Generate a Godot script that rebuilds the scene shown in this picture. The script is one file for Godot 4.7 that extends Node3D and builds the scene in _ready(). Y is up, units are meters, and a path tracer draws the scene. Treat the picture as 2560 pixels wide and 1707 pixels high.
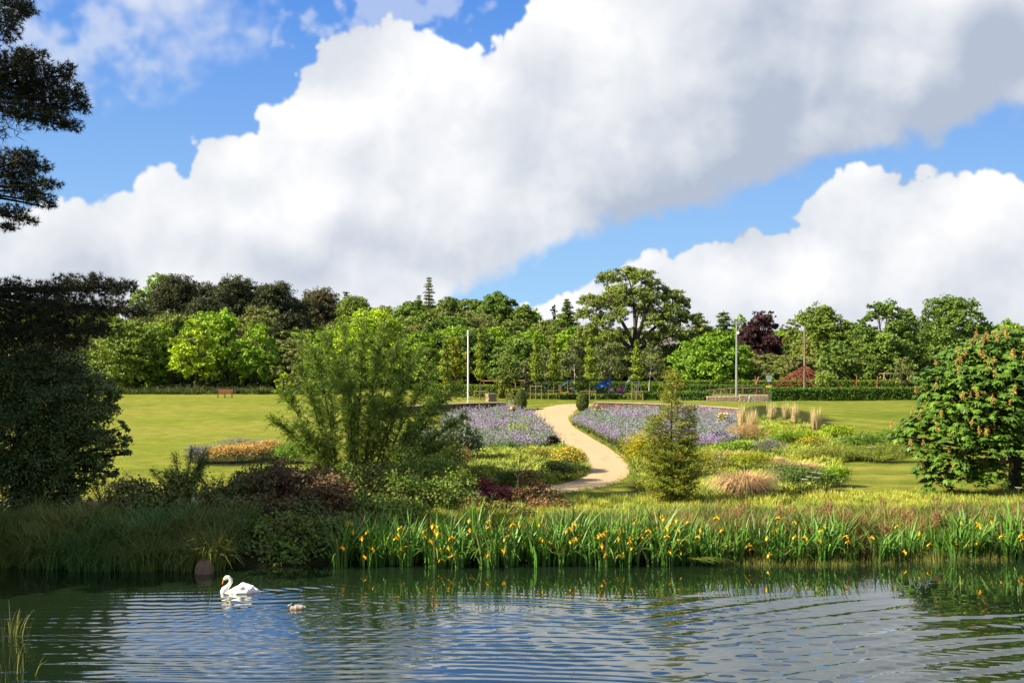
extends Node3D
# A park across a pond. Metres, y up, the pond's surface at y = 0, the camera looks along -z.

const EXPOSURE := 3.0
const TO_SUN := Vector3(-0.75, 0.61, 0.21)

var used := {}
var mat := {}
var soft := FastNoiseLite.new()
var rough := FastNoiseLite.new()


# ---------------------------------------------------------------- mesh collector
class Buf:
	var v := PackedVector3Array()
	var n := PackedVector3Array()
	var c := PackedColorArray()
	var i := PackedInt32Array()

	func tri(a: Vector3, b: Vector3, d: Vector3, nm: Vector3, col: Color) -> void:
		var k := v.size()
		v.append(a); v.append(b); v.append(d)
		n.append(nm); n.append(nm); n.append(nm)
		c.append(col); c.append(col); c.append(col)
		i.append(k); i.append(k + 1); i.append(k + 2)

	# a pointed leaf: from p along dir, its face towards nm
	func leaf(p: Vector3, dir: Vector3, nm: Vector3, long: float, wide: float, col: Color) -> void:
		var k := v.size()
		var s := nm.cross(dir) * (wide * 0.5)
		var m := p + dir * (long * 0.45)
		v.append(p); v.append(m + s); v.append(p + dir * long); v.append(m - s)
		n.append(nm); n.append(nm); n.append(nm); n.append(nm)
		c.append(col); c.append(col); c.append(col); c.append(col)
		i.append(k); i.append(k + 1); i.append(k + 2); i.append(k); i.append(k + 2); i.append(k + 3)

	func spike(p: Vector3, dir: Vector3, nm: Vector3, long: float, wide: float, col: Color) -> void:
		var k := v.size()
		var s := nm.cross(dir) * (wide * 0.5)
		v.append(p + s); v.append(p + dir * long); v.append(p - s)
		n.append(nm); n.append(nm); n.append(nm)
		c.append(col); c.append(col); c.append(col)
		i.append(k); i.append(k + 1); i.append(k + 2)

	# a ribbon through points, wide at the foot and pointed at the end
	func blade(pts: Array, side: Vector3, wide: float, col: Color, tip: Color) -> void:
		var k := v.size()
		var m := pts.size()
		for q in m:
			var t := float(q) / float(m - 1)
			var w: float = wide * 0.5 * (1.0 - pow(t, 2.2)) + 0.0008
			var along: Vector3 = (pts[mini(q + 1, m - 1)] - pts[maxi(q - 1, 0)]).normalized()
			var nm := along.cross(side).normalized()
			var cc := col.lerp(tip, t)
			v.append(pts[q] + side * w); v.append(pts[q] - side * w)
			n.append(nm); n.append(nm); c.append(cc); c.append(cc)
			if q > 0:
				var b := k + q * 2
				# along x side is the face's normal for this order
				i.append(b - 2); i.append(b); i.append(b - 1)
				i.append(b - 1); i.append(b); i.append(b + 1)

	func tube(p0: Vector3, p1: Vector3, r0: float, r1: float, col: Color, seg := 6, cap := true) -> void:
		var d := (p1 - p0)
		if d.length() < 0.0001:
			return
		d = d.normalized()
		var a := d.cross(Vector3.RIGHT if absf(d.x) < 0.8 else Vector3.UP).normalized()
		var b := d.cross(a)
		var k := v.size()
		for q in seg + 1:
			var t := TAU * q / seg
			var o := a * cos(t) + b * sin(t)
			v.append(p0 + o * r0); v.append(p1 + o * r1)
			n.append(o); n.append(o); c.append(col); c.append(col)
		for q in seg:
			var e := k + q * 2
			i.append(e); i.append(e + 1); i.append(e + 2)
			i.append(e + 2); i.append(e + 1); i.append(e + 3)
		if cap:
			for q in seg:
				var t0 := TAU * q / seg
				var t1 := TAU * (q + 1) / seg
				tri(p1, p1 + (a * cos(t1) + b * sin(t1)) * r1, p1 + (a * cos(t0) + b * sin(t0)) * r1, d, col)

	func pipe(pts: Array, r0: float, r1: float, col: Color, seg := 6) -> void:
		for q in pts.size() - 1:
			var t0 := float(q) / (pts.size() - 1)
			var t1 := float(q + 1) / (pts.size() - 1)
			tube(pts[q], pts[q + 1], lerpf(r0, r1, t0), lerpf(r0, r1, t1), col, seg, q == pts.size() - 2)

	func face(a: Vector3, b: Vector3, d: Vector3, e: Vector3, col: Color) -> void:
		var nm := (d - a).cross(b - a).normalized()
		tri(a, b, d, nm, col)
		tri(a, d, e, nm, col)

	# a box with chamfered upright edges and top edge
	func box(o: Vector3, size: Vector3, col: Color, turn := 0.0, ch := 0.0) -> void:
		var bs := Basis(Vector3.UP, turn)
		var h := size * 0.5
		var cc := minf(ch, minf(h.x, minf(h.y, h.z)) * 0.8)
		var lo := ring(h, -h.y, cc, 0.0)
		var hi := ring(h, h.y - cc, cc, 0.0)
		var top := ring(h, h.y, cc, cc)
		var rings := [lo, hi, top] if cc > 0.0 else [lo, ring(h, h.y, 0.0, 0.0)]
		for r in rings.size() - 1:
			var m: int = rings[r].size()
			for q in m:
				var w := (q + 1) % m
				face(o + bs * rings[r][q], o + bs * rings[r + 1][q], o + bs * rings[r + 1][w], o + bs * rings[r][w], col)
		var last: Array = rings[rings.size() - 1]
		for q in range(1, last.size() - 1):
			var p0: Vector3 = o + bs * last[0]
			var p1: Vector3 = o + bs * last[q]
			var p2: Vector3 = o + bs * last[q + 1]
			tri(p0, p2, p1, Vector3.UP, col)
			var b0: Vector3 = o + bs * lo[0]
			tri(b0, o + bs * lo[q], o + bs * lo[q + 1], Vector3.DOWN, col)

	func ring(h: Vector3, y: float, cc: float, inset: float) -> Array:
		var x := h.x - inset
		var z := h.z - inset
		if cc <= 0.0:
			return [Vector3(-x, y, -z), Vector3(-x, y, z), Vector3(x, y, z), Vector3(x, y, -z)]
		var k := maxf(cc - inset * 0.5, 0.0005)
		return [Vector3(-x, y, -z + k), Vector3(-x, y, z - k), Vector3(-x + k, y, z), Vector3(x - k, y, z), Vector3(x, y, z - k), Vector3(x, y, -z + k), Vector3(x - k, y, -z), Vector3(-x + k, y, -z)]

	# a beam between two points with a rectangular section
	func beam(p0: Vector3, p1: Vector3, w: float, h: float, col: Color) -> void:
		var d := (p1 - p0).normalized()
		var s := d.cross(Vector3.UP if absf(d.y) < 0.95 else Vector3.BACK).normalized() * (w * 0.5)
		var u := s.cross(d).normalized() * (h * 0.5)
		var a := [p0 - s - u, p0 + s - u, p0 + s + u, p0 - s + u]
		var b := [p1 - s - u, p1 + s - u, p1 + s + u, p1 - s + u]
		for q in 4:
			var w2 := (q + 1) % 4
			face(a[q], a[w2], b[w2], b[q], col)
		face(a[0], a[3], a[2], a[1], col)
		face(b[0], b[1], b[2], b[3], col)

	func mesh(m: Material) -> ArrayMesh:
		var a := []
		a.resize(Mesh.ARRAY_MAX)
		a[Mesh.ARRAY_VERTEX] = v
		a[Mesh.ARRAY_NORMAL] = n
		a[Mesh.ARRAY_COLOR] = c
		a[Mesh.ARRAY_INDEX] = i
		var out := ArrayMesh.new()
		if v.size():
			out.add_surface_from_arrays(Mesh.PRIMITIVE_TRIANGLES, a)
			out.surface_set_material(0, m)
		return out


# ---------------------------------------------------------------- naming
func numbered(called: String) -> String:
	if not used.has(called):
		used[called] = 0
		return called
	used[called] += 1
	return "%s_%03d" % [called, used[called]]


func tag(o: Node, label: String, category: String, group := "", kind := "") -> void:
	o.set_meta("label", label)
	if category:
		o.set_meta("category", category)
	if group:
		o.set_meta("group", group)
	if kind:
		o.set_meta("kind", kind)


func thing(called: String, label: String, category: String, at: Vector3, group := "") -> Node3D:
	var o := Node3D.new()
	o.name = numbered(called)
	add_child(o)
	o.position = at
	tag(o, label, category, group)
	return o


func part(parent: Node, called: String, m: Mesh) -> MeshInstance3D:
	var o := MeshInstance3D.new()
	o.name = called
	o.mesh = m
	parent.add_child(o, true)
	return o


func single(called: String, label: String, category: String, at: Vector3, m: Mesh, group := "") -> MeshInstance3D:
	var o := MeshInstance3D.new()
	o.name = numbered(called)
	o.mesh = m
	add_child(o)
	o.position = at
	tag(o, label, category, group)
	return o


func structure(called: String, m: Mesh, label := "") -> MeshInstance3D:
	var o := MeshInstance3D.new()
	o.name = called
	o.mesh = m
	add_child(o)
	o.set_meta("kind", "structure")
	if label:
		o.set_meta("label", label)
	return o


func another(o: Node3D, label: String, at: Vector3, turn := 0.0, size := Vector3.ONE) -> Node3D:
	var d: Node3D = o.duplicate()
	d.name = numbered(String(o.name).rstrip("0123456789").trim_suffix("_"))
	add_child(d)
	d.position = at
	d.rotation.y = turn
	d.scale = size
	d.set_meta("label", label)
	return d


# copies of one small mesh that nobody could count
func scatter(called: String, label: String, category: String, m: Mesh, where: Array, tints: Array, parent: Node = self) -> void:
	var mm := MultiMesh.new()
	mm.transform_format = MultiMesh.TRANSFORM_3D
	mm.use_colors = true
	mm.mesh = m
	mm.instance_count = where.size()
	for k in where.size():
		mm.set_instance_transform(k, where[k])
		mm.set_instance_color(k, tints[k])
	var o := MultiMeshInstance3D.new()
	o.name = numbered(called) if parent == self else called
	o.multimesh = mm
	parent.add_child(o, true)
	o.set_meta("kind", "stuff")
	if parent == self:
		o.set_meta("label", label)
		o.set_meta("category", category)


# ---------------------------------------------------------------- small maths
func ss(a: float, b: float, t: float) -> float:
	t = clampf((t - a) / (b - a), 0.0, 1.0)
	return t * t * (3.0 - 2.0 * t)


func unit(r: RandomNumberGenerator) -> Vector3:
	var y := r.randf_range(-1.0, 1.0)
	var t := r.randf() * TAU
	var w := sqrt(maxf(0.0, 1.0 - y * y))
	return Vector3(w * cos(t), y, w * sin(t))


func across(d: Vector3, r: RandomNumberGenerator) -> Vector3:
	var o := unit(r).cross(d)
	return o.normalized() if o.length() > 0.01 else d.cross(Vector3(0.3, 0.9, 0.1)).normalized()


func shade_of(cols: Array, r: RandomNumberGenerator, spread := 0.22) -> Color:
	var a: Color = cols[r.randi() % cols.size()]
	var b: Color = cols[r.randi() % cols.size()]
	var k := a.lerp(b, r.randf())
	var f := 1.0 + r.randf_range(-spread, spread)
	return Color(k.r * f, k.g * f, k.b * f)


func seeded(n: int) -> RandomNumberGenerator:
	var r := RandomNumberGenerator.new()
	r.seed = n * 7919 + 13
	return r


func curve(a: Vector3, b: Vector3, d: Vector3, n: int) -> Array:
	var out := []
	for k in n + 1:
		var t := float(k) / n
		out.append(a * (1 - t) * (1 - t) + b * 2.0 * t * (1 - t) + d * t * t)
	return out


func along(pts: Array, t: float) -> Vector3:
	var f := clampf(t, 0.0, 0.9999) * (pts.size() - 1)
	var k := int(f)
	return pts[k].lerp(pts[k + 1], f - k)


func leafy(called: String, gloss: float, through: float) -> StandardMaterial3D:
	var m := StandardMaterial3D.new()
	m.resource_name = called
	m.vertex_color_use_as_albedo = true
	m.roughness = gloss
	m.metallic_specular = 0.35
	m.cull_mode = BaseMaterial3D.CULL_DISABLED
	if through > 0.0:
		m.backlight_enabled = true
		m.backlight = Color(through, through * 0.95, through * 0.5)
	mat[called] = m
	return m


func plainly(called: String, roughness: float, metal := 0.0, grain := 0.0, size := 1.0) -> StandardMaterial3D:
	var m := StandardMaterial3D.new()
	m.resource_name = called
	m.vertex_color_use_as_albedo = true
	m.roughness = roughness
	m.metallic = metal
	if grain > 0.0:
		m.albedo_texture = grain_texture(grain, 0.02)
		m.uv1_triplanar = true
		m.uv1_world_triplanar = true
		m.uv1_scale = Vector3.ONE * size
	mat[called] = m
	return m


func grain_texture(depth: float, freq: float) -> NoiseTexture2D:
	var key := "tex%.2f_%.3f" % [depth, freq]
	if mat.has(key):
		return mat[key]
	var f := FastNoiseLite.new()
	f.seed = 5
	f.frequency = freq
	f.fractal_octaves = 5
	var g := Gradient.new()
	g.set_color(0, Color(1 - depth, 1 - depth, 1 - depth))
	g.set_color(1, Color(1, 1, 1))
	var t := NoiseTexture2D.new()
	t.width = 512
	t.height = 512
	t.seamless = true
	t.noise = f
	t.color_ramp = g
	mat[key] = t
	return t


# ---------------------------------------------------------------- bodies from blended bones: [a, b, radius a, radius b, colour, squash vector]
func body(bones: Array, cell: float, blend: float, m: Material) -> ArrayMesh:
	var lo := Vector3.ONE * 1e9
	var hi := -lo
	for b in bones:
		var r: float = maxf(b[2], b[3]) + blend + cell * 2.0
		for p in [b[0], b[1]]:
			lo = lo.min(p - Vector3.ONE * r)
			hi = hi.max(p + Vector3.ONE * r)
	var nx := int((hi.x - lo.x) / cell) + 2
	var ny := int((hi.y - lo.y) / cell) + 2
	var nz := int((hi.z - lo.z) / cell) + 2
	var f := PackedFloat32Array()
	f.resize(nx * ny * nz)
	f.fill(1.0)
	for b in bones:
		var pa: Vector3 = b[0]
		var pb: Vector3 = b[1]
		var ra: float = b[2]
		var rb: float = b[3]
		var ab := pb - pa
		var l2 := maxf(ab.length_squared(), 1e-9)
		var reach := maxf(ra, rb) + blend * 1.5 + cell * 2.0
		var s0 := ((pa.min(pb) - Vector3.ONE * reach) - lo) / cell
		var s1 := ((pa.max(pb) + Vector3.ONE * reach) - lo) / cell
		for z in range(maxi(0, int(s0.z)), mini(nz, int(s1.z) + 1)):
			for y in range(maxi(0, int(s0.y)), mini(ny, int(s1.y) + 1)):
				for x in range(maxi(0, int(s0.x)), mini(nx, int(s1.x) + 1)):
					var p := lo + Vector3(x, y, z) * cell
					var t := clampf((p - pa).dot(ab) / l2, 0.0, 1.0)
					var d := (p - pa - ab * t).length() - lerpf(ra, rb, t)
					var k := x + nx * (y + ny * z)
					var e := f[k]
					var h := maxf(blend - absf(d - e), 0.0) / blend
					f[k] = minf(d, e) - h * h * blend * 0.25
	var ids := {}
	var out := Buf.new()
	var corner := [0, 1, nx, nx + 1, nx * ny, nx * ny + 1, nx * ny + nx, nx * ny + nx + 1]
	for z in nz - 1:
		for y in ny - 1:
			for x in nx - 1:
				var k := x + nx * (y + ny * z)
				var inside := 0
				for q in 8:
					if f[k + corner[q]] < 0.0:
						inside += 1
				if inside == 0 or inside == 8:
					continue
				var sum := Vector3.ZERO
				var cnt := 0
				for e in [[0, 1], [2, 3], [4, 5], [6, 7], [0, 2], [1, 3], [4, 6], [5, 7], [0, 4], [1, 5], [2, 6], [3, 7]]:
					var va: float = f[k + corner[e[0]]]
					var vb: float = f[k + corner[e[1]]]
					if (va < 0.0) != (vb < 0.0):
						var t: float = va / (va - vb)
						var a := Vector3(e[0] & 1, (e[0] >> 1) & 1, e[0] >> 2)
						var b2 := Vector3(e[1] & 1, (e[1] >> 1) & 1, e[1] >> 2)
						sum += a.lerp(b2, t)
						cnt += 1
				var p := lo + (Vector3(x, y, z) + sum / cnt) * cell
				var g := Vector3(f[k + 1] - f[k] + f[k + corner[7]] - f[k + corner[6]], f[k + nx] - f[k] + f[k + corner[7]] - f[k + corner[5]], f[k + nx * ny] - f[k] + f[k + corner[7]] - f[k + corner[3]])
				var best := 1e9
				var col := Color.WHITE
				for b in bones:
					var ab: Vector3 = b[1] - b[0]
					var t := clampf((p - b[0]).dot(ab) / maxf(ab.length_squared(), 1e-9), 0.0, 1.0)
					var d: float = (p - b[0] - ab * t).length() - lerpf(b[2], b[3], t)
					if d < best:
						best = d
						col = b[4]
				ids[k] = out.v.size()
				out.v.append(p)
				out.n.append(g.normalized())
				out.c.append(col)
	for k in ids:
		var z: int = k / (nx * ny)
		var y: int = (k / nx) % ny
		var x: int = k % nx
		if x == 0 or y == 0 or z == 0:
			continue
		for ax in 3:
			var st: int = [1, nx, nx * ny][ax]
			var u: int = [nx, nx * ny, 1][ax]
			var w: int = [nx * ny, 1, nx][ax]
			var a: float = f[k]
			var b: float = f[k + st]
			if (a < 0.0) == (b < 0.0):
				continue
			var q := [k, k - u, k - u - w, k - w]
			if not (ids.has(q[1]) and ids.has(q[2]) and ids.has(q[3])):
				continue
			var o := [0, 1, 2, 0, 2, 3] if a > 0.0 else [0, 2, 1, 0, 3, 2]
			for j in o:
				out.i.append(ids[q[j]])
	return out.mesh(m)


# ---------------------------------------------------------------- the sky: air and clouds, worked out for each direction
var n_big := FastNoiseLite.new()
var n_mid := FastNoiseLite.new()
var n_fine := FastNoiseLite.new()
var n_slow := FastNoiseLite.new()
const CLOUD_TOP := [[-30, 3.6], [-20, 5.2], [-10, 4.4], [-3, 5.2], [0, 4.95], [1.5, 4.6], [2.5, 4.5], [3.0, 4.45], [3.2, 4.0], [3.5, 3.9], [4.3, 4.2], [4.5, 3.35], [5.0, 3.2], [5.8, 3.2], [5.9, 2.5], [6.4, 2.4], [7.0, 1.6], [7.4, 1.1], [7.8, 0.75], [8.6, 0.72], [9.4, 0.6], [10.4, 0.8], [11.2, 1.15], [11.6, 0.75], [12.0, 0.35], [12.8, -0.1], [14, -1.0], [17, -3.0], [22, -5.5], [30, -8.0], [50, -10.0]]
const CLOUD_BASE := [[-40, 20.0], [5, 14.0], [9.5, 8.0], [10.4, 6.95], [11.5, 6.3], [12.2, 5.95], [13, 5.65], [14, 5.4], [15, 5.05], [16, 4.6], [17, 4.3], [18, 4.1], [19.5, 3.8], [21, 3.4], [22.3, 3.05], [22.8, 2.6], [24, 2.9], [28, 2.0], [40, 0.0]]
const LOW_TOP := [[-40, 20.0], [10, 9.0], [12.2, 7.2], [13.0, 6.85], [13.6, 6.6], [14.3, 6.05], [15.2, 5.85], [15.8, 5.75], [16.1, 5.4], [17.2, 5.35], [18.2, 5.1], [18.5, 4.75], [18.4, 4.5], [19.4, 3.95], [20.5, 4.0], [21.3, 3.8], [22.6, 3.8], [23.5, 3.85], [27, 4.6], [40, 5.0]]


func line_at(t: Array, u: float) -> float:
	if u <= t[0][0]:
		return t[0][1]
	var lo := 0
	var hi := t.size() - 1
	while hi - lo > 1:
		var m := (lo + hi) >> 1
		if t[m][0] <= u:
			lo = m
		else:
			hi = m
	if u >= t[hi][0]:
		return t[hi][1]
	return lerpf(t[lo][1], t[hi][1], (u - t[lo][0]) / (t[hi][0] - t[lo][0]))


# cloud light at one direction; az and el in degrees, az 0 where the camera looks
func sky_at(az: float, el: float) -> Color:
	var air := Color(0.115, 0.315, 0.83).lerp(Color(0.42, 0.71, 1.0), pow(1.0 - clampf(el / 19.0, 0.0, 1.0), 1.1))
	air = air.lerp(Color(0.055, 0.19, 0.66), ss(16.0, 60.0, el))
	var ce := cos(deg_to_rad(el))
	var dir := Vector3(sin(deg_to_rad(az)) * ce, sin(deg_to_rad(el)), -cos(deg_to_rad(az)) * ce)
	var p := dir * 100.0
	var w1 := n_mid.get_noise_3d(p.x, p.y, p.z)
	var w2 := n_mid.get_noise_3d(p.x + 300.0, p.y, p.z)
	var f1 := n_fine.get_noise_3d(p.x, p.y, p.z)
	var f2 := n_fine.get_noise_3d(p.x, p.y + 200.0, p.z)
	var big := n_big.get_noise_3d(p.x, p.y * 1.7, p.z)
	# hundreds of pixels of the frame, kept going round the horizon
	var u := 11.76 + az * 0.4
	var v := 7.84 - el * 0.4
	var front := 1.0 - ss(36.0, 52.0, absf(az))
	if front > 0.0:
		u = 11.76 + 22.87 * tan(deg_to_rad(clampf(az, -55.0, 55.0)))
		v = 7.84 - 22.87 * tan(deg_to_rad(minf(el, 70.0))) / cos(deg_to_rad(clampf(az, -55.0, 55.0)))
	var uu := u + w1 * 0.42 + f1 * 0.24
	var vv := v + w2 * 0.38 + f2 * 0.22
	var puff := absf(w1) * 0.55 + absf(f1) * 0.42 - 0.16
	var top := vv + puff - line_at(CLOUD_TOP, uu)
	var base := line_at(CLOUD_BASE, uu) - (v + w2 * 0.5 + f2 * 0.3)
	var low := vv + puff - line_at(LOW_TOP, uu)
	var main := ss(-0.03, 0.09, top) * ss(-0.12, 0.42, base)
	var lower := ss(-0.03, 0.08, low)
	# thin torn cloud in the upper left and along the upper edge
	var veil := ss(0.02, 0.55, w1 * 0.9 + f1 * 0.4 + 0.80 - absf(u - 1.9 - f2) * 0.30 - absf(v - 0.8) * 0.40) * 0.68
	veil = maxf(veil, ss(0.0, 0.5, w1 * 1.3 + f2 * 1.1 + 0.22 - absf(u - 8.6) * 0.16 - absf(v - 0.1) * 0.55) * 0.5)
	veil = maxf(veil, ss(0.0, 0.5, w2 * 0.7 + f1 * 0.6 + 0.22 - absf(u - 2.4) * 0.7 - absf(v - 2.4) * 0.6) * 0.5)
	# broken cloud goes on above the frame on the left; the pond mirrors it
	veil = maxf(veil, ss(-0.15, 0.45, w1 * 0.7 + f1 * 0.2 + 0.74 - absf(u - 2.8) * 0.10 - absf(v + 2.1) * 0.22) * 0.95)
	# elsewhere: the same kind of broken cumulus
	var other := ss(0.0, 0.10, big * 0.9 + w1 * 0.35 + f1 * 0.14 + 0.12 - 0.10 * ss(30.0, 80.0, el))
	var near_top := ss(-9.0, -3.0, v)
	var share := front * near_top
	var cover := lerpf(other, clampf(maxf(maxf(main, lower), veil), 0.0, 1.0), share)
	# the body of a cloud is grey towards its base and white on the billows that face the sun, upper left
	var q := p + Vector3(-1.8, 2.6, 0.0)
	var slow := n_slow.get_noise_3d(p.x, p.y * 1.4, p.z)
	var lit := slow - n_slow.get_noise_3d(p.x - 4.0, (p.y + 4.5) * 1.4, p.z)
	var lit2 := absf(w1) + 0.35 * absf(f1) - absf(n_mid.get_noise_3d(q.x, q.y, q.z)) - 0.35 * absf(n_fine.get_noise_3d(p.x - 0.8, p.y + 1.2, p.z))
	var under := ss(3.2, 0.0, base + slow * 1.6) * ss(9.5, 15.0, u + slow * 3.0) * 0.56
	under += ss(0.8, 3.4, top + slow) * ss(11.5, 17.0, u + slow * 4.0) * 0.30
	under += ss(2.4, 0.3, base) * ss(6.0, 11.0, u) * 0.16
	var grey := 0.10 + 0.22 * slow
	grey += under * (1.0 - lower)
	grey += 0.10 * ss(0.3, 2.2, low) * lower + 0.05 * ss(0.2, 1.5, top)
	grey = lerpf(0.25 + 0.3 * slow + 0.2 * big, grey, share)
	grey = clampf(grey - lit * 0.60 - lit2 * 0.30, -0.1, 0.95)
	var cloud := Color(0.97, 0.98, 1.0).lerp(Color(0.45, 0.52, 0.65), clampf(grey, 0.0, 1.0))
	if grey < 0.0:
		cloud = cloud * (1.0 - grey * 1.2)
	if veil > main and veil > lower and share > 0.5:
		cloud = Color(0.72, 0.78, 0.92).lerp(Color(0.95, 0.96, 0.98), ss(-0.3, -1.6, v))
	return air.lerp(cloud, cover)


func make_sky() -> PanoramaSkyMaterial:
	for a in [[n_big, 0.016, 3, 11], [n_mid, 0.075, 4, 21], [n_fine, 0.30, 4, 31], [n_slow, 0.05, 2, 41]]:
		a[0].noise_type = FastNoiseLite.TYPE_SIMPLEX_SMOOTH
		a[0].seed = a[3]
		a[0].frequency = a[1]
		a[0].fractal_octaves = a[2]
	n_mid.fractal_type = FastNoiseLite.FRACTAL_FBM
	var w := 4096
	var h := 2048
	var gain := 1.0 / EXPOSURE
	var step := 8
	# the whole upper half at an eighth, then the part the camera faces in full
	var rough_sky := Image.create(w / step, h / 2 / step, false, Image.FORMAT_RGBF)
	for y in h / 2 / step:
		for x in w / step:
			var az := 360.0 * (x + 0.5) * step / w
			rough_sky.set_pixel(x, y, sky_at(az - 360.0 if az > 180.0 else az, 90.0 - 180.0 * (y + 0.5) * step / h) * gain)
	rough_sky.resize(w, h / 2, Image.INTERPOLATE_CUBIC)
	var im := Image.create(w, h, false, Image.FORMAT_RGBF)
	im.fill(Color(0.10, 0.13, 0.06) * gain)
	im.blit_rect(rough_sky, Rect2i(0, 0, w, h / 2), Vector2i.ZERO)
	var half := int(31.0 / 360.0 * w)
	for y in range(int((90.0 - 25.0) / 180.0 * h), h / 2):
		var el := 90.0 - 180.0 * (y + 0.5) / h
		for k in range(-half, half):
			im.set_pixel(posmod(k, w), y, sky_at(360.0 * (k + 0.5) / w, el) * gain)
	var m := PanoramaSkyMaterial.new()
	m.panorama = ImageTexture.create_from_image(im)
	return m


# ---------------------------------------------------------------- the lie of the land
func shore(x: float) -> float:
	return -30.25 - 0.055 * x + 0.45 * soft.get_noise_1d(x * 5.0) - 0.5 * ss(10.0, 16.0, absf(x))


func ground(x: float, z: float) -> float:
	if z > -16.0 or absf(x) > 44.0 and z > -24.0:
		var up := maxf(ss(-13.0, -1.0, z) * 5.2, ss(44.0, 56.0, absf(x)) * 1.2)
		return up - 1.2 * (1.0 - ss(-16.0, -11.5, z)) * (1.0 - ss(42.0, 47.0, absf(x)))
	var d := shore(x) - z
	var h: float
	if d < 0.0:
		h = maxf(d * 0.5, -1.2)
	else:
		h = 0.03 + 0.42 * ss(0.0, 2.2, d) + 0.05 * soft.get_noise_2d(x * 4.0, z * 4.0) * ss(1.0, 3.0, d)
	if absf(x) > 44.0:
		h = maxf(h, 0.45 * ss(44.0, 47.0, absf(x)))
	if z < -62.0:
		var u := 0.5 * ss(-62.0, -84.0, z)
		var c := Vector2(x - 4.0, z + 74.0).length()
		if c < 17.3:
			var step_up := ss(16.55, 16.95, c) if z < -79.0 else ss(15.5, 17.3, c)
			var gap := (1.0 - ss(3.0, 4.6, absf(x - 3.3))) if z < -80.0 else 0.0
			u *= lerpf(step_up, ss(9.0, 17.0, c), gap)
		h += u
		h += 3.2 * ss(-132.0, -250.0, z) + 10.0 * ss(-250.0, -700.0, z)
	return h


func spot(x: float, z: float) -> Vector3:
	return Vector3(x, ground(x, z), z)


func lines(cuts: Array) -> PackedFloat32Array:
	var out := PackedFloat32Array()
	for k in cuts.size() - 1:
		var n := maxi(1, int(round(absf(cuts[k + 1][0] - cuts[k][0]) / cuts[k][1])))
		for q in n:
			out.append(lerpf(cuts[k][0], cuts[k + 1][0], float(q) / n))
	out.append(cuts[cuts.size() - 1][0])
	return out


# a sheet over lines in x and z; tone gives each corner its colour
func sheet(xs: PackedFloat32Array, zs: PackedFloat32Array, high: Callable, tone: Callable, m: Material) -> ArrayMesh:
	var b := Buf.new()
	var w := xs.size()
	for z in zs:
		for x in xs:
			b.v.append(Vector3(x, high.call(x, z), z))
			b.c.append(tone.call(x, z))
	b.n.resize(b.v.size())
	for r in zs.size():
		for k in w:
			var l := b.v[r * w + maxi(k - 1, 0)]
			var rr := b.v[r * w + mini(k + 1, w - 1)]
			var a := b.v[maxi(r - 1, 0) * w + k]
			var d := b.v[mini(r + 1, zs.size() - 1) * w + k]
			var nn := (a - d).cross(rr - l)
			b.n[r * w + k] = (nn if nn.y > 0.0 else -nn).normalized()
	for r in zs.size() - 1:
		for k in w - 1:
			var e := r * w + k
			# zs run towards -z
			b.i.append(e); b.i.append(e + w); b.i.append(e + 1)
			b.i.append(e + 1); b.i.append(e + w); b.i.append(e + w + 1)
	return b.mesh(m)


func lawn_tone(x: float, z: float) -> Color:
	var big := soft.get_noise_2d(x * 1.6, z * 2.6) * 1.5
	var fine := rough.get_noise_2d(x * 9.0, z * 9.0)
	var col := Color(0.280, 0.335, 0.040).lerp(Color(0.365, 0.372, 0.070), clampf(0.5 + big + fine * 0.7, 0.0, 1.0))
	col = col.lerp(Color(0.155, 0.245, 0.022), ss(0.05, 0.5, soft.get_noise_2d(x * 2.1 + 90.0, z * 2.1)) * 0.6)
	if x > 0.0:
		# swathes left by the mower, round the bed on the right
		var ring := Vector2(x - 17.0, (z + 62.0) * 0.8).length()
		col = col.lerp(Color(0.155, 0.240, 0.022), 0.6 * ss(-0.2, 0.8, sin(ring * 2.4 + fine)))
		col = col.lerp(Color(0.26, 0.215, 0.075), 0.5 * ss(0.25, 0.6, rough.get_noise_2d(x * 1.5, z * 6.0)) * ss(-48.0, -44.0, z) )
	else:
		col = col.lerp(Color(0.320, 0.380, 0.048), 0.55 * ss(0.0, 0.9, sin(z * 1.1 + x * 0.25 + fine * 1.5)))
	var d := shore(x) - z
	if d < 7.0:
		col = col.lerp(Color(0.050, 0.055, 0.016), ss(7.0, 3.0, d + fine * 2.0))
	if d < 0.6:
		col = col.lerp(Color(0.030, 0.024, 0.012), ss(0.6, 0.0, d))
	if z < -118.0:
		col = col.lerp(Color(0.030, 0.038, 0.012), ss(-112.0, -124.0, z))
	for poly in beds:
		if Geometry2D.is_point_in_polygon(Vector2(x, z), poly):
			col = Color(0.085, 0.110, 0.022).lerp(Color(0.055, 0.050, 0.025), 0.5 + 0.5 * fine)
	return col


var beds: Array = []
var path_rim: Array = []


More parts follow.
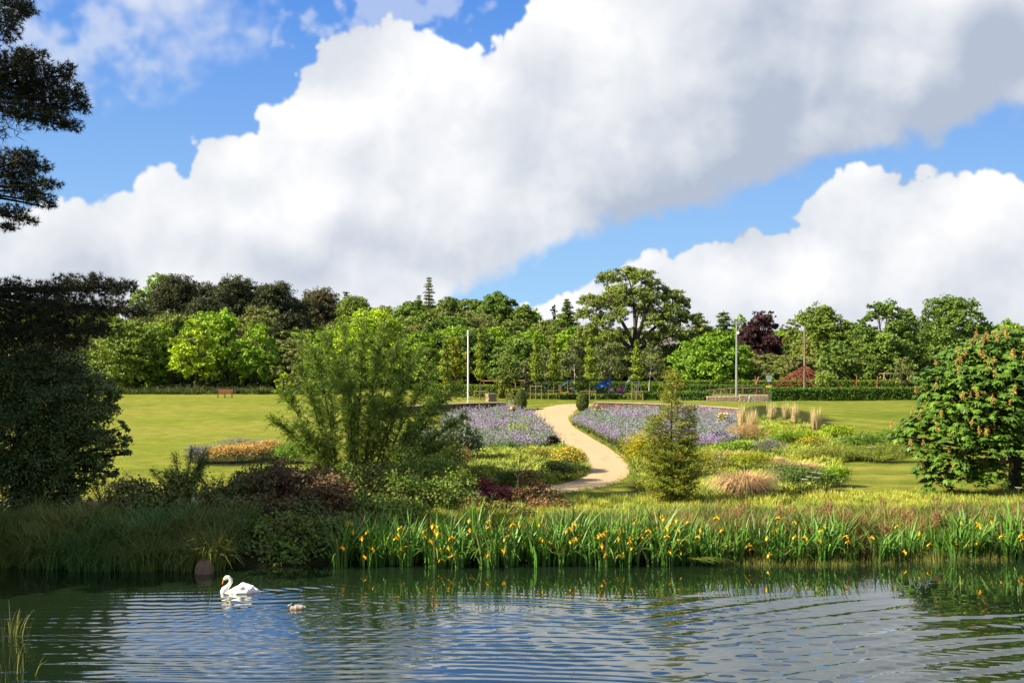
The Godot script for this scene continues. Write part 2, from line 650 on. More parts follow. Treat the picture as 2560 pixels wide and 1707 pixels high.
func ripple(x: float, z: float) -> float:
	var a := soft.get_noise_2d(x * 1.8, z * 4.0)
	var c := soft.get_noise_2d(x * 2.2 + 50.0, z * 5.0 + 20.0)
	var e := rough.get_noise_2d(x * 3.0, z * 14.0)
	var calm := ss(-27.4, -24.2, z + a * 2.4)
	var h := 0.0
	# trains of small waves, crests nearly across the view; they come from the birds and from beyond the frame
	var r1 := Vector2(x + 4.0, z - 46.0).length() + 0.42 * c + 0.16 * e
	var r2 := Vector2(x - 17.0, z - 3.0).length() + 0.34 * a + 0.12 * e
	var w2 := ss(0.0, 9.0, x + a * 5.0)
	h += 0.0062 * sin(r1 * 19.0) * calm * (0.10 + 0.90 * ss(-0.2, 0.25, a)) * (1.0 - 0.7 * w2)
	h += 0.0200 * sin(r2 * 7.6 + 1.3 * c) * calm * w2 * ss(17.0, 11.0, x) * (0.65 + 0.35 * ss(-0.3, 0.2, c))
	h += 0.0062 * sin(r2 * 17.0 + 2.0 * a) * ss(-27.2, -25.0, z) * ss(-0.35, 0.1, c) * (0.3 + 0.7 * w2)
	h += 0.0020 * sin(r1 * 33.0) * calm * ss(-0.05, 0.25, c)
	h += 0.0075 * rough.get_noise_2d(x * 4.0, z * 34.0) * calm
	# the swan's wake fans out behind it, towards +x
	for s in [[-6.75, -27.0, 3.0, 0.010], [-5.2, -25.3, 3.4, 0.006]]:
		var dx: float = x - s[0]
		if dx > -0.9 and dx < s[2]:
			var dz: float = absf(z - s[1])
			var arm := 0.10 + maxf(dx + 0.6, 0.0) * 0.26
			var k := exp(-pow((dz - arm * 0.85) / (0.10 + 0.05 * maxf(dx, 0.0)), 2.0))
			h += s[3] * k * sin(dx * 9.0 + dz * 16.0) * ss(s[2], s[2] * 0.4, dx) * ss(-0.9, -0.3, dx)
			if dz < arm:
				h += s[3] * 0.45 * rough.get_noise_2d(x * 60.0, z * 110.0) * ss(s[2], 0.0, dx) * ss(-0.2, 0.3, dx)
	h += 0.0011 * rough.get_noise_2d(x * 55.0, z * 95.0) * (0.25 + 0.75 * calm)
	h += 0.0009 * rough.get_noise_2d(x * 22.0 + 40.0, z * 40.0)
	return h


func build_setting() -> void:
	soft.seed = 3
	soft.frequency = 0.03
	soft.fractal_octaves = 3
	rough.seed = 8
	rough.frequency = 0.05
	rough.fractal_octaves = 4
	beds = [
		PackedVector2Array([Vector2(-4.16, -59.03), Vector2(-3.66, -72.25), Vector2(-6.07, -78.93), Vector2(-5.58, -87.46), Vector2(-0.04, -89.86), Vector2(1.75, -86.96), Vector2(2.29, -76.03), Vector2(3.07, -61.54), Vector2(3.83, -51.87), Vector2(3.61, -47.46), Vector2(2.42, -44.55), Vector2(0.45, -43.09), Vector2(-2.18, -42.97), Vector2(-3.43, -44.55)]),
		PackedVector2Array([Vector2(4.80, -80.68), Vector2(6.64, -89.90), Vector2(12.73, -89.89), Vector2(18.75, -83.43), Vector2(22.80, -91.64), Vector2(24.53, -85.77), Vector2(24.51, -77.41), Vector2(22.79, -69.13), Vector2(24.79, -64.13), Vector2(21.07, -53.59), Vector2(17.22, -52.24), Vector2(14.98, -44.55), Vector2(12.56, -40.79), Vector2(8.05, -39.68), Vector2(5.03, -41.97), Vector2(6.00, -49.73), Vector2(5.96, -59.52), Vector2(4.89, -72.61)]),
		PackedVector2Array([Vector2(-18.50, -56.73), Vector2(-18.11, -59.52), Vector2(-14.55, -62.06), Vector2(-12.49, -60.01), Vector2(-10.68, -51.87), Vector2(-14.90, -50.43), Vector2(-17.04, -52.24)])]
	var m := StandardMaterial3D.new()
	m.resource_name = "turf"
	m.vertex_color_use_as_albedo = true
	m.albedo_texture = grain_texture(0.45, 0.06)
	m.uv1_triplanar = true
	m.uv1_world_triplanar = true
	m.uv1_scale = Vector3.ONE * 0.33
	m.roughness = 0.95
	m.metallic_specular = 0.15
	# clover, moss and worn grass in drifts
	m.detail_enabled = true
	m.detail_albedo = grain_texture(0.22, 0.021)
	m.detail_blend_mode = BaseMaterial3D.BLEND_MODE_MUL
	m.detail_uv_layer = BaseMaterial3D.DETAIL_UV_2
	m.uv2_triplanar = true
	m.uv2_world_triplanar = true
	m.uv2_scale = Vector3(0.055, 0.055, 0.11)
	m.heightmap_enabled = true
	m.heightmap_texture = grain_texture(0.99, 0.12)
	m.heightmap_scale = 2.0
	var xs := lines([[-620.0, 20.0], [-120.0, 5.0], [-60.0, 1.2], [-24.0, 0.55], [24.0, 1.2], [60.0, 5.0], [120.0, 20.0], [620.0, 20.0]])
	var zs := lines([[90.0, 8.0], [4.0, 1.0], [-18.0, 1.0], [-27.0, 0.5], [-72.0, 0.45], [-95.0, 0.8], [-130.0, 3.0], [-200.0, 10.0], [-760.0, 10.0]])
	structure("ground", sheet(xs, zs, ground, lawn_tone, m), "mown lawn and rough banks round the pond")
	# the pond
	var w := StandardMaterial3D.new()
	w.resource_name = "pond_water"
	w.albedo_color = Color(0.007, 0.015, 0.006).linear_to_srgb()
	w.roughness = 0.03
	w.metallic_specular = 0.7
	w.clearcoat_enabled = true
	w.clearcoat = 0.8
	w.clearcoat_roughness = 0.02
	var wx := lines([[-46.0, 2.0], [-17.5, 0.085], [18.0, 2.0], [46.0, 2.0]])
	var wz := lines([[-9.5, 1.0], [-18.6, 0.042], [-29.0, 0.09], [-33.0, 1.0]])
	structure("water", sheet(wx, wz, ripple, func(_x, _z): return Color.WHITE, w), "dark green pond with small ripples")
	# the sanded path
	var edges := [
		[Vector2(-23.01, -39.68), Vector2(-21.93, -37.82)], [Vector2(-15.37, -40.12), Vector2(-14.68, -38.32)], [Vector2(-10.36, -41.14), Vector2(-9.81, -38.93)], [Vector2(-5.07, -41.97), Vector2(-4.76, -39.46)],
		[Vector2(-2.52, -42.34), Vector2(-2.36, -39.68)], [Vector2(-1.05, -42.71), Vector2(-0.98, -40.01)], [Vector2(0.45, -43.09), Vector2(0.60, -40.57)], [Vector2(1.76, -43.87), Vector2(2.07, -41.49)], [Vector2(2.64, -45.10), Vector2(3.44, -42.71)],
		[Vector2(3.36, -46.85), Vector2(4.66, -44.55)], [Vector2(3.73, -49.06), Vector2(5.47, -46.85)], [Vector2(3.83, -51.87), Vector2(5.96, -49.73)], [Vector2(3.55, -55.64), Vector2(6.09, -53.59)], [Vector2(3.04, -61.02), Vector2(5.91, -59.03)],
		[Vector2(2.55, -67.86), Vector2(5.34, -65.71)], [Vector2(2.21, -76.43), Vector2(4.78, -73.35)], [Vector2(1.80, -85.93), Vector2(4.73, -80.68)], [Vector2(3.32, -90.41), Vector2(5.27, -84.93)], [Vector2(5.33, -92.31), Vector2(6.55, -90.18)],
		[Vector2(10.2, -92.6), Vector2(10.2, -90.9)], [Vector2(14.5, -91.2), Vector2(14.0, -89.2)], [Vector2(19.0, -88.0), Vector2(18.0, -86.3)]]
	var sand := StandardMaterial3D.new()
	sand.resource_name = "sand"
	sand.vertex_color_use_as_albedo = true
	sand.albedo_texture = grain_texture(0.28, 0.05)
	sand.uv1_triplanar = true
	sand.uv1_world_triplanar = true
	sand.uv1_scale = Vector3.ONE * 0.5
	sand.roughness = 0.95
	sand.heightmap_enabled = true
	sand.heightmap_texture = grain_texture(0.99, 0.12)
	sand.heightmap_scale = 0.8
	var b := Buf.new()
	var rows := []
	for k in edges.size() - 1:
		for q in 8:
			var t := q / 8.0
			var side := []
			for s in 2:
				var p0: Vector2 = edges[maxi(k - 1, 0)][s]
				var p1: Vector2 = edges[k][s]
				var p2: Vector2 = edges[k + 1][s]
				var p3: Vector2 = edges[mini(k + 2, edges.size() - 1)][s]
				side.append(p1.cubic_interpolate(p2, p0, p3, t))
			rows.append(side)
	for r in rows:
		path_rim.append(r[0])
		path_rim.append(r[1])
		for q in 13:
			var p: Vector2 = r[0].lerp(r[1], q / 12.0)
			if q == 0 or q == 12:
				p += Vector2(soft.get_noise_2d(p.x * 20.0, p.y * 20.0), soft.get_noise_2d(p.y * 20.0, p.x * 20.0)) * 0.16
			b.v.append(Vector3(p.x, ground(p.x, p.y) + (0.035 if q > 0 and q < 12 else -0.03), p.y))
			b.n.append(Vector3.UP)
			# damp silt left by a rill of rain water that ran down the path
			var crest: float = absf(q / 12.0 - 0.52 - 0.28 * soft.get_noise_1d(p.y * 9.0))
			var silt: float = ss(0.05, 0.01, crest) * ss(-0.1, 0.3, rough.get_noise_2d(p.x * 8.0, p.y * 8.0))
			b.c.append(Color(0.47, 0.345, 0.195).lerp(Color(0.27, 0.185, 0.115), silt * 0.8) * (1.0 + 0.10 * soft.get_noise_2d(p.x * 6.0, p.y * 6.0)))
	for r in rows.size() - 1:
		for q in 12:
			var e := r * 13 + q
			b.i.append(e); b.i.append(e + 13); b.i.append(e + 1)
			b.i.append(e + 1); b.i.append(e + 13); b.i.append(e + 14)
	structure("path", b.mesh(sand), "winding pale sand path through the flower beds")


func stage() -> void:
	var cam := Camera3D.new()
	cam.name = "camera"
	add_child(cam)
	cam.position = Vector3(0, 6.8, 0)
	cam.fov = 37.84
	cam.near = 0.1
	cam.far = 2000.0
	cam.current = true
	var sun := DirectionalLight3D.new()
	sun.name = "sun"
	add_child(sun)
	sun.look_at_from_position(TO_SUN.normalized() * 50.0, Vector3.ZERO)
	sun.light_energy = 1.6
	sun.light_color = Color(1.0, 0.94, 0.82)
	sun.light_angular_distance = 0.6
	sun.shadow_enabled = true
	var e := Environment.new()
	e.background_mode = Environment.BG_SKY
	e.sky = Sky.new()
	e.sky.sky_material = make_sky()
	e.tonemap_mode = Environment.TONE_MAPPER_LINEAR
	e.tonemap_exposure = EXPOSURE
	e.sdfgi_enabled = true
	e.ssao_enabled = true
	e.ssil_enabled = true
	var world := WorldEnvironment.new()
	world.name = "daylight"
	world.environment = e
	add_child(world)


# ---------------------------------------------------------------- foliage
# lobes: [centre, radii]; each lobe carries clumps and each clump leaves
func foliage(b: Buf, r: RandomNumberGenerator, lobes: Array, clumps: float, leaves: int, long: float, wide: float, cols: Array, single_faces := true, hang := 0.0, tight := 0.34) -> void:
	for l in lobes:
		var c: Vector3 = l[0]
		var rad: Vector3 = l[1]
		var size := (rad.x + rad.y + rad.z) / 3.0
		var tone := shade_of(cols, r, 0.16)
		var n := int(clumps * size * size)
		for k in n:
			var d := unit(r)
			if d.y < -0.45 and r.randf() < 0.75:
				d.y = -d.y
			var at := c + d * rad * (r.randf_range(0.52, 1.06) if r.randf() < 0.84 else r.randf_range(1.0, 1.26))
			var cr := minf(size * tight, 0.30 + size * 0.16) * r.randf_range(0.7, 1.3)
			var ctone := tone.lerp(shade_of(cols, r, 0.2), 0.5)
			for j in leaves:
				var o := unit(r) * pow(r.randf(), 0.45) * cr
				o.y *= 0.65
				var nm := (d * 0.45 + unit(r) * 0.75 + Vector3.UP * 0.35).normalized()
				var dir := across(nm, r)
				if hang > 0.0:
					dir = (dir + Vector3.DOWN * hang).normalized()
					nm = (nm - dir * nm.dot(dir)).normalized()
				var f := r.randf_range(0.92, 1.44)
				var col := Color(ctone.r * f, ctone.g * f, ctone.b * f)
				if single_faces:
					b.spike(at + o - dir * long * 0.4, dir, nm, long * r.randf_range(0.7, 1.2), wide, col)
				else:
					b.leaf(at + o, dir, nm, long * r.randf_range(0.7, 1.2), wide, col)


func lobes_in(r: RandomNumberGenerator, n: int, lo: float, hi: float, w: float, big: float, wider_at := 0.45) -> Array:
	var out := []
	var mid := lerpf(lo, hi, wider_at)
	for k in n:
		var t := (k + 0.5) / n
		var y := lerpf(lo, hi, 0.08 + 0.86 * t)
		var up := (y - mid) / (hi - mid) if y > mid else (mid - y) / (mid - lo)
		var reach := w * 0.5 * sqrt(maxf(0.05, 1.0 - up * up * 0.9))
		var a := k * 2.4 + r.randf_range(-0.5, 0.5)
		var s := big * w * r.randf_range(0.62, 1.25) * (1.0 - 0.30 * maxf(0.0, up))
		var off := maxf(reach - s * 0.8, 0.0) * r.randf_range(0.75, 1.05)
		out.append([Vector3(cos(a) * off, y - s * 0.3, sin(a) * off), Vector3(s, s * 0.78, s)])
	out.append([Vector3(0, hi - big * w * 0.8, 0), Vector3(big * w * 0.8, big * w * 0.8, big * w * 0.8)])
	return out


func trunk_to(b: Buf, r: RandomNumberGenerator, lobes: Array, fork: float, radius: float, col: Color, lean := 0.0, share := 1.0) -> void:
	var top := Vector3(lean, fork, 0)
	b.pipe(curve(Vector3(0, -0.4, 0), Vector3(lean * 0.1, fork * 0.5, 0), top, 4), radius * 1.25, radius * 0.8, col, 8)
	var high := 0.0
	for l in lobes:
		high = maxf(high, l[0].y)
	var mid := Vector3(lean + r.randf_range(-0.3, 0.3), lerpf(fork, high, 0.55), r.randf_range(-0.3, 0.3))
	b.pipe([top, mid, Vector3(lean, high, 0)], radius * 0.8, radius * 0.2, col, 6)
	for l in lobes:
		if r.randf() > share:
			continue
		var e: Vector3 = l[0]
		var s := top.lerp(mid, clampf((e.y - fork) / maxf(high - fork, 0.1) * 0.6, 0.0, 0.8))
		b.pipe(curve(s, Vector3(lerpf(s.x, e.x, 0.6), lerpf(s.y, e.y, 0.35), lerpf(s.z, e.z, 0.6)), e, 4), radius * 0.42, radius * 0.10, col, 5)
		for q in 3:
			b.pipe([s.lerp(e, 0.7), e + unit(r) * l[1] * 0.75], radius * 0.15, radius * 0.04, col, 4)


const BARK := Color(0.060, 0.050, 0.038)
const G_BRIGHT := [Color(0.160, 0.285, 0.018), Color(0.210, 0.335, 0.020), Color(0.118, 0.220, 0.018)]
const G_LIME := [Color(0.240, 0.360, 0.014), Color(0.282, 0.360, 0.019), Color(0.168, 0.294, 0.014)]
const G_MID := [Color(0.130, 0.195, 0.030), Color(0.160, 0.230, 0.030), Color(0.095, 0.150, 0.026)]
const G_DEEP := [Color(0.090, 0.155, 0.026), Color(0.115, 0.190, 0.028), Color(0.070, 0.125, 0.024)]
const G_OAK := [Color(0.135, 0.180, 0.036), Color(0.170, 0.215, 0.040), Color(0.100, 0.145, 0.030)]
const G_OLIVE := [Color(0.140, 0.168, 0.049), Color(0.112, 0.147, 0.042), Color(0.168, 0.182, 0.063)]
const G_PINE := [Color(0.037, 0.050, 0.018), Color(0.050, 0.057, 0.022), Color(0.027, 0.040, 0.015)]
const G_BROWNPINE := [Color(0.073, 0.070, 0.031), Color(0.091, 0.077, 0.039), Color(0.056, 0.062, 0.025)]
const G_GOLD := [Color(0.207, 0.247, 0.016), Color(0.270, 0.276, 0.021), Color(0.149, 0.207, 0.016)]
const G_COPPER := [Color(0.044, 0.018, 0.023), Color(0.062, 0.026, 0.031), Color(0.031, 0.016, 0.018)]


# x, z, height of the crown's top and bottom above the water, width
func broadleaf(called: String, label: String, x: float, z: float, top: float, bottom: float, w: float, cols: Array, r: RandomNumberGenerator, how := {}) -> Node3D:
	var g := ground(x, z)
	var t := thing(called, label, "tree", Vector3(x, g, z), how.get("group", ""))
	var hi := top - g
	var lo := maxf(bottom - g, 0.2)
	var lobes := lobes_in(r, how.get("lobes", 14), lo, hi, w, how.get("big", 0.235), how.get("wider", 0.42))
	var tb := Buf.new()
	trunk_to(tb, r, lobes, maxf(lo * 0.9, hi * 0.22), how.get("trunk", 0.022 * hi + 0.05), how.get("bark", BARK), 0.0, how.get("limbs", 0.8))
	part(t, "trunk", tb.mesh(mat.bark))
	var b := Buf.new()
	var s: float = how.get("leaf", 0.42)
	foliage(b, r, lobes, how.get("clumps", 13.0), how.get("leaves", 24), s * 0.80, s * 0.62, cols, true, how.get("hang", 0.0))
	part(t, "crown", b.mesh(mat.leaf))
	return t


func flat_pine(called: String, label: String, x: float, z: float, top: float, bottom: float, w: float, cols: Array, r: RandomNumberGenerator, layers := 7, group := "", bark := Color(0.075, 0.045, 0.030)) -> Node3D:
	var g := ground(x, z)
	var t := thing(called, label, "tree", Vector3(x, g, z), group)
	var hi := top - g
	var lo := maxf(bottom - g, 1.0)
	var lobes := []
	for k in layers * 3:
		var f := float(k) / (layers * 3 - 1)
		var y := lerpf(lo, hi - w * 0.10, f)
		var reach := w * 0.5 * (0.55 + 0.45 * sin(PI * clampf(f * 0.95 + 0.12, 0.0, 1.0))) * (1.0 if f < 0.82 else 1.1 - (f - 0.82) * 2.2)
		var a := k * 2.4 + r.randf_range(-0.4, 0.4)
		var s := w * r.randf_range(0.19, 0.28)
		lobes.append([Vector3(cos(a), 0, sin(a)) * maxf(reach - s, 0.0) * r.randf_range(0.5, 1.0) + Vector3(0, y, 0), Vector3(s, s * 0.50, s)])
	var tb := Buf.new()
	trunk_to(tb, r, lobes, lo, 0.022 * hi + 0.05, bark, r.randf_range(-0.6, 0.6))
	part(t, "trunk", tb.mesh(mat.bark))
	var b := Buf.new()
	foliage(b, r, lobes, 12.0, 26, 0.34, 0.20, cols, true)
	part(t, "crown", b.mesh(mat.leaf))
	return t


# conifers with level boughs: spruce, cedar tops, larch
func tiered(called: String, label: String, x: float, z: float, top: float, bottom: float, w: float, cols: Array, r: RandomNumberGenerator, sparse := 1.0, leaf := 0.34, group := "") -> Node3D:
	var g := ground(x, z)
	var t := thing(called, label, "tree", Vector3(x, g, z), group)
	var hi := top - g
	var lo := maxf(bottom - g, 0.5)
	var tb := Buf.new()
	tb.pipe([Vector3(0, -0.4, 0), Vector3(0, hi * 0.5, 0), Vector3(0, hi, 0)], 0.02 * hi + 0.04, 0.03, BARK, 7)
	var b := Buf.new()
	var y := lo
	var k := 0
	while y < hi - 0.2:
		var f := (y - lo) / (hi - lo)
		var n := int(3 + 3 * (1.0 - f))
		for q in n:
			var a := k * 1.1 + q * TAU / n + r.randf_range(-0.4, 0.4)
			var l := w * 0.5 * pow(1.0 - f, 0.7) * r.randf_range(0.45, 1.25) + 0.25
			var e := Vector3(cos(a) * l, y + l * r.randf_range(-0.12, 0.18), sin(a) * l)
			tb.tube(Vector3(0, y, 0), e, 0.05, 0.015, BARK, 4)
			var tone := shade_of(cols, r)
			for j in int(l * 62.0 * sparse) + 12:
				var u := r.randf_range(0.10, 1.06)
				var p := Vector3(0, y, 0).lerp(e, u) + unit(r) * Vector3(1, 0.55, 1) * 0.42 * (0.5 + l * 0.20) - Vector3(0, 0.25 * u * u * l * 0.3, 0)
				var nm := (Vector3.UP + unit(r) * 0.7).normalized()
				var f2 := r.randf_range(0.75, 1.25)
				b.spike(p, across(nm, r), nm, leaf * r.randf_range(0.7, 1.2), leaf * 0.5, Color(tone.r * f2, tone.g * f2, tone.b * f2))
		y += lerpf(0.75, 0.45, f) * (1.0 + 0.5 * (1.0 - sparse))
		k += 1
	part(t, "trunk", tb.mesh(mat.bark))
	part(t, "crown", b.mesh(mat.leaf))
	return t


func blade_points(r: RandomNumberGenerator, at: Vector3, tall: float, lean: Vector3, droop: float, n := 5) -> Array:
	var out := []
	for k in n:
		var t := float(k) / (n - 1)
		out.append(at + Vector3.UP * tall * (t - droop * t * t * t) + lean * t * t)
	return out


# a tuft of grass blades, for scattering or as one clump
func tuft(r: RandomNumberGenerator, n: int, tall: float, wide: float, spread: float, lean: float, cols: Array, tips: Array, droop := 0.25, foot := 0.1, seg := 5) -> Buf:
	var b := Buf.new()
	for k in n:
		var a := r.randf() * TAU
		var out := Vector3(cos(a), 0, sin(a))
		var p := out * foot * sqrt(r.randf())
		var h := tall * r.randf_range(0.55, 1.1)
		var c := shade_of(cols, r)
		b.blade(blade_points(r, p, h, out * (spread * r.randf_range(0.2, 1.0)) + unit(r) * Vector3(lean, 0, lean), droop * r.randf_range(0.0, 1.6), seg), out.cross(Vector3.UP).rotated(Vector3.UP, r.randf_range(-0.7, 0.7)), wide * r.randf_range(0.7, 1.2), c, shade_of(tips, r))
	return b


# a low leafy shrub or perennial
func mound(called: String, label: String, category: String, x: float, z: float, wx: float, wz: float, h: float, n: int, long: float, wide: float, cols: Array, r: RandomNumberGenerator, group := "", flowers := [], flower_n := 0, flower_size := 0.06) -> Node3D:
	h *= 1.3
	var t := thing(called, label, category, spot(x, z), group)
	var b := Buf.new()
	var f := Buf.new()
	var stems := Buf.new()
	for k in 14:
		var d := unit(r)
		d.y = absf(d.y) * 0.8 + 0.2
		stems.pipe([Vector3(d.x * 0.06, -0.05, d.z * 0.06), d * Vector3(wx, h, wz) * Vector3(0.45, 0.85, 0.45)], 0.012, 0.004, Color(0.06, 0.05, 0.03), 4)
	var lumps := []
	for k in 9:
		var a := k * 2.4
		var q := sqrt((k + 0.5) / 9.0) * 0.62
		lumps.append([Vector3(cos(a) * q * wx * 0.5, h * (0.42 + 0.22 * r.randf()) * (1.15 - q * 0.6), sin(a) * q * wz * 0.5), Vector3(wx * 0.21, h * 0.40, wz * 0.21) * r.randf_range(0.8, 1.2), shade_of(cols, r, 0.18)])
	for k in n:
		var l: Array = lumps[r.randi() % 9]
		var d := unit(r)
		d.y = d.y if d.y > -0.3 else -d.y
		var p: Vector3 = l[0] + d * l[1] * r.randf_range(0.55, 1.08)
		p.y = maxf(p.y, 0.02)
		var nm := (d * 0.5 + unit(r) * 0.8 + Vector3.UP * 0.3).normalized()
		var c: Color = l[2].lerp(shade_of(cols, r, 0.25), 0.55)
		b.leaf(p, across(nm, r), nm, long * r.randf_range(0.6, 1.25), wide, c)
	for k in flower_n:
		var l: Array = lumps[r.randi() % 9]
		var d := unit(r)
		d.y = absf(d.y)
		var p: Vector3 = l[0] + d * l[1] * r.randf_range(1.0, 1.15)
		var c := shade_of(flowers, r, 0.2)
		if flower_n <= 60:
			var own := Buf.new()
			for q in 9:
				var nm := (Vector3.UP + unit(r)).normalized()
				own.leaf(Vector3.ZERO, across(nm, r), nm, flower_size * r.randf_range(0.7, 1.1), flower_size * 0.7, c)
			part(t, "flower", own.mesh(mat.petal)).position = p
			continue
		for q in 3:
			var nm := (Vector3.UP + unit(r) * 0.8).normalized()
			f.leaf(p, across(nm, r), nm, flower_size * r.randf_range(0.7, 1.2), flower_size * 0.7, c)
	part(t, "stems", stems.mesh(mat.bark))
	part(t, "foliage", b.mesh(mat.leaf))
	if flower_n > 60:
		part(t, "flowers", f.mesh(mat.petal))
	return t


func poly_spots(poly: PackedVector2Array, n: int, r: RandomNumberGenerator) -> Array:
	var lo := Vector2(1e9, 1e9)
	var hi := -lo
	for p in poly:
		lo = lo.min(p)
		hi = hi.max(p)
	var out := []
	var tries := 0
	while out.size() < n and tries < n * 20:
		tries += 1
		var p := Vector2(r.randf_range(lo.x, hi.x), r.randf_range(lo.y, hi.y))
		if Geometry2D.is_point_in_polygon(p, poly):
			out.append(p)
	return out


func strew(called: String, label: String, category: String, m: Mesh, spots: Array, r: RandomNumberGenerator, low: float, high: float, tint_a := Color.WHITE, tint_b := Color.WHITE, min_y := -0.3) -> void:
	var where := []
	var tints := []
	for p in spots:
		var y := ground(p.x, p.y)
		if y < min_y:
			continue
		var s := r.randf_range(low, high) * (1.0 + 0.55 * rough.get_noise_2d(p.x * 14.0, p.y * 14.0))
		var patch := clampf(0.5 + 1.4 * soft.get_noise_2d(p.x * 9.0, p.y * 9.0) + r.randf_range(-0.2, 0.2), 0.0, 1.0)
		where.append(Transform3D(Basis(Vector3.UP, r.randf() * TAU).scaled(Vector3(s, s * r.randf_range(0.85, 1.15), s)), Vector3(p.x, y - 0.02, p.y)))
		tints.append(tint_a.lerp(tint_b, patch))
	scatter(called, label, category, m, where, tints)


# ---------------------------------------------------------------- the trees behind the park
func far_trees() -> void:
	var r := seeded(1)
	# left, at the end of the lawn
	broadleaf("field_maple", "mid green maple behind the holm oak at the lawn's left end", -44.9, -116.0, 9.1, 1.4, 9.6, G_MID, r, {"lobes": 16})
	broadleaf("field_maple", "leafy green tree just left of the yellow-green maple", -42.9, -118.0, 9.0, 1.3, 6.7, G_BRIGHT, r, {"lobes": 14})
	broadleaf("lime_maple", "brightest yellow-green maple at the edge of the left lawn", -36.1, -114.0, 9.3, 2.4, 6.2, G_LIME, r, {"lobes": 15})
	broadleaf("field_maple", "tall green tree with upright shoots behind the lawn bench", -34.1, -119.0, 9.9, 1.5, 5.7, G_BRIGHT, r, {"lobes": 15, "wider": 0.5})
	broadleaf("lime_maple", "rounded light green tree to the right of the lawn bench", -29.8, -116.0, 9.1, 1.9, 5.6, G_BRIGHT, r, {"lobes": 14})
	broadleaf("hawthorn", "dusky hawthorn with pale blossom left of the willow", -24.9, -113.0, 6.1, 0.8, 4.7, G_OLIVE, r, {"lobes": 9, "leaf": 0.34})
	broadleaf("weeping_willow", "small bright weeping willow at the lawn's edge", -24.8, -108.0, 3.4, 0.9, 2.1, G_LIME, r, {"lobes": 7, "leaf": 0.26, "hang": 1.2, "clumps": 40.0})
	for k in 17:
		var x := -46.0 + k * 1.62
		broadleaf("hedgerow_bush", "dark hedgerow bush at the foot of the left trees", x, -117.0 + r.randf_range(-2, 2), 5.0 + r.randf_range(-1.2, 1.6), 0.9, 3.8, G_DEEP if k % 3 else G_PINE, r, {"lobes": 6, "leaf": 0.34, "group": "dark bushes along the far edge of the left lawn", "limbs": 0.3})
	# dark pines on the left skyline
	broadleaf("yellow_green_tree", "yellow-green crown peeping over the leftmost dark pine", -69.8, -196.0, 20.3, 8.9, 7.7, G_BRIGHT, r, {})
	broadleaf("green_tree", "green tree between the near pine bough and the dark pines", -66.0, -176.0, 16.0, 5.6, 6.9, G_MID, r, {})
	flat_pine("dark_pine", "broad dark pine, leftmost of the three on the skyline", -57.5, -170.0, 18.1, 4.5, 13.8, G_PINE, r, 8)
	flat_pine("dark_pine", "rounded dark pine, middle of the three on the skyline", -47.8, -172.0, 17.6, 4.1, 12.0, G_PINE, r, 8)
	flat_pine("dark_pine", "dark pine with domed top, right of the three on the skyline", -40.0, -168.0, 16.7, 3.4, 11.0, G_PINE, r, 8)
	flat_pine("dark_pine", "low dark pine filling the gap below the domed pine", -35.5, -160.0, 11.3, 2.9, 8.4, G_PINE, r, 6)
	flat_pine("dark_pine", "dark pine behind the bright maples", -48.8, -158.0, 13.3, 3.3, 10.4, G_PINE, r, 6)
	flat_pine("dark_pine", "dark pine filling the notch between left and middle skyline pines", -54.3, -176.0, 16.7, 3.3, 10.0, G_PINE, r, 7)
	flat_pine("dark_pine", "dark pine filling the notch between middle and domed skyline pines", -45.4, -177.0, 16.1, 3.2, 8.5, G_PINE, r, 7)
	flat_pine("dark_pine", "dark pine sloping down right of the domed skyline pine", -36.6, -172.0, 13.9, 2.6, 6.8, G_PINE, r, 7)
	flat_pine("brown_pine", "brownish pine with bare reddish trunks right of the dark pines", -34.7, -180.0, 15.9, 6.3, 11.0, G_BROWNPINE, r, 6)
	tiered("spruce", "tiny pointed spruce top behind the brownish pine", -34.2, -205.0, 17.2, 10.7, 2.7, G_PINE, r)
	flat_pine("cedar", "flat-topped cedar with wide level branches left of the hill", -28.3, -178.0, 14.7, 6.3, 9.7, G_MID, r, 6)
	# bright trees behind the willow
	broadleaf("lime_maple", "large bright green tree whose crown rises above the willow", -18.5, -128.0, 10.8, 1.4, 10.6, G_LIME, r, {"lobes": 18})
	broadleaf("lime_maple", "yellowish green tree left of the bright crown behind the willow", -23.7, -126.0, 8.1, 1.0, 6.6, G_BRIGHT, r, {"lobes": 15})
	broadleaf("field_maple", "green tree to the right of the willow's top", -11.7, -124.0, 8.0, 1.3, 6.2, G_BRIGHT, r, {"lobes": 15})
	broadleaf("field_maple", "darker green tree behind the playing field fence near the willow", -9.9, -118.0, 6.0, 1.3, 4.1, G_MID, r, {"lobes": 12})
	broadleaf("golden_tree", "golden green tree just left of the white flagpole", -6.7, -117.0, 7.4, 1.3, 4.1, G_GOLD, r, {"lobes": 13})
	# the wooded hill
	tiered("tall_conifer", "lone spiky conifer standing highest above the wooded hill", -18.8, -225.0, 21.4, 12.1, 3.5, G_OLIVE, r, 0.55, 0.5)
	tiered("spruce", "small pointed conifer at the left foot of the spiky one", -20.8, -222.0, 17.1, 12.0, 2.5, G_DEEP, r)
	broadleaf("hill_oak", "big round oak crown on top of the wooded hill", -2.8, -214.0, 17.1, 7.6, 10.8, G_DEEP, r, {"lobes": 16, "leaf": 0.5})
	broadleaf("hill_oak", "green oak left of the round crown on the hill", -9.8, -222.0, 16.3, 7.2, 9.7, G_MID, r, {"leaf": 0.5})
	broadleaf("hill_oak", "tree on the hill just right of the spiky conifer", -14.4, -218.0, 16.3, 7.2, 8.1, G_OAK, r, {"leaf": 0.5})
	broadleaf("hill_oak", "tree on the hill left of the spiky conifer", -22.3, -216.0, 15.7, 7.2, 8.5, G_DEEP, r, {"leaf": 0.5})
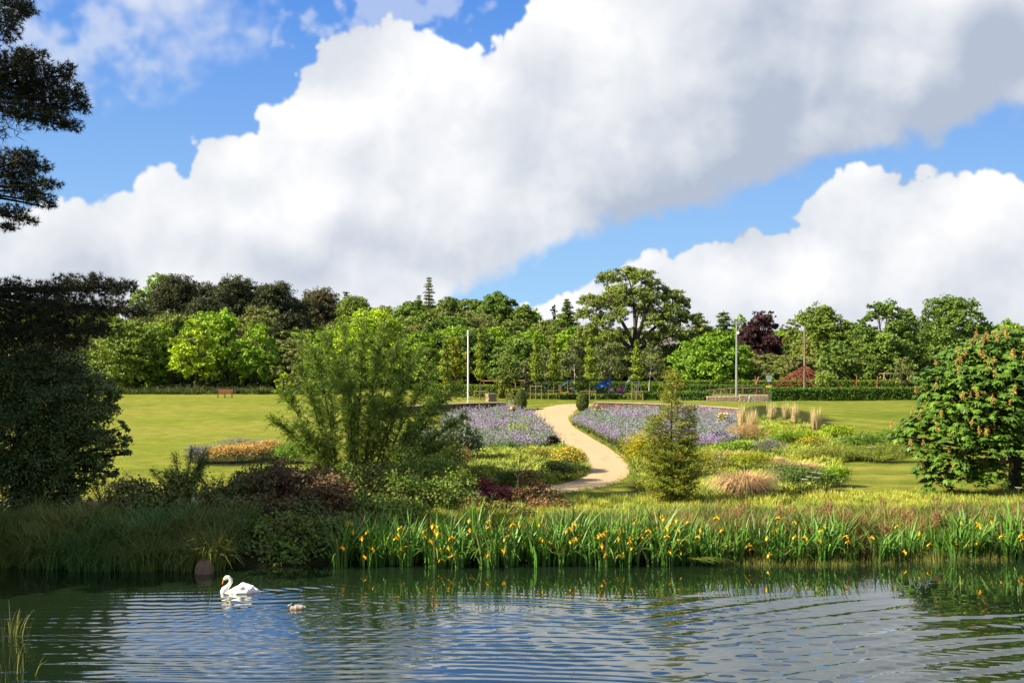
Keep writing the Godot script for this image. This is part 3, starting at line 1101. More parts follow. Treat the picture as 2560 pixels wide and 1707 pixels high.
	broadleaf("hill_oak", "dark rounded oak halfway up the hill", -15.0, -185.0, 11.0, 5.5, 7.7, G_OAK, r, {"leaf": 0.46})
	broadleaf("hill_tree", "light green tree halfway up the hill above the flagpole", -8.1, -172.0, 10.5, 4.5, 6.4, G_BRIGHT, r, {})
	broadleaf("hill_tree", "brownish green tree in the middle of the hill", -5.5, -190.0, 12.0, 5.5, 6.6, G_OLIVE, r, {"leaf": 0.46})
	broadleaf("hill_tree", "green tree on the hill right of the round oak", 2.6, -208.0, 14.3, 6.3, 7.3, G_MID, r, {"leaf": 0.48})
	broadleaf("hill_oak", "dark dome-shaped oak above the birches", 5.6, -178.0, 10.4, 4.4, 6.6, G_OAK, r, {"leaf": 0.44})
	broadleaf("hill_tree", "bright green tree below the dark dome-shaped oak", 3.2, -150.0, 8.2, 2.5, 7.2, G_BRIGHT, r, {"lobes": 15})
	broadleaf("hill_tree", "leafy light green tree behind the first staked hornbeams", -2.3, -146.0, 8.8, 1.9, 7.0, G_BRIGHT, r, {"lobes": 15})
	broadleaf("hill_tree", "soft green tree in front of the round hill oak", -0.1, -168.0, 10.4, 3.4, 6.6, G_MID, r, {})
	broadleaf("hill_tree", "leafy tree behind the second birch", 8.9, -152.0, 8.9, 1.7, 6.6, G_BRIGHT, r, {"lobes": 14})
	flat_pine("small_pine", "small dark pine on the skyline left of the great oak", 8.4, -200.0, 14.1, 9.8, 2.3, G_PINE, r, 4)
	tiered("cedar_tree", "ragged cedar top beside the great oak's left edge", 10.5, -190.0, 14.9, 8.0, 5.2, G_DEEP, r, 1.0, 0.45)
	broadleaf("hill_tree", "green tree under the cedar top left of the great oak", 8.7, -175.0, 11.5, 4.0, 5.4, G_MID, r, {})
	# right of the great oak
	tiered("cedar_tree", "dusky conifer at the great oak's right edge", 31.0, -165.0, 11.9, 4.9, 6.1, G_OAK, r, 1.1, 0.42)
	tiered("cedar_tree", "dark cedar top behind the floodlight mast", 35.7, -168.0, 12.1, 5.6, 4.6, G_DEEP, r, 1.1, 0.42)
	broadleaf("hill_tree", "light green tree right behind the floodlights", 39.6, -172.0, 11.5, 4.8, 4.1, G_BRIGHT, r, {})
	broadleaf("copper_beech", "dark purple copper beech right of the floodlight mast", 37.4, -150.0, 11.0, 1.8, 7.3, G_COPPER, r, {"lobes": 20, "clumps": 22.0})
	flat_pine("small_pine", "small pine top sticking out above the copper beech", 44.8, -172.0, 12.1, 8.6, 2.3, G_PINE, r, 4)
	broadleaf("bright_tree", "wide bright green tree left of the floodlight mast", 25.3, -124.0, 7.7, 1.2, 11.1, [Color(0.115, 0.225, 0.018), Color(0.155, 0.275, 0.020), Color(0.085, 0.170, 0.016)], r, {"lobes": 22, "big": 0.17})
	broadleaf("hill_tree", "distant green tree between beech and the rope net", 49.4, -176.0, 10.4, 2.5, 5.4, G_OAK, r, {})
	broadleaf("tall_lime", "tall light green tree behind the rope net mast", 44.2, -142.0, 11.8, 0.8, 9.3, G_MID, r, {"lobes": 20})
	broadleaf("round_tree", "dense round tree behind the hedge, right of the rope net", 40.2, -122.0, 6.9, 1.1, 6.0, G_DEEP, r, {"lobes": 16})
	broadleaf("hill_tree", "mid green tree in the gap right of the tall light green one", 51.1, -150.0, 10.0, 2.5, 5.2, G_MID, r, {})
	broadleaf("tall_lime", "tall dark green tree with two tops behind the long hedge", 47.5, -126.0, 11.9, 0.7, 8.8, G_DEEP, r, {"lobes": 26, "big": 0.2, "wider": 0.5})
	flat_pine("grey_pine", "thin greyish pine between the two big trees on the right", 67.6, -170.0, 12.6, 8.6, 3.4, G_OLIVE, r, 3)
	broadleaf("tall_lime", "broad dark green tree rising behind the horse chestnut", 59.5, -134.0, 12.7, 1.2, 11.7, G_DEEP, r, {"lobes": 26, "big": 0.2})
	broadleaf("pale_shrub_tree", "pale grey-green small tree beside the swing frame", 46.2, -117.0, 4.9, 1.5, 3.8, G_OLIVE, r, {"lobes": 10, "leaf": 0.3})
	broadleaf("hill_tree", "light green crown behind the chestnut at the far right", 70.6, -140.0, 9.4, 2.8, 8.0, G_BRIGHT, r, {"lobes": 15})
	broadleaf("hill_tree", "mid green crown between the broad dark tree and the far right one", 64.8, -136.0, 8.7, 2.3, 5.4, G_MID, r, {})
	broadleaf("round_tree", "low round bush behind the rope net", 35.8, -124.0, 5.1, 1.2, 6.0, G_OLIVE, r, {"lobes": 10})
	broadleaf("grey_shrub", "greyish bush below the copper beech", 30.1, -121.0, 4.5, 1.2, 3.2, G_OLIVE, r, {"lobes": 8, "leaf": 0.3})
	# the great oak, with open limbs
	great_oak(seeded(77))
	# copies fill the wood behind
	var kinds := []
	for k in 5:
		var o := broadleaf("woodland_tree", ["deep green", "mid green", "olive-tinged", "bright green", "greyish green"][k] + " woodland tree standing behind the dark hedgerow bushes", -66.0 + k * 7.0, -150.0, 9.5 + k * 0.6, 1.4, 11.0, [G_DEEP, G_MID, G_OAK, G_BRIGHT, G_OLIVE][k], r, {"group": "trees filling the wood behind the park", "lobes": 14, "leaf": 0.46})
		kinds.append(o)
	var line := [[-150, 690], [0, 680], [300, 715], [680, 712], [800, 705], [900, 702], [1000, 700], [1100, 698], [1200, 718], [1300, 742], [1400, 757], [1600, 757], [1800, 760], [1950, 750], [2100, 740], [2250, 745], [2400, 760], [2600, 760]]
	var marks := [[190, "the evergreen oak"], [450, "the lime maples"], [640, "the hawthorn"], [830, "the willow"], [1060, "the flagpole"], [1180, "the first hornbeams"], [1320, "the birches"], [1470, "the great oak"], [1640, "the floodlight mast"], [1780, "the copper beech"], [1900, "the climbing net"], [2050, "the long hedge"], [2240, "the chestnut"], [2600, "the far right crown"]]
	for row in [[-137.0, 92.0, 66.0, "close"], [-152.0, 74.0, 44.0, "some way"], [-170.0, 74.0, 24.0, "well"], [-194.0, 78.0, 9.0, "far"], [-224.0, 84.0, -2.0, "farthest"]]:
		var px := -60.0 + r.randf() * 40.0
		while px < 2430.0:
			var z: float = row[0] + r.randf_range(-5, 5)
			var x := (px - 1176.0) * -z / 2287.0
			var py: float = line_at(line, px) + row[2] + r.randf_range(-8, 14)
			var top: float = 6.8 + (784.0 - py) * -z / 2287.0
			var q := r.randi() % 5
			var o: Node3D = kinds[q]
			var tall: float = 9.5 + q * 0.6 - 0.95
			var g := ground(x, z)
			var k := maxf(top - g, 4.0) / tall
			var near := ""
			for m in marks:
				if px < m[0] + 60.0:
					near = m[1]
					break
			if not (row[0] > -145.0 and (px > 1330.0 and px < 1600.0)):
				another(o, "%s woodland tree %s behind %s" % [["deep green", "mid green", "olive-tinged", "bright green", "greyish green"][q], row[3], near], Vector3(x, g, z), r.randf() * TAU, Vector3(maxf(k, 0.8) * r.randf_range(1.0, 1.3), k, maxf(k, 0.8) * 1.1))
			px += row[1] * r.randf_range(0.75, 1.25)


func great_oak(r: RandomNumberGenerator) -> void:
	var z := -132.0
	var base := Vector3(16.10, 0.10, -132.00)
	var g := ground(base.x, z)
	var t := thing("oak_tree", "great open-limbed oak standing highest in the middle of the park", "tree", Vector3(base.x, g, z))
	var o := Vector3(base.x, g, z)
	var tb := Buf.new()
	var b := Buf.new()
	var lobes := []
	var fork: Vector3 = Vector3(16.28, 6.45, -132.00) - o
	tb.pipe(curve(Vector3(0, -0.5, 0), Vector3(-0.4, fork.y * 0.5, 0), fork, 6), 0.75, 0.5, Color(0.095, 0.085, 0.065), 9)
	for a in [[12.64, 15.11, -132.00, 1.50, 0.92], [15.35, 15.76, -133.00, 1.51, 0.93], [17.13, 15.05, -131.00, 1.60, 1.03], [18.84, 14.01, -133.00, 1.51, 0.93], [13.87, 13.17, -130.00, 1.71, 1.02], [16.43, 12.71, -130.00, 1.82, 1.02], [19.13, 12.18, -131.00, 1.49, 0.92], [21.30, 12.92, -132.00, 1.50, 0.92], [22.62, 11.69, -133.00, 1.28, 0.87], [20.69, 10.72, -130.00, 1.59, 0.91], [23.03, 9.63, -132.00, 1.50, 0.92], [10.04, 12.23, -132.00, 1.39, 0.81], [11.31, 11.57, -130.00, 1.48, 0.85], [9.83, 10.23, -133.00, 1.40, 0.93], [11.97, 9.32, -131.00, 1.60, 1.03], [9.97, 7.89, -131.00, 1.49, 1.03], [13.76, 10.13, -129.00, 1.47, 0.85], [18.28, 9.28, -129.00, 1.47, 0.90], [20.98, 7.88, -130.00, 1.71, 1.02], [23.61, 7.03, -132.00, 1.50, 1.04], [13.30, 7.31, -130.00, 1.71, 1.14], [11.20, 5.59, -132.00, 1.73, 1.04], [18.56, 6.74, -131.00, 1.72, 1.03], [21.46, 5.29, -133.00, 1.74, 1.05], [9.32, 6.45, -134.00, 1.41, 1.05], [15.10, 11.80, -136.00, 1.43, 0.83], [18.08, 11.20, -136.00, 1.78, 0.95], [13.42, 12.43, -137.00, 1.80, 0.96], [21.21, 9.44, -137.00, 1.80, 1.08], [15.01, 4.75, -130.00, 1.59, 0.91]]:
		lobes.append([Vector3(a[0], a[1], a[2]) - o, Vector3(a[3] * 1.04, a[4] * 1.08, a[3] * 1.15)])
	var mains := []
	for e in [Vector3(12.93, 12.23, -132.00), Vector3(15.93, 14.01, -133.00), Vector3(18.56, 12.76, -131.00), Vector3(21.30, 10.78, -132.00), Vector3(10.83, 9.61, -131.00), Vector3(21.14, 7.60, -131.00), Vector3(12.06, 6.45, -132.00), Vector3(17.35, 11.76, -135.00)]:
		var tip: Vector3 = e - o
		var c := curve(fork + Vector3(0, r.randf_range(-1.2, 0.2), 0), fork.lerp(tip, 0.5) + Vector3(-signf(tip.x - fork.x) * 0.5, -0.5, 0), tip, 7)
		mains.append(c)
		tb.pipe(c, 0.34, 0.13, Color(0.095, 0.085, 0.065), 7)
	for l in lobes:
		var best := 1e9
		var from := Vector3.ZERO
		for c in mains:
			for q in range(2, c.size()):
				var d: float = (c[q] - l[0]).length()
				if d < best:
					best = d
					from = c[q]
		tb.pipe(curve(from, from.lerp(l[0], 0.5) + Vector3(0, 0.35, 0), l[0], 4), 0.12, 0.05, Color(0.095, 0.085, 0.065), 5)
		for q in 5:
			tb.pipe([l[0], l[0] + unit(r) * l[1] * 0.9], 0.045, 0.015, Color(0.095, 0.085, 0.065), 4)
	foliage(b, r, lobes, 26.0, 30, 0.25, 0.19, G_OAK, true, 0.0, 0.30)
	part(t, "trunk", tb.mesh(mat.bark))
	part(t, "crown", b.mesh(mat.leaf))


func park_trees() -> void:
	var r := seeded(2)
	# young staked hornbeams
	var bases := [[1022, "partly hidden behind the willow"], [1103, "beside the stone plinth"], [1231, "third along, before the first birch"], [1272, "left of the second birch"], [1355, "between two birches behind the right clipped yew"], [1463, "nearest the silver swing loops"]]
	for k in bases.size():
		var px: float = bases[k][0]
		var z := [-101.0, -100.0, -99.5, -101.0, -100.0, -99.5][k] as float
		var x := (px - 1176.0) * -z / 2287.0
		var g := ground(x, z)
		var top: float = 6.8 + (784.0 - [786.0, 756.0, 772.0, 780.0, 772.0, 784.0][k]) * -z / 2287.0 - g
		var t := thing("hornbeam", "slim staked yellow-green hornbeam, " + bases[k][1], "tree", Vector3(x, g, z), "young staked trees on the far lawn")
		var tb := Buf.new()
		tb.pipe([Vector3(0, -0.1, 0), Vector3(0.03, top * 0.5, 0), Vector3(0, top, 0)], 0.055, 0.012, Color(0.16, 0.12, 0.08), 7)
		var b := Buf.new()
		var n := 1500
		for q in n:
			var f := pow(r.randf(), 1.15)
			var y := lerpf(2.0, top + 0.1, f)
			var w := (0.78 * pow(1.0 - f, 0.75) * ss(-0.05, 0.1, f) + 0.10) * (0.8 + 0.35 * sin(y * 7.0 + k))
			var a := r.randf() * TAU
			var p := Vector3(cos(a), 0, sin(a)) * w * sqrt(r.randf()) + Vector3(0, y, 0)
			var nm := (Vector3(cos(a), 0.6, sin(a)) + unit(r)).normalized()
			b.spike(p, across(nm, r), nm, 0.22, 0.16, shade_of([Color(0.150, 0.215, 0.016), Color(0.195, 0.245, 0.020), Color(0.115, 0.175, 0.016)], r, 0.25))
		for q in 26:
			var y := lerpf(1.9, top * 0.9, q / 26.0)
			var a := q * 2.4
			tb.tube(Vector3(0, y, 0), Vector3(cos(a) * 0.35, y + 0.5, sin(a) * 0.35), 0.016, 0.006, Color(0.12, 0.09, 0.06), 4)
		part(t, "trunk", tb.mesh(mat.bark))
		part(t, "crown", b.mesh(mat.leaf))
		# its timber stakes stand round it
		var s := thing("tree_stake", "timber stake frame round the hornbeam " + bases[k][1], "stake", Vector3(x, g, z), "stake frames round the young trees")
		var wood := Color(0.34, 0.245, 0.14)
		var h := 1.45 if k == 2 else 0.95
		for e in [[-0.55, 0.3], [0.55, 0.3], [0.0, -0.5]]:
			var pb := Buf.new()
			pb.box(Vector3(e[0], h * 0.5 - 0.05, e[1]), Vector3(0.09, h + 0.1, 0.09), wood, 0.0, 0.012)
			part(s, "post", pb.mesh(mat.wood))
		var rb := Buf.new()
		rb.beam(Vector3(-0.62, h - 0.08, 0.37), Vector3(0.62, h - 0.08, 0.37), 0.04, 0.10, wood)
		part(s, "rail", rb.mesh(mat.wood))
	# birches
	for a in [[1.3, -104.0, 4.7, 2.0, 3.2, "smallest grey-green birch, left of the row"], [3.4, -105.0, 6.1, 2.0, 3.4, "white-trunked birch behind the first bench-high hedge"], [6.4, -103.0, 6.6, 2.5, 3.8, "airy birch with forked white trunk in the row's middle"], [10.0, -103.0, 6.7, 2.6, 4.3, "fullest birch, beside the blue canopy"], [14.6, -106.0, 6.4, 2.4, 3.3, "birch at the right end of the row"]]:
		var x: float = a[0]
		var z: float = a[1]
		var top: float = a[2]
		var bottom: float = a[3]
		var w: float = a[4]
		var g := ground(x, z)
		var t := thing("birch_tree", a[5], "tree", Vector3(x, g, z), "birches beside the playground")
		var lobes := lobes_in(r, 12, bottom - g, top - g, w, 0.2, 0.4)
		var tb := Buf.new()
		trunk_to(tb, r, lobes, 2.2, 0.085, Color(0.50, 0.47, 0.41), 0.12, 0.7)
		part(t, "trunk", tb.mesh(mat.birch))
		var b := Buf.new()
		foliage(b, r, lobes, 44.0, 18, 0.21, 0.14, [Color(0.105, 0.135, 0.040), Color(0.085, 0.120, 0.034), Color(0.125, 0.150, 0.052)], true, 0.8, 0.5)
		part(t, "crown", b.mesh(mat.leaf))
	broadleaf("rowan_tree", "small dark tree between the flagpole hedge and the birches", -0.7, -103.0, 5.5, 2.0, 2.8, G_OAK, r, {"lobes": 9, "leaf": 0.22, "clumps": 40.0, "trunk": 0.07})
	# clipped weeping tree before the long hedge
	var wx := thing("weeping_pear", "small weeping tree trained over a hoop before the long hedge", "tree", spot(31.71, -100.60))
	wx.scale = Vector3.ONE * 1.2
	var b2 := Buf.new()
	foliage(b2, r, [[Vector3(0, 1.55, 0), Vector3(0.85, 0.72, 0.75)], [Vector3(0.35, 1.05, 0.1), Vector3(0.55, 0.6, 0.5)], [Vector3(-0.35, 1.1, 0.1), Vector3(0.55, 0.6, 0.5)], [Vector3(0, 0.8, 0.2), Vector3(0.5, 0.35, 0.4)]], 160.0, 16, 0.16, 0.10, G_MID, true, 1.2)
	var tb2 := Buf.new()
	tb2.pipe([Vector3(0, -0.1, 0), Vector3(0.03, 1.7, 0)], 0.05, 0.035, Color(0.2, 0.16, 0.10), 7)
	part(wx, "trunk", tb2.mesh(mat.bark))
	part(wx, "crown", b2.mesh(mat.leaf))
	var hoop := Buf.new()
	var arc := []
	for k in 13:
		arc.append(Vector3(0.05 + cos(PI * k / 12.0) * 0.35, 2.15 + sin(PI * k / 12.0) * 0.2, 0))
	hoop.pipe(arc, 0.03, 0.03, Color(0.4, 0.3, 0.2), 6)
	part(wx, "hoop", hoop.mesh(mat.wood))
	# clipped yews either side of the path's top
	for a in [[0.73, -87.48, 1.32, 1.65, "left of the path's top"], [6.16, -86.96, 1.25, 1.75, "right of the path's top"]]:
		var t := thing("yew_bush", "clipped rounded yew, " + a[4], "bush", spot(a[0], a[1]), "pair of clipped yews")
		var b := Buf.new()
		for k in 5200:
			var d := unit(r)
			var f := (d.y + 1.0) * 0.5
			var p := Vector3(d.x * a[2] * 0.5 * (1.0 - 0.35 * f), f * a[3], d.z * a[2] * 0.5 * (1.0 - 0.35 * f)) * r.randf_range(0.86, 1.05)
			var nm := (d + unit(r) * 0.8).normalized()
			b.leaf(p, across(nm, r), nm, 0.12, 0.05, shade_of([Color(0.080, 0.120, 0.022), Color(0.130, 0.165, 0.026), Color(0.05, 0.08, 0.018)], r))
		part(t, "foliage", b.mesh(mat.leaf))
		var s := Buf.new()
		s.pipe([Vector3(0, -0.1, 0), Vector3(0, a[3] * 0.85, 0)], 0.09, 0.03, BARK, 6)
		for k in 20:
			var d := unit(r)
			d.y = absf(d.y)
			s.tube(Vector3(0, 0.2, 0), Vector3(d.x * a[2] * 0.4, 0.2 + d.y * a[3] * 0.7, d.z * a[2] * 0.4), 0.02, 0.008, BARK, 4)
		part(t, "trunk", s.mesh(mat.bark))


# ---------------------------------------------------------------- the large near trees
func needles(b: Buf, r: RandomNumberGenerator, p: Vector3, out: Vector3, n: int, long: float, col: Color) -> void:
	for k in n:
		var d := (out * 0.55 + unit(r)).normalized()
		b.spike(p, d, across(d, r), long * r.randf_range(0.7, 1.15), 0.024, Color(col.r, col.g, col.b) * r.randf_range(0.75, 1.3))


func near_pine() -> void:
	var r := seeded(3)
	var at := spot(-20.6, -35.0)
	var t := thing("pine_tree", "tall dark pine whose boughs reach in from the left edge", "tree", at)
	var tb := Buf.new()
	var bark := Color(0.055, 0.036, 0.026)
	tb.pipe([Vector3(0, -0.5, 0), Vector3(0.1, 7, 0), Vector3(-0.1, 15, 0.1), Vector3(0.2, 22.5, 0)], 0.42, 0.10, bark, 10)
	part(t, "trunk", tb.mesh(mat.bark))
	var groups := [
		[19.5, [[-17.54, 18.52, -35.00, 0.67, 0.52], [-17.48, 17.66, -34.40, 0.54, 0.57], [-17.37, 18.69, -35.60, 0.40, 0.31], [-18.92, 18.34, -35.00, 0.92, 0.77]]],
		[15.4, [[-17.69, 16.50, -35.00, 0.84, 0.64], [-16.59, 16.46, -34.30, 0.67, 0.54], [-17.74, 15.76, -35.40, 1.24, 0.74], [-16.47, 15.97, -35.00, 0.80, 0.61], [-15.79, 16.33, -35.20, 0.37, 0.40], [-15.46, 15.46, -34.80, 0.67, 0.49], [-16.59, 15.35, -35.60, 1.09, 0.53], [-17.19, 14.80, -34.60, 0.76, 0.39], [-16.16, 14.59, -35.00, 0.92, 0.34], [-15.60, 14.47, -35.30, 0.46, 0.22], [-15.09, 15.00, -35.00, 0.28, 0.24], [-19.07, 15.74, -35.00, 1.07, 0.92]]],
		[12.2, [[-17.61, 13.21, -35.00, 0.61, 0.37], [-16.88, 13.24, -34.60, 0.51, 0.27], [-17.53, 12.80, -35.30, 0.93, 0.46], [-16.54, 12.98, -35.00, 0.40, 0.24], [-16.30, 12.31, -34.80, 0.61, 0.23], [-17.46, 12.23, -35.30, 0.85, 0.37], [-16.70, 11.83, -35.00, 0.64, 0.28], [-16.41, 11.60, -35.20, 0.31, 0.15], [-17.61, 11.30, -35.00, 0.64, 0.34], [-16.93, 11.03, -34.70, 0.39, 0.18], [-17.77, 10.81, -35.00, 0.37, 0.18], [-18.92, 12.22, -35.00, 0.92, 0.77]]],
		[8.6, [[-17.49, 8.55, -34.60, 0.91, 0.51], [-16.71, 8.48, -35.20, 0.92, 0.46], [-15.46, 8.69, -34.80, 0.91, 0.49], [-14.68, 8.79, -35.30, 0.80, 0.46], [-13.79, 8.67, -35.00, 0.52, 0.34], [-13.38, 8.77, -35.00, 0.18, 0.18], [-17.08, 7.86, -35.00, 1.38, 0.52], [-15.33, 7.95, -34.50, 1.21, 0.48], [-14.33, 8.02, -35.20, 0.92, 0.40], [-13.37, 7.85, -34.90, 0.52, 0.24], [-12.95, 7.81, -35.00, 0.28, 0.15], [-16.41, 7.25, -35.20, 1.69, 0.52], [-14.55, 7.24, -34.80, 0.91, 0.37], [-17.59, 7.01, -34.80, 1.07, 0.61], [-15.70, 6.71, -35.00, 0.92, 0.31], [-19.07, 7.78, -35.00, 1.07, 1.07]]]]
	for gq in groups:
		var br := Buf.new()
		var fo := Buf.new()
		var cones := Buf.new()
		var from := Vector3(0, gq[0] - at.y, 0)
		for l in gq[1]:
			var c := Vector3(l[0], l[1], l[2]) - at
			var rad := Vector3(l[3], l[4], l[3] * 0.95)
			var limb := curve(from, Vector3(c.x * 0.5, from.y + (c.y - from.y) * 0.35, c.z * 0.5), c - Vector3(rad.x * 0.3, rad.y * 0.3, 0), 6)
			br.pipe(limb, 0.085, 0.03, bark, 6)
			var n := int(rad.x * rad.y * 560.0)
			var tone := shade_of(G_PINE, r, 0.2)
			for k in n:
				var d := unit(r)
				var p := c + d * rad * r.randf_range(0.35, 1.02)
				if k % 5 == 0:
					br.tube(c + (p - c) * 0.15, p, 0.014, 0.006, bark, 3)
				var col := tone.lerp(shade_of(G_BROWNPINE if gq[0] < 9.0 and r.randf() < 0.4 else G_PINE, r, 0.3), 0.6)
				needles(fo, r, p, (d + Vector3(0.3, 0.5, 0)).normalized(), 13, 0.18, col * 0.85)
				if r.randf() < (0.09 if gq[0] < 9.0 else 0.03):
					for q in 5:
						cones.leaf(p, unit(r), across(d, r), 0.07, 0.045, Color(0.21, 0.055, 0.022))
		var bo := part(t, "bough", br.mesh(mat.bark))
		part(bo, "needles", fo.mesh(mat.needle))
		part(bo, "cones", cones.mesh(mat.petal))
	# the rest of the crown, out of the frame
	var rest := Buf.new()
	var limbs := Buf.new()
	for k in 34:
		var a := k * 2.4
		var y := 6.0 + k * 0.48
		var reach := 4.6 * (1.0 - 0.5 * k / 34.0)
		var c := Vector3(-absf(cos(a)) * reach - 0.5 if k % 3 else cos(a) * 1.2, y, sin(a) * reach * 0.85)
		limbs.pipe(curve(Vector3(0, y - 0.6, 0), c * Vector3(0.5, 0, 0.5) + Vector3(0, y - 0.4, 0), c, 4), 0.09, 0.03, bark, 5)
		for q in 170:
			var d := unit(r)
			needles(rest, r, c + d * Vector3(1.75, 0.75, 1.75) * r.randf_range(0.3, 1.0), d, 6, 0.5, shade_of(G_PINE, r, 0.3) * 0.62)
	var lo := part(t, "bough", limbs.mesh(mat.bark))
	part(lo, "needles", rest.mesh(mat.needle))


func shade_trees() -> void:
	var r := seeded(40)
	for a in [[-22.5, -28.2, 16.0, 3.0, 7.4, "dense evergreen tree standing left of the pond"], [-27.0, -27.0, 22.0, 3.0, 8.4, "taller evergreen tree farther left of the pond"], [-26.5, -31.0, 17.0, 3.0, 7.5, "evergreen tree behind the pine at the left"]]:
		broadleaf("evergreen_tree", a[5], a[0], a[1], a[2], a[3], a[4], G_PINE, r, {"lobes": 22, "leaf": 0.5, "big": 0.24, "group": "evergreens left of the pond"})


func holm_oak() -> void:
	var r := seeded(4)
	var at := spot(-18.2, -36.6)
	var t := thing("holm_oak", "dense dark evergreen oak on the left bank below the pine", "tree", at)
	var lobes := []
	for a in [[-18.38, 6.38, -37.00, 1.13, 0.65], [-17.06, 5.82, -36.60, 1.28, 0.80], [-18.04, 5.45, -36.00, 1.42, 0.94], [-16.19, 5.17, -36.80, 1.21, 0.80], [-15.30, 4.87, -36.40, 0.73, 0.54], [-16.90, 4.53, -35.60, 1.40, 0.93], [-15.65, 4.09, -36.30, 1.11, 0.73], [-14.98, 4.21, -36.80, 0.48, 0.42], [-17.58, 3.61, -35.40, 1.39, 1.08], [-16.13, 3.28, -35.60, 1.25, 0.87], [-15.21, 3.14, -36.20, 0.95, 0.57], [-14.49, 3.00, -36.50, 0.51, 0.32], [-16.81, 2.30, -35.40, 1.39, 0.87], [-15.63, 2.23, -35.90, 0.94, 0.63], [-15.22, 2.30, -36.60, 0.58, 0.42], [-17.64, 1.63, -35.20, 1.23, 0.77], [-16.35, 1.44, -35.40, 1.08, 0.62], [-15.84, 1.51, -36.00, 0.57, 0.47], [-14.51, 3.57, -36.70, 0.32, 0.22], [-14.17, 2.68, -36.50, 0.32, 0.18], [-14.71, 2.06, -36.40, 0.41, 0.22], [-15.17, 1.70, -36.00, 0.47, 0.28], [-17.08, 1.05, -35.00, 1.22, 0.52], [-15.88, 1.06, -35.40, 0.77, 0.40], [-14.75, 4.69, -36.90, 0.32, 0.26], [-20.21, 4.95, -36.50, 1.76, 1.60], [-20.21, 2.55, -36.50, 1.76, 1.60], [-18.74, 4.85, -38.40, 1.85, 1.34], [-17.73, 3.17, -38.40, 1.68, 1.34], [-18.88, 1.88, -38.00, 1.83, 1.00]]:
		lobes.append([Vector3(a[0], a[1], a[2]) - at, Vector3(a[3], a[4], a[3] * 0.9)])
	var tb := Buf.new()
	trunk_to(tb, r, lobes, 1.6, 0.24, BARK)
	part(t, "trunk", tb.mesh(mat.bark))
	var b := Buf.new()
	foliage(b, r, lobes, 84.0, 36, 0.125, 0.062, [Color(0.058, 0.092, 0.022), Color(0.082, 0.118, 0.028), Color(0.044, 0.070, 0.020)], false, 0.0, 0.30)
	part(t, "crown", b.mesh(mat.gloss))


func willow() -> void:
	var r := seeded(5)
	var at := spot(-7.0, -43.6)
	var t := thing("willow_shrub", "large feathery many-stemmed willow between the lawn and the path", "tree", at)
	var leaves := Buf.new()
	var cols := [Color(0.130, 0.220, 0.030), Color(0.175, 0.275, 0.036), Color(0.095, 0.175, 0.028), Color(0.205, 0.295, 0.042)]
	for tip in [Vector3(-10.23, 3.40, -43.00), Vector3(-10.02, 4.47, -44.00), Vector3(-9.14, 5.56, -43.00), Vector3(-9.26, 6.59, -44.50), Vector3(-8.44, 6.22, -42.50), Vector3(-8.29, 7.07, -44.00), Vector3(-7.36, 5.96, -42.00), Vector3(-7.26, 7.40, -43.00), Vector3(-7.10, 6.68, -45.00), Vector3(-6.44, 7.60, -43.60), Vector3(-5.66, 6.51, -42.00), Vector3(-5.77, 7.50, -44.60), Vector3(-4.91, 6.91, -43.00), Vector3(-4.26, 5.77, -42.20), Vector3(-4.17, 6.49, -44.60), Vector3(-3.53, 5.40, -43.40), Vector3(-3.03, 4.45, -44.40), Vector3(-2.37, 4.81, -43.00), Vector3(-2.19, 3.41, -44.00), Vector3(-2.53, 2.50, -42.60), Vector3(-3.51, 4.03, -42.00), Vector3(-5.23, 4.52, -45.00), Vector3(-9.01, 4.41, -45.20), Vector3(-6.87, 5.05, -41.80), Vector3(-5.78, 4.13, -41.80), Vector3(-3.36, 2.11, -43.60), Vector3(-9.01, 3.07, -42.40)]:
		var e: Vector3 = tip - at
		var foot := Vector3(clampf(e.x * 0.30, -1.5, 1.7) + r.randf_range(-0.3, 0.3), -0.1, r.randf_range(-0.7, 0.7))
		var c := curve(foot, Vector3(lerpf(foot.x, e.x, 0.42), e.y * 0.62, e.z * 0.5), e, 10)
		var st := Buf.new()
		st.pipe(c, 0.052, 0.010, Color(0.055, 0.050, 0.030), 6)
		for k in 120:
			var f := 0.06 + 0.94 * pow(r.randf(), 0.78)
			var p := along(c, f)
			var grow := (along(c, minf(f + 0.05, 1.0)) - along(c, f - 0.05)).normalized()
			var d := (grow * 0.8 + unit(r) * 0.95 + Vector3(0, 0.1, 0)).normalized()
			var l := r.randf_range(0.35, 1.0) * (1.15 - 0.5 * f)
			var tw := curve(p, p + d * l * 0.6 + Vector3(0, 0.08, 0), p + d * l - Vector3(0, l * 0.18, 0), 4)
			st.pipe(tw, 0.009, 0.003, Color(0.09, 0.09, 0.035), 3)
			var tone := shade_of(cols, r, 0.18)
			for q in 26:
				var u := r.randf()
				var lp := along(tw, u)
				var ld := (d * 0.8 + unit(r) * 0.75 - Vector3(0, 0.20, 0)).normalized()
				leaves.leaf(lp, ld, across(ld, r), r.randf_range(0.13, 0.22), 0.026, tone * r.randf_range(0.8, 1.25))
		part(t, "stem", st.mesh(mat.bark))
	part(t, "crown", leaves.mesh(mat.leaf))


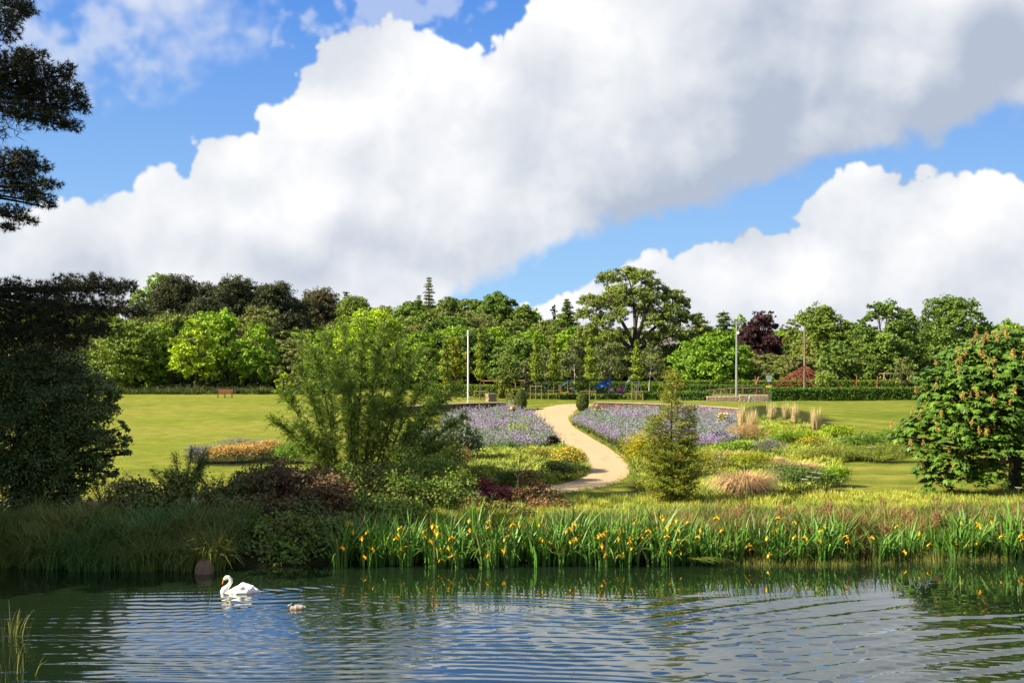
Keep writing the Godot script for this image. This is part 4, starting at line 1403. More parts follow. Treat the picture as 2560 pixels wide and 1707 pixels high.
func young_conifer() -> void:
	var r := seeded(6)
	var at := spot(6.15, -38.62)
	var t := thing("young_redwood", "feathery young conifer with several leaders in front of the path", "tree", at)
	var tb := Buf.new()
	var b := Buf.new()
	var cols := [Color(0.165, 0.215, 0.020), Color(0.215, 0.245, 0.022), Color(0.115, 0.170, 0.020), Color(0.24, 0.23, 0.034)]
	var tops := [[Vector3(0.05, 0, 0), 5.3, 1.35], [Vector3(-0.72, 0, 0.25), 3.6, 0.72], [Vector3(0.80, 0, -0.1), 3.9, 0.62], [Vector3(0.35, 0, 0.5), 2.4, 0.8]]
	for a in tops:
		var lead: Array = curve(Vector3(a[0].x * 0.25, -0.1, a[0].z * 0.25), Vector3(a[0].x * 0.9, a[1] * 0.4, a[0].z), Vector3(a[0].x, a[1], a[0].z), 10)
		tb.pipe(lead, 0.075 if a[1] > 5.0 else 0.035, 0.008, Color(0.075, 0.045, 0.028), 7)
		var n := int(a[1] * 24.0)
		for k in n:
			var f := 0.06 + 0.93 * k / n
			var p := along(lead, f)
			var ang := k * 2.4 + r.randf_range(-0.3, 0.3)
			var l: float = (a[2] * pow(1.0 - f, 0.72) * (0.55 + 0.45 * ss(0.0, 0.18, f)) + 0.10) * r.randf_range(0.4, 1.25)
			var d := Vector3(cos(ang), r.randf_range(0.15, 0.6), sin(ang))
			var e := p + d * l
			tb.tube(p, e, 0.014, 0.004, Color(0.075, 0.045, 0.028), 4)
			var tone := shade_of(cols, r, 0.16)
			var m := int(l * 16.0) + 3
			for q in m:
				var u := (q + 0.4) / m
				for s in [-1.0, 1.0]:
					var lp: Vector3 = p.lerp(e, 0.2 + 0.8 * u)
					var side: Vector3 = d.cross(Vector3.UP).normalized() * s
					var ld: Vector3 = (side * 0.8 + d * 0.6 + unit(r) * 0.35 + Vector3(0, -0.15, 0)).normalized()
					for w in 5:
						var at2: Vector3 = lp + ld * (0.035 + w * 0.04)
						var nd: Vector3 = (ld * 0.5 + unit(r) * 0.8).normalized()
						b.leaf(at2, nd, across(nd, r), 0.095, 0.026, tone * r.randf_range(0.8, 1.25))
	part(t, "trunk", tb.mesh(mat.bark))
	part(t, "crown", b.mesh(mat.leaf))


func palm_leaf(b: Buf, r: RandomNumberGenerator, p: Vector3, out: Vector3, size: float, col: Color) -> void:
	var up := (Vector3.UP + unit(r) * 0.45 + out * 0.3).normalized()
	var f := (out - up * out.dot(up)).normalized()
	var s := up.cross(f)
	for k in 7:
		var a := (k - 3) * 0.62
		var d := (f * cos(a) + s * sin(a) - up * r.randf_range(0.15, 0.55)).normalized()
		var nm := (up - d * up.dot(d)).normalized()
		b.leaf(p, d, nm, size * (1.0 - absf(k - 3) * 0.13), size * 0.36, col * r.randf_range(0.9, 1.12))


func chestnut() -> void:
	var r := seeded(7)
	var at := spot(20.85, -41.26)
	var t := thing("horse_chestnut", "horse chestnut with spent flower spikes at the right edge", "tree", at)
	var lobes := []
	for a in [[20.69, 6.60, -41.00, 1.61, 0.82], [19.42, 6.25, -40.60, 1.24, 0.82], [18.54, 5.98, -41.00, 1.08, 0.75], [17.47, 5.27, -40.60, 0.89, 0.67], [18.43, 5.21, -40.00, 1.31, 0.77], [19.73, 5.30, -39.80, 1.57, 1.04], [17.38, 4.46, -40.80, 0.82, 0.61], [17.91, 4.25, -40.00, 1.31, 0.70], [19.19, 4.03, -39.40, 1.55, 0.86], [17.12, 3.62, -40.20, 1.05, 0.63], [16.49, 3.23, -40.60, 0.78, 0.53], [15.99, 2.89, -41.00, 0.47, 0.36], [17.73, 3.06, -39.60, 1.30, 0.69], [19.19, 2.73, -39.40, 1.55, 0.79], [16.85, 2.37, -40.40, 0.88, 0.53], [17.74, 1.97, -40.00, 1.05, 0.59], [17.11, 1.55, -40.60, 0.71, 0.46], [17.29, 0.98, -40.60, 0.71, 0.36], [18.26, 1.36, -40.00, 1.05, 0.49], [19.13, 1.56, -39.80, 0.87, 0.59], [22.48, 5.44, -41.00, 1.97, 1.61], [22.48, 3.11, -41.00, 1.97, 1.61], [21.60, 5.56, -42.80, 1.87, 1.31], [19.54, 3.91, -42.40, 1.67, 1.30], [21.04, 2.57, -42.80, 1.87, 1.12], [22.30, 1.49, -41.00, 1.61, 0.72], [21.89, 6.50, -43.00, 1.13, 0.75]]:
		lobes.append([Vector3(a[0], a[1], a[2]) - at, Vector3(a[3], a[4], a[3] * 0.9)])
	var tb := Buf.new()
	trunk_to(tb, r, lobes, 1.5, 0.26, Color(0.075, 0.060, 0.045))
	part(t, "trunk", tb.mesh(mat.bark))
	var cols := [Color(0.066, 0.138, 0.017), Color(0.094, 0.176, 0.019), Color(0.048, 0.100, 0.015)]
	var b := Buf.new()
	var lead := []
	for l in lobes:
		var rad: Vector3 = l[1]
		var n := int(rad.x * rad.y * 250.0)
		for k in n:
			var d := unit(r)
			if d.y < -0.55:
				d.y = -d.y
			var p: Vector3 = l[0] + d * rad * r.randf_range(0.6, 1.03)
			var out := Vector3(d.x, d.y * 0.3, d.z).normalized()
			if k % 30 == 0 and d.z > 0.1 and p.z > -1.0 and lead.size() < 150:
				lead.append([p, out])
			else:
				palm_leaf(b, r, p, out, r.randf_range(0.20, 0.31), shade_of(cols, r, 0.22))
	part(t, "crown", b.mesh(mat.gloss))
	# some outer leaves singly
	var shapes := []
	for k in 5:
		var lb := Buf.new()
		palm_leaf(lb, r, Vector3.ZERO, Vector3(0, 0.1, 1).normalized(), 0.24, shade_of(cols, r, 0.15) * 1.05)
		shapes.append(lb.mesh(mat.gloss))
	for q in lead:
		var o := part(t, "leaf", shapes[r.randi() % 5])
		o.position = q[0]
		o.rotation.y = atan2(q[1].x, q[1].z)
	# candles that have flowered
	var candles := []
	for k in 4:
		var cb := Buf.new()
		cb.pipe([Vector3.ZERO, Vector3(0.01, 0.30, 0)], 0.012, 0.004, Color(0.20, 0.16, 0.05), 5)
		for q in 46:
			var y := 0.05 + 0.27 * q / 46.0
			var w := 0.075 * (1.0 - 0.65 * q / 46.0)
			var d := unit(r)
			d.y *= 0.4
			cb.leaf(Vector3(d.x * w * 0.3, y, d.z * w * 0.3), d.normalized(), across(d.normalized(), r), w * 1.1, 0.028, shade_of([Color(0.50, 0.290, 0.090), Color(0.44, 0.20, 0.08), Color(0.40, 0.30, 0.08)], r, 0.2))
		candles.append(cb.mesh(mat.petal))
	for l in lobes:
		var rad: Vector3 = l[1]
		for k in int(rad.x * rad.y * 4.2) + 2:
			var a := r.randf() * TAU
			var e := r.randf_range(0.15, 1.0)
			var d := Vector3(cos(a) * cos(e), sin(e), absf(sin(a)) * cos(e))
			var o := part(t, "flower_spike", candles[r.randi() % 4])
			o.position = l[0] + d * rad * 1.06
			o.rotation = Vector3(r.randf_range(-0.25, 0.25), r.randf() * TAU, r.randf_range(-0.25, 0.25))
			o.scale = Vector3.ONE * r.randf_range(0.9, 1.4)


# ---------------------------------------------------------------- the far bank of the pond
func broad_shrub(called: String, label: String, at: Vector3, lobes: Array, cols: Array, leaf: float, dense: float, r: RandomNumberGenerator, group := "") -> void:
	var t := thing(called, label, "shrub", at, group)
	var own := []
	for l in lobes:
		own.append([Vector3(l[0], l[1], l[2]) - at, Vector3(l[3], l[4], l[3] * 0.8)])
	var tb := Buf.new()
	for l in own:
		for k in 4:
			tb.pipe(curve(Vector3(l[0].x * 0.4 + r.randf_range(-0.2, 0.2), -0.05, l[0].z * 0.5), Vector3(l[0].x * 0.7, l[0].y * 0.6, l[0].z), l[0] + unit(r) * l[1] * 0.6, 3), 0.018, 0.006, Color(0.075, 0.035, 0.025), 4)
	part(t, "stems", tb.mesh(mat.bark)).set_meta("kind", "stuff")
	var b := Buf.new()
	foliage(b, r, own, dense * 1.7, 17, leaf * 1.3, leaf * 0.85, cols, false, 0.25, 0.42)
	part(t, "foliage", b.mesh(mat.leaf))


func bank() -> void:
	var r := seeded(8)
	var purple := [Color(0.130, 0.048, 0.042), Color(0.095, 0.110, 0.028), Color(0.145, 0.075, 0.045), Color(0.090, 0.145, 0.028)]
	var green := [Color(0.110, 0.190, 0.028), Color(0.150, 0.230, 0.032), Color(0.125, 0.120, 0.035)]
	var mixed := [Color(0.110, 0.165, 0.030), Color(0.140, 0.100, 0.042), Color(0.150, 0.205, 0.036)]
	broad_shrub("dogwood", "purple-leaved shrub on the left bank below the orange flowers", spot(-8.63, -33.69), [[-10.04, 1.05, -35.00, 0.92, 0.64], [-9.12, 1.41, -35.60, 0.93, 0.65], [-8.34, 1.49, -35.60, 0.84, 0.65], [-9.10, 0.73, -33.80, 1.24, 0.68], [-9.90, 0.51, -33.00, 0.78, 0.61], [-7.92, 0.80, -33.80, 0.89, 0.65]], purple, 0.11, 82.0, r)
	broad_shrub("dogwood", "purple and green shrub at the foot of the willow's left stem", spot(-6.96, -34.91), [[-7.65, 1.43, -36.00, 0.94, 0.66], [-6.67, 1.20, -35.00, 0.98, 0.67], [-7.18, 0.73, -33.80, 1.09, 0.65], [-6.39, 1.35, -36.00, 0.79, 0.63], [-7.32, 1.41, -38.40, 0.74, 0.57]], purple, 0.11, 82.0, r)
	broad_shrub("dogwood", "green leafy shrub overhanging the water right of the swan", spot(-6.54, -28.99), [[-7.73, 0.53, -31.80, 0.89, 0.64], [-6.72, 0.57, -31.60, 0.88, 0.69], [-6.97, 0.10, -30.90, 0.95, 0.49], [-7.78, 0.03, -30.90, 0.68, 0.43], [-6.00, 0.19, -31.10, 0.63, 0.49], [-5.82, 0.56, -32.00, 0.70, 0.56]], green, 0.12, 80.0, r)
	broad_shrub("dogwood", "low purple-tinged shrub between the rock and the green shrub", spot(-8.40, -29.28), [[-9.18, 0.35, -32.00, 0.76, 0.59], [-8.40, 0.10, -31.20, 0.65, 0.49], [-9.88, 0.21, -32.00, 0.56, 0.48]], mixed, 0.11, 80.0, r)
	broad_shrub("dogwood", "leafy green shrub in front of the willow", spot(-5.16, -36.22), [[-5.73, 1.07, -36.80, 0.80, 0.64], [-5.16, 1.30, -38.60, 1.01, 0.74], [-4.14, 1.12, -37.00, 0.87, 0.68], [-5.02, 0.71, -35.20, 1.08, 0.62], [-3.76, 0.66, -35.00, 0.92, 0.58], [-6.58, 1.27, -40.00, 0.77, 0.59]], green, 0.11, 84.0, r)
	broad_shrub("dogwood", "dense green shrub right of the willow's foot", spot(-3.18, -38.12), [[-3.72, 1.44, -39.40, 0.96, 0.76], [-2.90, 1.54, -40.00, 0.87, 0.70], [-2.86, 0.93, -37.20, 0.98, 0.65], [-2.10, 1.10, -38.20, 0.73, 0.60], [-4.47, 1.78, -41.60, 0.73, 0.73], [-2.49, 1.76, -41.80, 0.66, 0.66]], green, 0.10, 84.0, r)
	broad_shrub("dogwood", "mixed purple and green shrub above the leftmost irises", spot(-5.24, -31.85), [[-5.93, 0.51, -33.40, 0.73, 0.53], [-5.02, 0.54, -33.20, 0.81, 0.52], [-5.58, 0.24, -32.20, 0.65, 0.42]], mixed, 0.11, 82.0, r)
	var red := [Color(0.225, 0.045, 0.053), Color(0.262, 0.075, 0.068), Color(0.165, 0.045, 0.045)]
	var rust := [Color(0.215, 0.111, 0.058), Color(0.169, 0.143, 0.039), Color(0.195, 0.078, 0.058), Color(0.143, 0.156, 0.039)]
	broad_shrub("smoke_bush", "deep red-leaved bush beside the sand path", spot(-0.62, -39.68), [[-1.24, 1.06, -40.00, 0.42, 0.24], [-0.72, 0.78, -40.00, 0.49, 0.28], [-0.19, 0.67, -39.60, 0.45, 0.28]], red, 0.10, 120.0, r)
	broad_shrub("smoke_bush", "russet bush with reddish top where the path turns left", spot(1.00, -38.62), [[0.49, 0.79, -38.60, 0.57, 0.34], [1.17, 0.85, -38.80, 0.51, 0.44], [0.67, 1.36, -39.40, 0.41, 0.38], [1.41, 0.65, -38.40, 0.50, 0.34], [1.05, 0.54, -37.60, 0.76, 0.30], [1.78, 0.57, -37.40, 0.43, 0.23]], rust, 0.09, 110.0, r)
	broad_shrub("smoke_bush", "yellow-green and brown bush just above the middle irises", spot(-0.41, -35.77), [[-1.06, 0.62, -36.60, 0.64, 0.35], [-0.25, 0.58, -36.40, 0.64, 0.32], [-1.55, 0.64, -37.00, 0.49, 0.39], [0.38, 0.49, -36.00, 0.57, 0.25]], [Color(0.13, 0.14, 0.025), Color(0.10, 0.12, 0.022), Color(0.13, 0.075, 0.035)], 0.09, 100.0, r)
	broad_shrub("dogwood", "dark green shrub among the sedges below the evergreen oak", spot(-12.6, -34.4), [[-13.2, 1.3, -34.6, 0.9, 0.7], [-12.3, 1.1, -34.2, 0.9, 0.6], [-11.6, 1.5, -34.8, 0.8, 0.7]], mixed, 0.11, 82.0, r)
	broad_shrub("dogwood", "purple and green shrub between the bushy sapling and the willow", spot(-9.2, -37.6), [[-9.9, 1.2, -37.6, 0.9, 0.65], [-9.0, 1.45, -37.9, 0.9, 0.7], [-8.3, 1.3, -37.4, 0.9, 0.7]], purple, 0.11, 82.0, r)
	# sprigs of willow standing on the left bank
	for a in [[-12.28, -37.14, 3.0, 2.3, 5200, "bushy willow sapling left of the orange flowers"], [-15.01, -36.67, 2.4, 1.5, 1500, "thin sapling beside the dark evergreen oak"], [-9.59, -37.43, 1.6, 2.4, 1500, "wispy sapling in front of the orange flowers"], [-11.00, -36.67, 2.0, 1.6, 2600, "low green sapling right of the bushy one"]]:
		var t := thing("willow_sapling", a[5], "sapling", spot(a[0], a[1]), "saplings on the left bank")
		var st := Buf.new()
		var lf := Buf.new()
		for k in 9:
			var ang := k * 2.4
			var e := Vector3(cos(ang) * a[2] * 0.5 * r.randf_range(0.4, 1.0), a[3] * r.randf_range(0.55, 1.0), sin(ang) * 0.7)
			var c := curve(Vector3(0, -0.1, 0), Vector3(e.x * 0.4, e.y * 0.6, e.z * 0.4), e, 6)
			st.pipe(c, 0.022, 0.006, Color(0.06, 0.05, 0.03), 5)
			for q in int(a[4] / 9.0):
				var p := along(c, r.randf_range(0.25, 1.0)) + unit(r) * 0.22 * r.randf()
				var d := (unit(r) + e.normalized() * 0.6).normalized()
				lf.leaf(p, d, across(d, r), r.randf_range(0.09, 0.15), 0.022, shade_of([Color(0.065, 0.110, 0.024), Color(0.085, 0.130, 0.03)], r))
		part(t, "stems", st.mesh(mat.bark))
		part(t, "foliage", lf.mesh(mat.leaf))
	irises()
	grasses()


func irises() -> void:
	var r := seeded(9)
	var leaf_meshes := []
	for k in 7:
		var b := Buf.new()
		var stems := Buf.new()
		for q in 40:
			var a := r.randf() * TAU
			var out := Vector3(cos(a), 0, sin(a))
			var h := r.randf_range(0.75, 1.50)
			b.blade(blade_points(r, out * 0.30 * sqrt(r.randf()), h, out * r.randf_range(0.05, 0.85), 0.0 if r.randf() < 0.38 else r.randf_range(0.2, 0.75), 6), out.cross(Vector3.UP).rotated(Vector3.UP, r.randf_range(-0.8, 0.8)), r.randf_range(0.045, 0.078), shade_of([Color(0.048, 0.135, 0.018), Color(0.064, 0.165, 0.022), Color(0.036, 0.100, 0.016)], r), shade_of([Color(0.080, 0.200, 0.024), Color(0.105, 0.225, 0.030)], r) if r.randf() < 0.88 else Color(0.24, 0.19, 0.07))
		leaf_meshes.append(b.mesh(mat.iris))
	var blooms := []
	for k in 4:
		var b := Buf.new()
		var y0 := Color(0.60, 0.32, 0.010)
		b.tube(Vector3(0, -0.55, 0), Vector3(0, 0, 0), 0.007, 0.006, Color(0.07, 0.13, 0.02), 4)
		for q in 3:
			var a := q * TAU / 3.0 + k
			var o := Vector3(cos(a), 0, sin(a))
			var s := o.cross(Vector3.UP)
			var p := [Vector3.ZERO, o * 0.045 + Vector3(0, 0.02, 0), o * 0.085 + Vector3(0, -0.015, 0), o * 0.10 + Vector3(0, -0.065, 0)]
			b.blade(p, s, 0.075, y0, Color(0.66, 0.42, 0.015))
			var u := Vector3(cos(a + 1.05), 0, sin(a + 1.05))
			b.blade([Vector3.ZERO, u * 0.015 + Vector3(0, 0.04, 0), u * 0.03 + Vector3(0, 0.075, 0)], u.cross(Vector3.UP), 0.04, y0, Color(0.70, 0.48, 0.02))
			b.leaf(Vector3(0, 0.0, 0), (o + Vector3(0, 0.5, 0)).normalized(), (Vector3.UP - o * 0.5).normalized(), 0.06, 0.03, Color(0.66, 0.44, 0.012))
		blooms.append(b.mesh(mat.petal))
	# stretches along the water: from x, to x, how deep the stand is, blooms per clump, label
	var stands := [
		[-5.2, -1.6, 3, 1.0, "shaded yellow flag iris clump at the water's edge below the dogwoods", 1.0],
		[-1.6, 1.2, 3, 1.5, "half-shaded yellow flag iris clump below the russet bush", 1.0],
		[1.2, 5.6, 3, 1.6, "sunlit yellow flag iris clump between the russet bush and the young conifer", 1.02],
		[5.6, 7.1, 3, 0.7, "sunlit yellow flag iris clump left of the dark gap in the bank", 0.95],
		[7.7, 10.6, 3, 0.55, "yellow flag iris clump in the rounded stand between two gaps", 0.98],
		[11.3, 14.0, 2, 0.5, "yellow flag iris clump in the thin stand below the chestnut", 0.8],
		[14.0, 21.0, 3, 1.1, "yellow flag iris clump at the far right of the water's edge", 0.95]]
	for s in stands:
		for row in s[2]:
			var x: float = s[0] + 0.2 * row
			while x < s[1]:
				var z: float = shore(x) - 0.05 - row * 0.5 + r.randf_range(-0.15, 0.15)
				var t := thing("yellow_iris", s[4], "iris", Vector3(x, maxf(ground(x, z), -0.15) - 0.03, z), "yellow flag irises along the bank")
				var k: float = s[5] * r.randf_range(0.72, 1.14)
				var lv := part(t, "leaves", leaf_meshes[r.randi() % 7])
				lv.scale = Vector3(k, k, k)
				lv.rotation.y = r.randf() * TAU
				var n := int(s[3] * (1.05 if row == 0 else 0.8) + r.randf())
				for q in n:
					var a := r.randf_range(0.1, 3.0)
					for w in (2 if r.randf() < 0.4 else 1):
						var o := part(t, "flower", blooms[r.randi() % 4])
						o.position = Vector3(cos(a) * 0.34 + w * 0.06, (0.42 + 0.72 * r.randf() - 0.14 * w) * k, sin(a) * 0.40)
						o.rotation = Vector3(r.randf_range(-0.2, 0.2), r.randf() * TAU, r.randf_range(-0.2, 0.2))
						o.scale = Vector3.ONE * r.randf_range(0.9, 1.3)
				x += r.randf_range(0.30, 0.46) if r.randf() < 0.86 else 0.85


func band(x0: float, x1: float, d0: float, d1: float, n: int, r: RandomNumberGenerator) -> Array:
	var out := []
	for k in n:
		var x := r.randf_range(x0, x1)
		out.append(Vector2(x, shore(x) - r.randf_range(d0, d1)))
	return out


func grasses() -> void:
	var r := seeded(10)
	var lush := [Color(0.130, 0.194, 0.036), Color(0.170, 0.244, 0.038), Color(0.097, 0.154, 0.032)]
	var dry := [Color(0.190, 0.165, 0.065), Color(0.130, 0.150, 0.040), Color(0.24, 0.19, 0.095)]
	var long := tuft(r, 24, 0.66, 0.018, 0.5, 0.16, lush, dry + lush + lush, 0.3, 0.16)
	var wet := tuft(r, 26, 0.95, 0.026, 0.7, 0.2, [Color(0.088, 0.158, 0.035), Color(0.114, 0.184, 0.038)], [Color(0.149, 0.201, 0.052), Color(0.175, 0.184, 0.070)], 0.6, 0.18)
	var straw := tuft(r, 20, 0.95, 0.014, 0.38, 0.15, dry, [Color(0.26, 0.19, 0.095), Color(0.22, 0.12, 0.06)], 0.2, 0.16)
	var low := tuft(r, 22, 0.30, 0.014, 0.16, 0.06, [Color(0.176, 0.252, 0.034), Color(0.218, 0.269, 0.041)], [Color(0.269, 0.302, 0.050)], 0.15, 0.16, 4)
	var rush := tuft(r, 14, 0.42, 0.009, 0.05, 0.04, [Color(0.130, 0.182, 0.033)], [Color(0.195, 0.208, 0.058)], 0.02, 0.22, 3)
	# left bank, in the pine's shade
	strew("bank_sedge", "rough dark sedges on the shaded left bank", "sedge", wet.mesh(mat.blade), band(-18.5, -8.6, -0.1, 3.4, 1900, r), r, 0.75, 1.35, Color(0.58, 0.92, 0.62), Color(1.15, 1.05, 0.72), -0.25)
	strew("dry_grass", "dry brownish grass on the left bank", "grass", straw.mesh(mat.blade), band(-15.5, -9.5, 1.6, 4.4, 200, r), r, 0.7, 1.1, Color(0.5, 0.45, 0.4), Color(0.8, 0.7, 0.6))
	strew("bank_grass", "tall green and brown grass behind the sunlit irises", "grass", long.mesh(mat.blade), band(2.6, 28.0, 1.0, 5.2, 4800, r) + band(1.2, 2.6, 2.0, 5.0, 140, r), r, 0.6, 1.05, Color(0.62, 0.78, 0.6), Color(1.15, 1.08, 0.85))
	strew("dry_grass", "straw-coloured dead stems among the tall grass on the right bank", "grass", straw.mesh(mat.blade), band(5.0, 28.0, 1.0, 3.6, 620, r), r, 0.55, 1.0, Color(0.7, 0.62, 0.5), Color(1.1, 1.0, 0.9))
	strew("short_grass", "short rough grass between the bank and the flower beds", "grass", low.mesh(mat.blade), band(1.0, 28.0, 4.4, 9.5, 4800, r) + band(-18.0, 1.0, 4.0, 8.0, 1600, r), r, 0.7, 1.4, Color(0.9, 0.95, 0.8), Color(1.3, 1.15, 1.0))
	strew("water_rush", "thin rushes standing in the shallows on the right", "rush", rush.mesh(mat.blade), band(6.5, 15.5, -0.9, 0.2, 420, r), r, 0.6, 1.0, Color(0.9, 0.9, 0.8), Color(1.25, 1.15, 1.0), -0.6)
	var dock := Buf.new()
	for k in 5:
		var a := k * 2.4
		var tip := Vector3(cos(a) * 0.12, r.randf_range(0.7, 1.05), sin(a) * 0.12)
		dock.tube(Vector3(cos(a) * 0.04, 0, sin(a) * 0.04), tip, 0.010, 0.005, Color(0.20, 0.09, 0.05), 4)
		for q in 30:
			var d := unit(r)
			dock.leaf(tip * r.randf_range(0.5, 1.0), d, across(d, r), 0.055, 0.03, shade_of([Color(0.21, 0.105, 0.05), Color(0.25, 0.15, 0.07)], r))
	strew("dock_stalks", "rusty dock stalks rising from the tall grass on the right bank", "dock", dock.mesh(mat.blade), band(5.5, 19.0, 0.7, 4.6, 60, r), r, 0.6, 1.0)
	strew("thatch", "dead brown thatch in the gaps between the iris stands", "grass", straw.mesh(mat.blade), band(6.9, 7.9, 0.0, 1.8, 70, r) + band(10.4, 11.5, 0.0, 1.8, 70, r), r, 0.7, 1.0, Color(0.35, 0.26, 0.18), Color(0.6, 0.46, 0.32))
	var creeping := []
	for p in path_rim:
		for k in 2:
			creeping.append(p + Vector2(r.randf_range(-0.22, 0.22), r.randf_range(-0.22, 0.22)))
	strew("edge_grass", "short grass creeping over the edges of the sand path", "grass", low.mesh(mat.blade), creeping, r, 0.35, 0.75, Color(0.8, 0.9, 0.7), Color(1.2, 1.1, 0.9))
	# a sheaf bent down to the water
	var fl := Buf.new()
	for k in 46:
		var p := Vector3(r.randf_range(-0.35, 0.35), 0.1, r.randf_range(-0.25, 0.1))
		fl.blade(blade_points(r, p, 0.42, Vector3(r.randf_range(0.1, 0.9), -0.1, r.randf_range(0.2, 0.75)), 0.55, 6), Vector3(0.5, 0, -0.6).normalized(), 0.03, Color(0.09, 0.15, 0.025), Color(0.15, 0.20, 0.04))
	single("fallen_iris", "sheaf of iris leaves bent down onto the water below the conifer", "iris", Vector3(5.6, 0.0, shore(5.6) + 0.25), fl.mesh(mat.iris))
	# tufts in the near water at the left edge
	for a in [[-11.55, -22.7, 0.9, "sunlit tuft of reeds in the water at the left edge"], [-10.15, -20.1, 0.75, "few thin reeds at the bottom left corner of the pond"]]:
		var tf := tuft(r, 44 if a[2] > 0.8 else 14, 1.0 * a[2], 0.012, 0.25, 0.12, [Color(0.10, 0.14, 0.025), Color(0.14, 0.16, 0.03)], [Color(0.20, 0.20, 0.05)], 0.15, 0.5, 5)
		single("reed_tuft", a[3], "reeds", Vector3(a[0], -0.12, a[1]), tf.mesh(mat.blade))


# ---------------------------------------------------------------- the flower beds
func spikes(r: RandomNumberGenerator, n: int, tall: float, bloom: Array, leaf: Array, foot := 0.2) -> Mesh:
	var b := Buf.new()
	for k in n:
		var a := r.randf() * TAU
		var o := Vector3(cos(a), 0, sin(a))
		var h := tall * r.randf_range(0.7, 1.1)
		var p := o * foot * sqrt(r.randf())
		var tip := p + Vector3(0, h, 0) + o * r.randf_range(0.02, 0.16)
		var d := (tip - p).normalized()
		var nm := across(d, r)
		b.spike(p, d, nm, h, 0.02, shade_of(leaf, r))
		for q in 5:
			var f := r.randf_range(0.52, 1.02)
			var nd := (unit(r) + d).normalized()
			b.spike(p.lerp(tip, f), nd, across(nd, r), 0.055, 0.05, shade_of(bloom, r))
		for q in 8:
			var nd := (unit(r) + Vector3.UP * 0.6).normalized()
			b.leaf(p + Vector3(0, h * 0.4 * r.randf(), 0) + o * 0.05, nd, across(nd, r), 0.10, 0.035, shade_of(leaf, r))
	return b.mesh(mat.leaf)


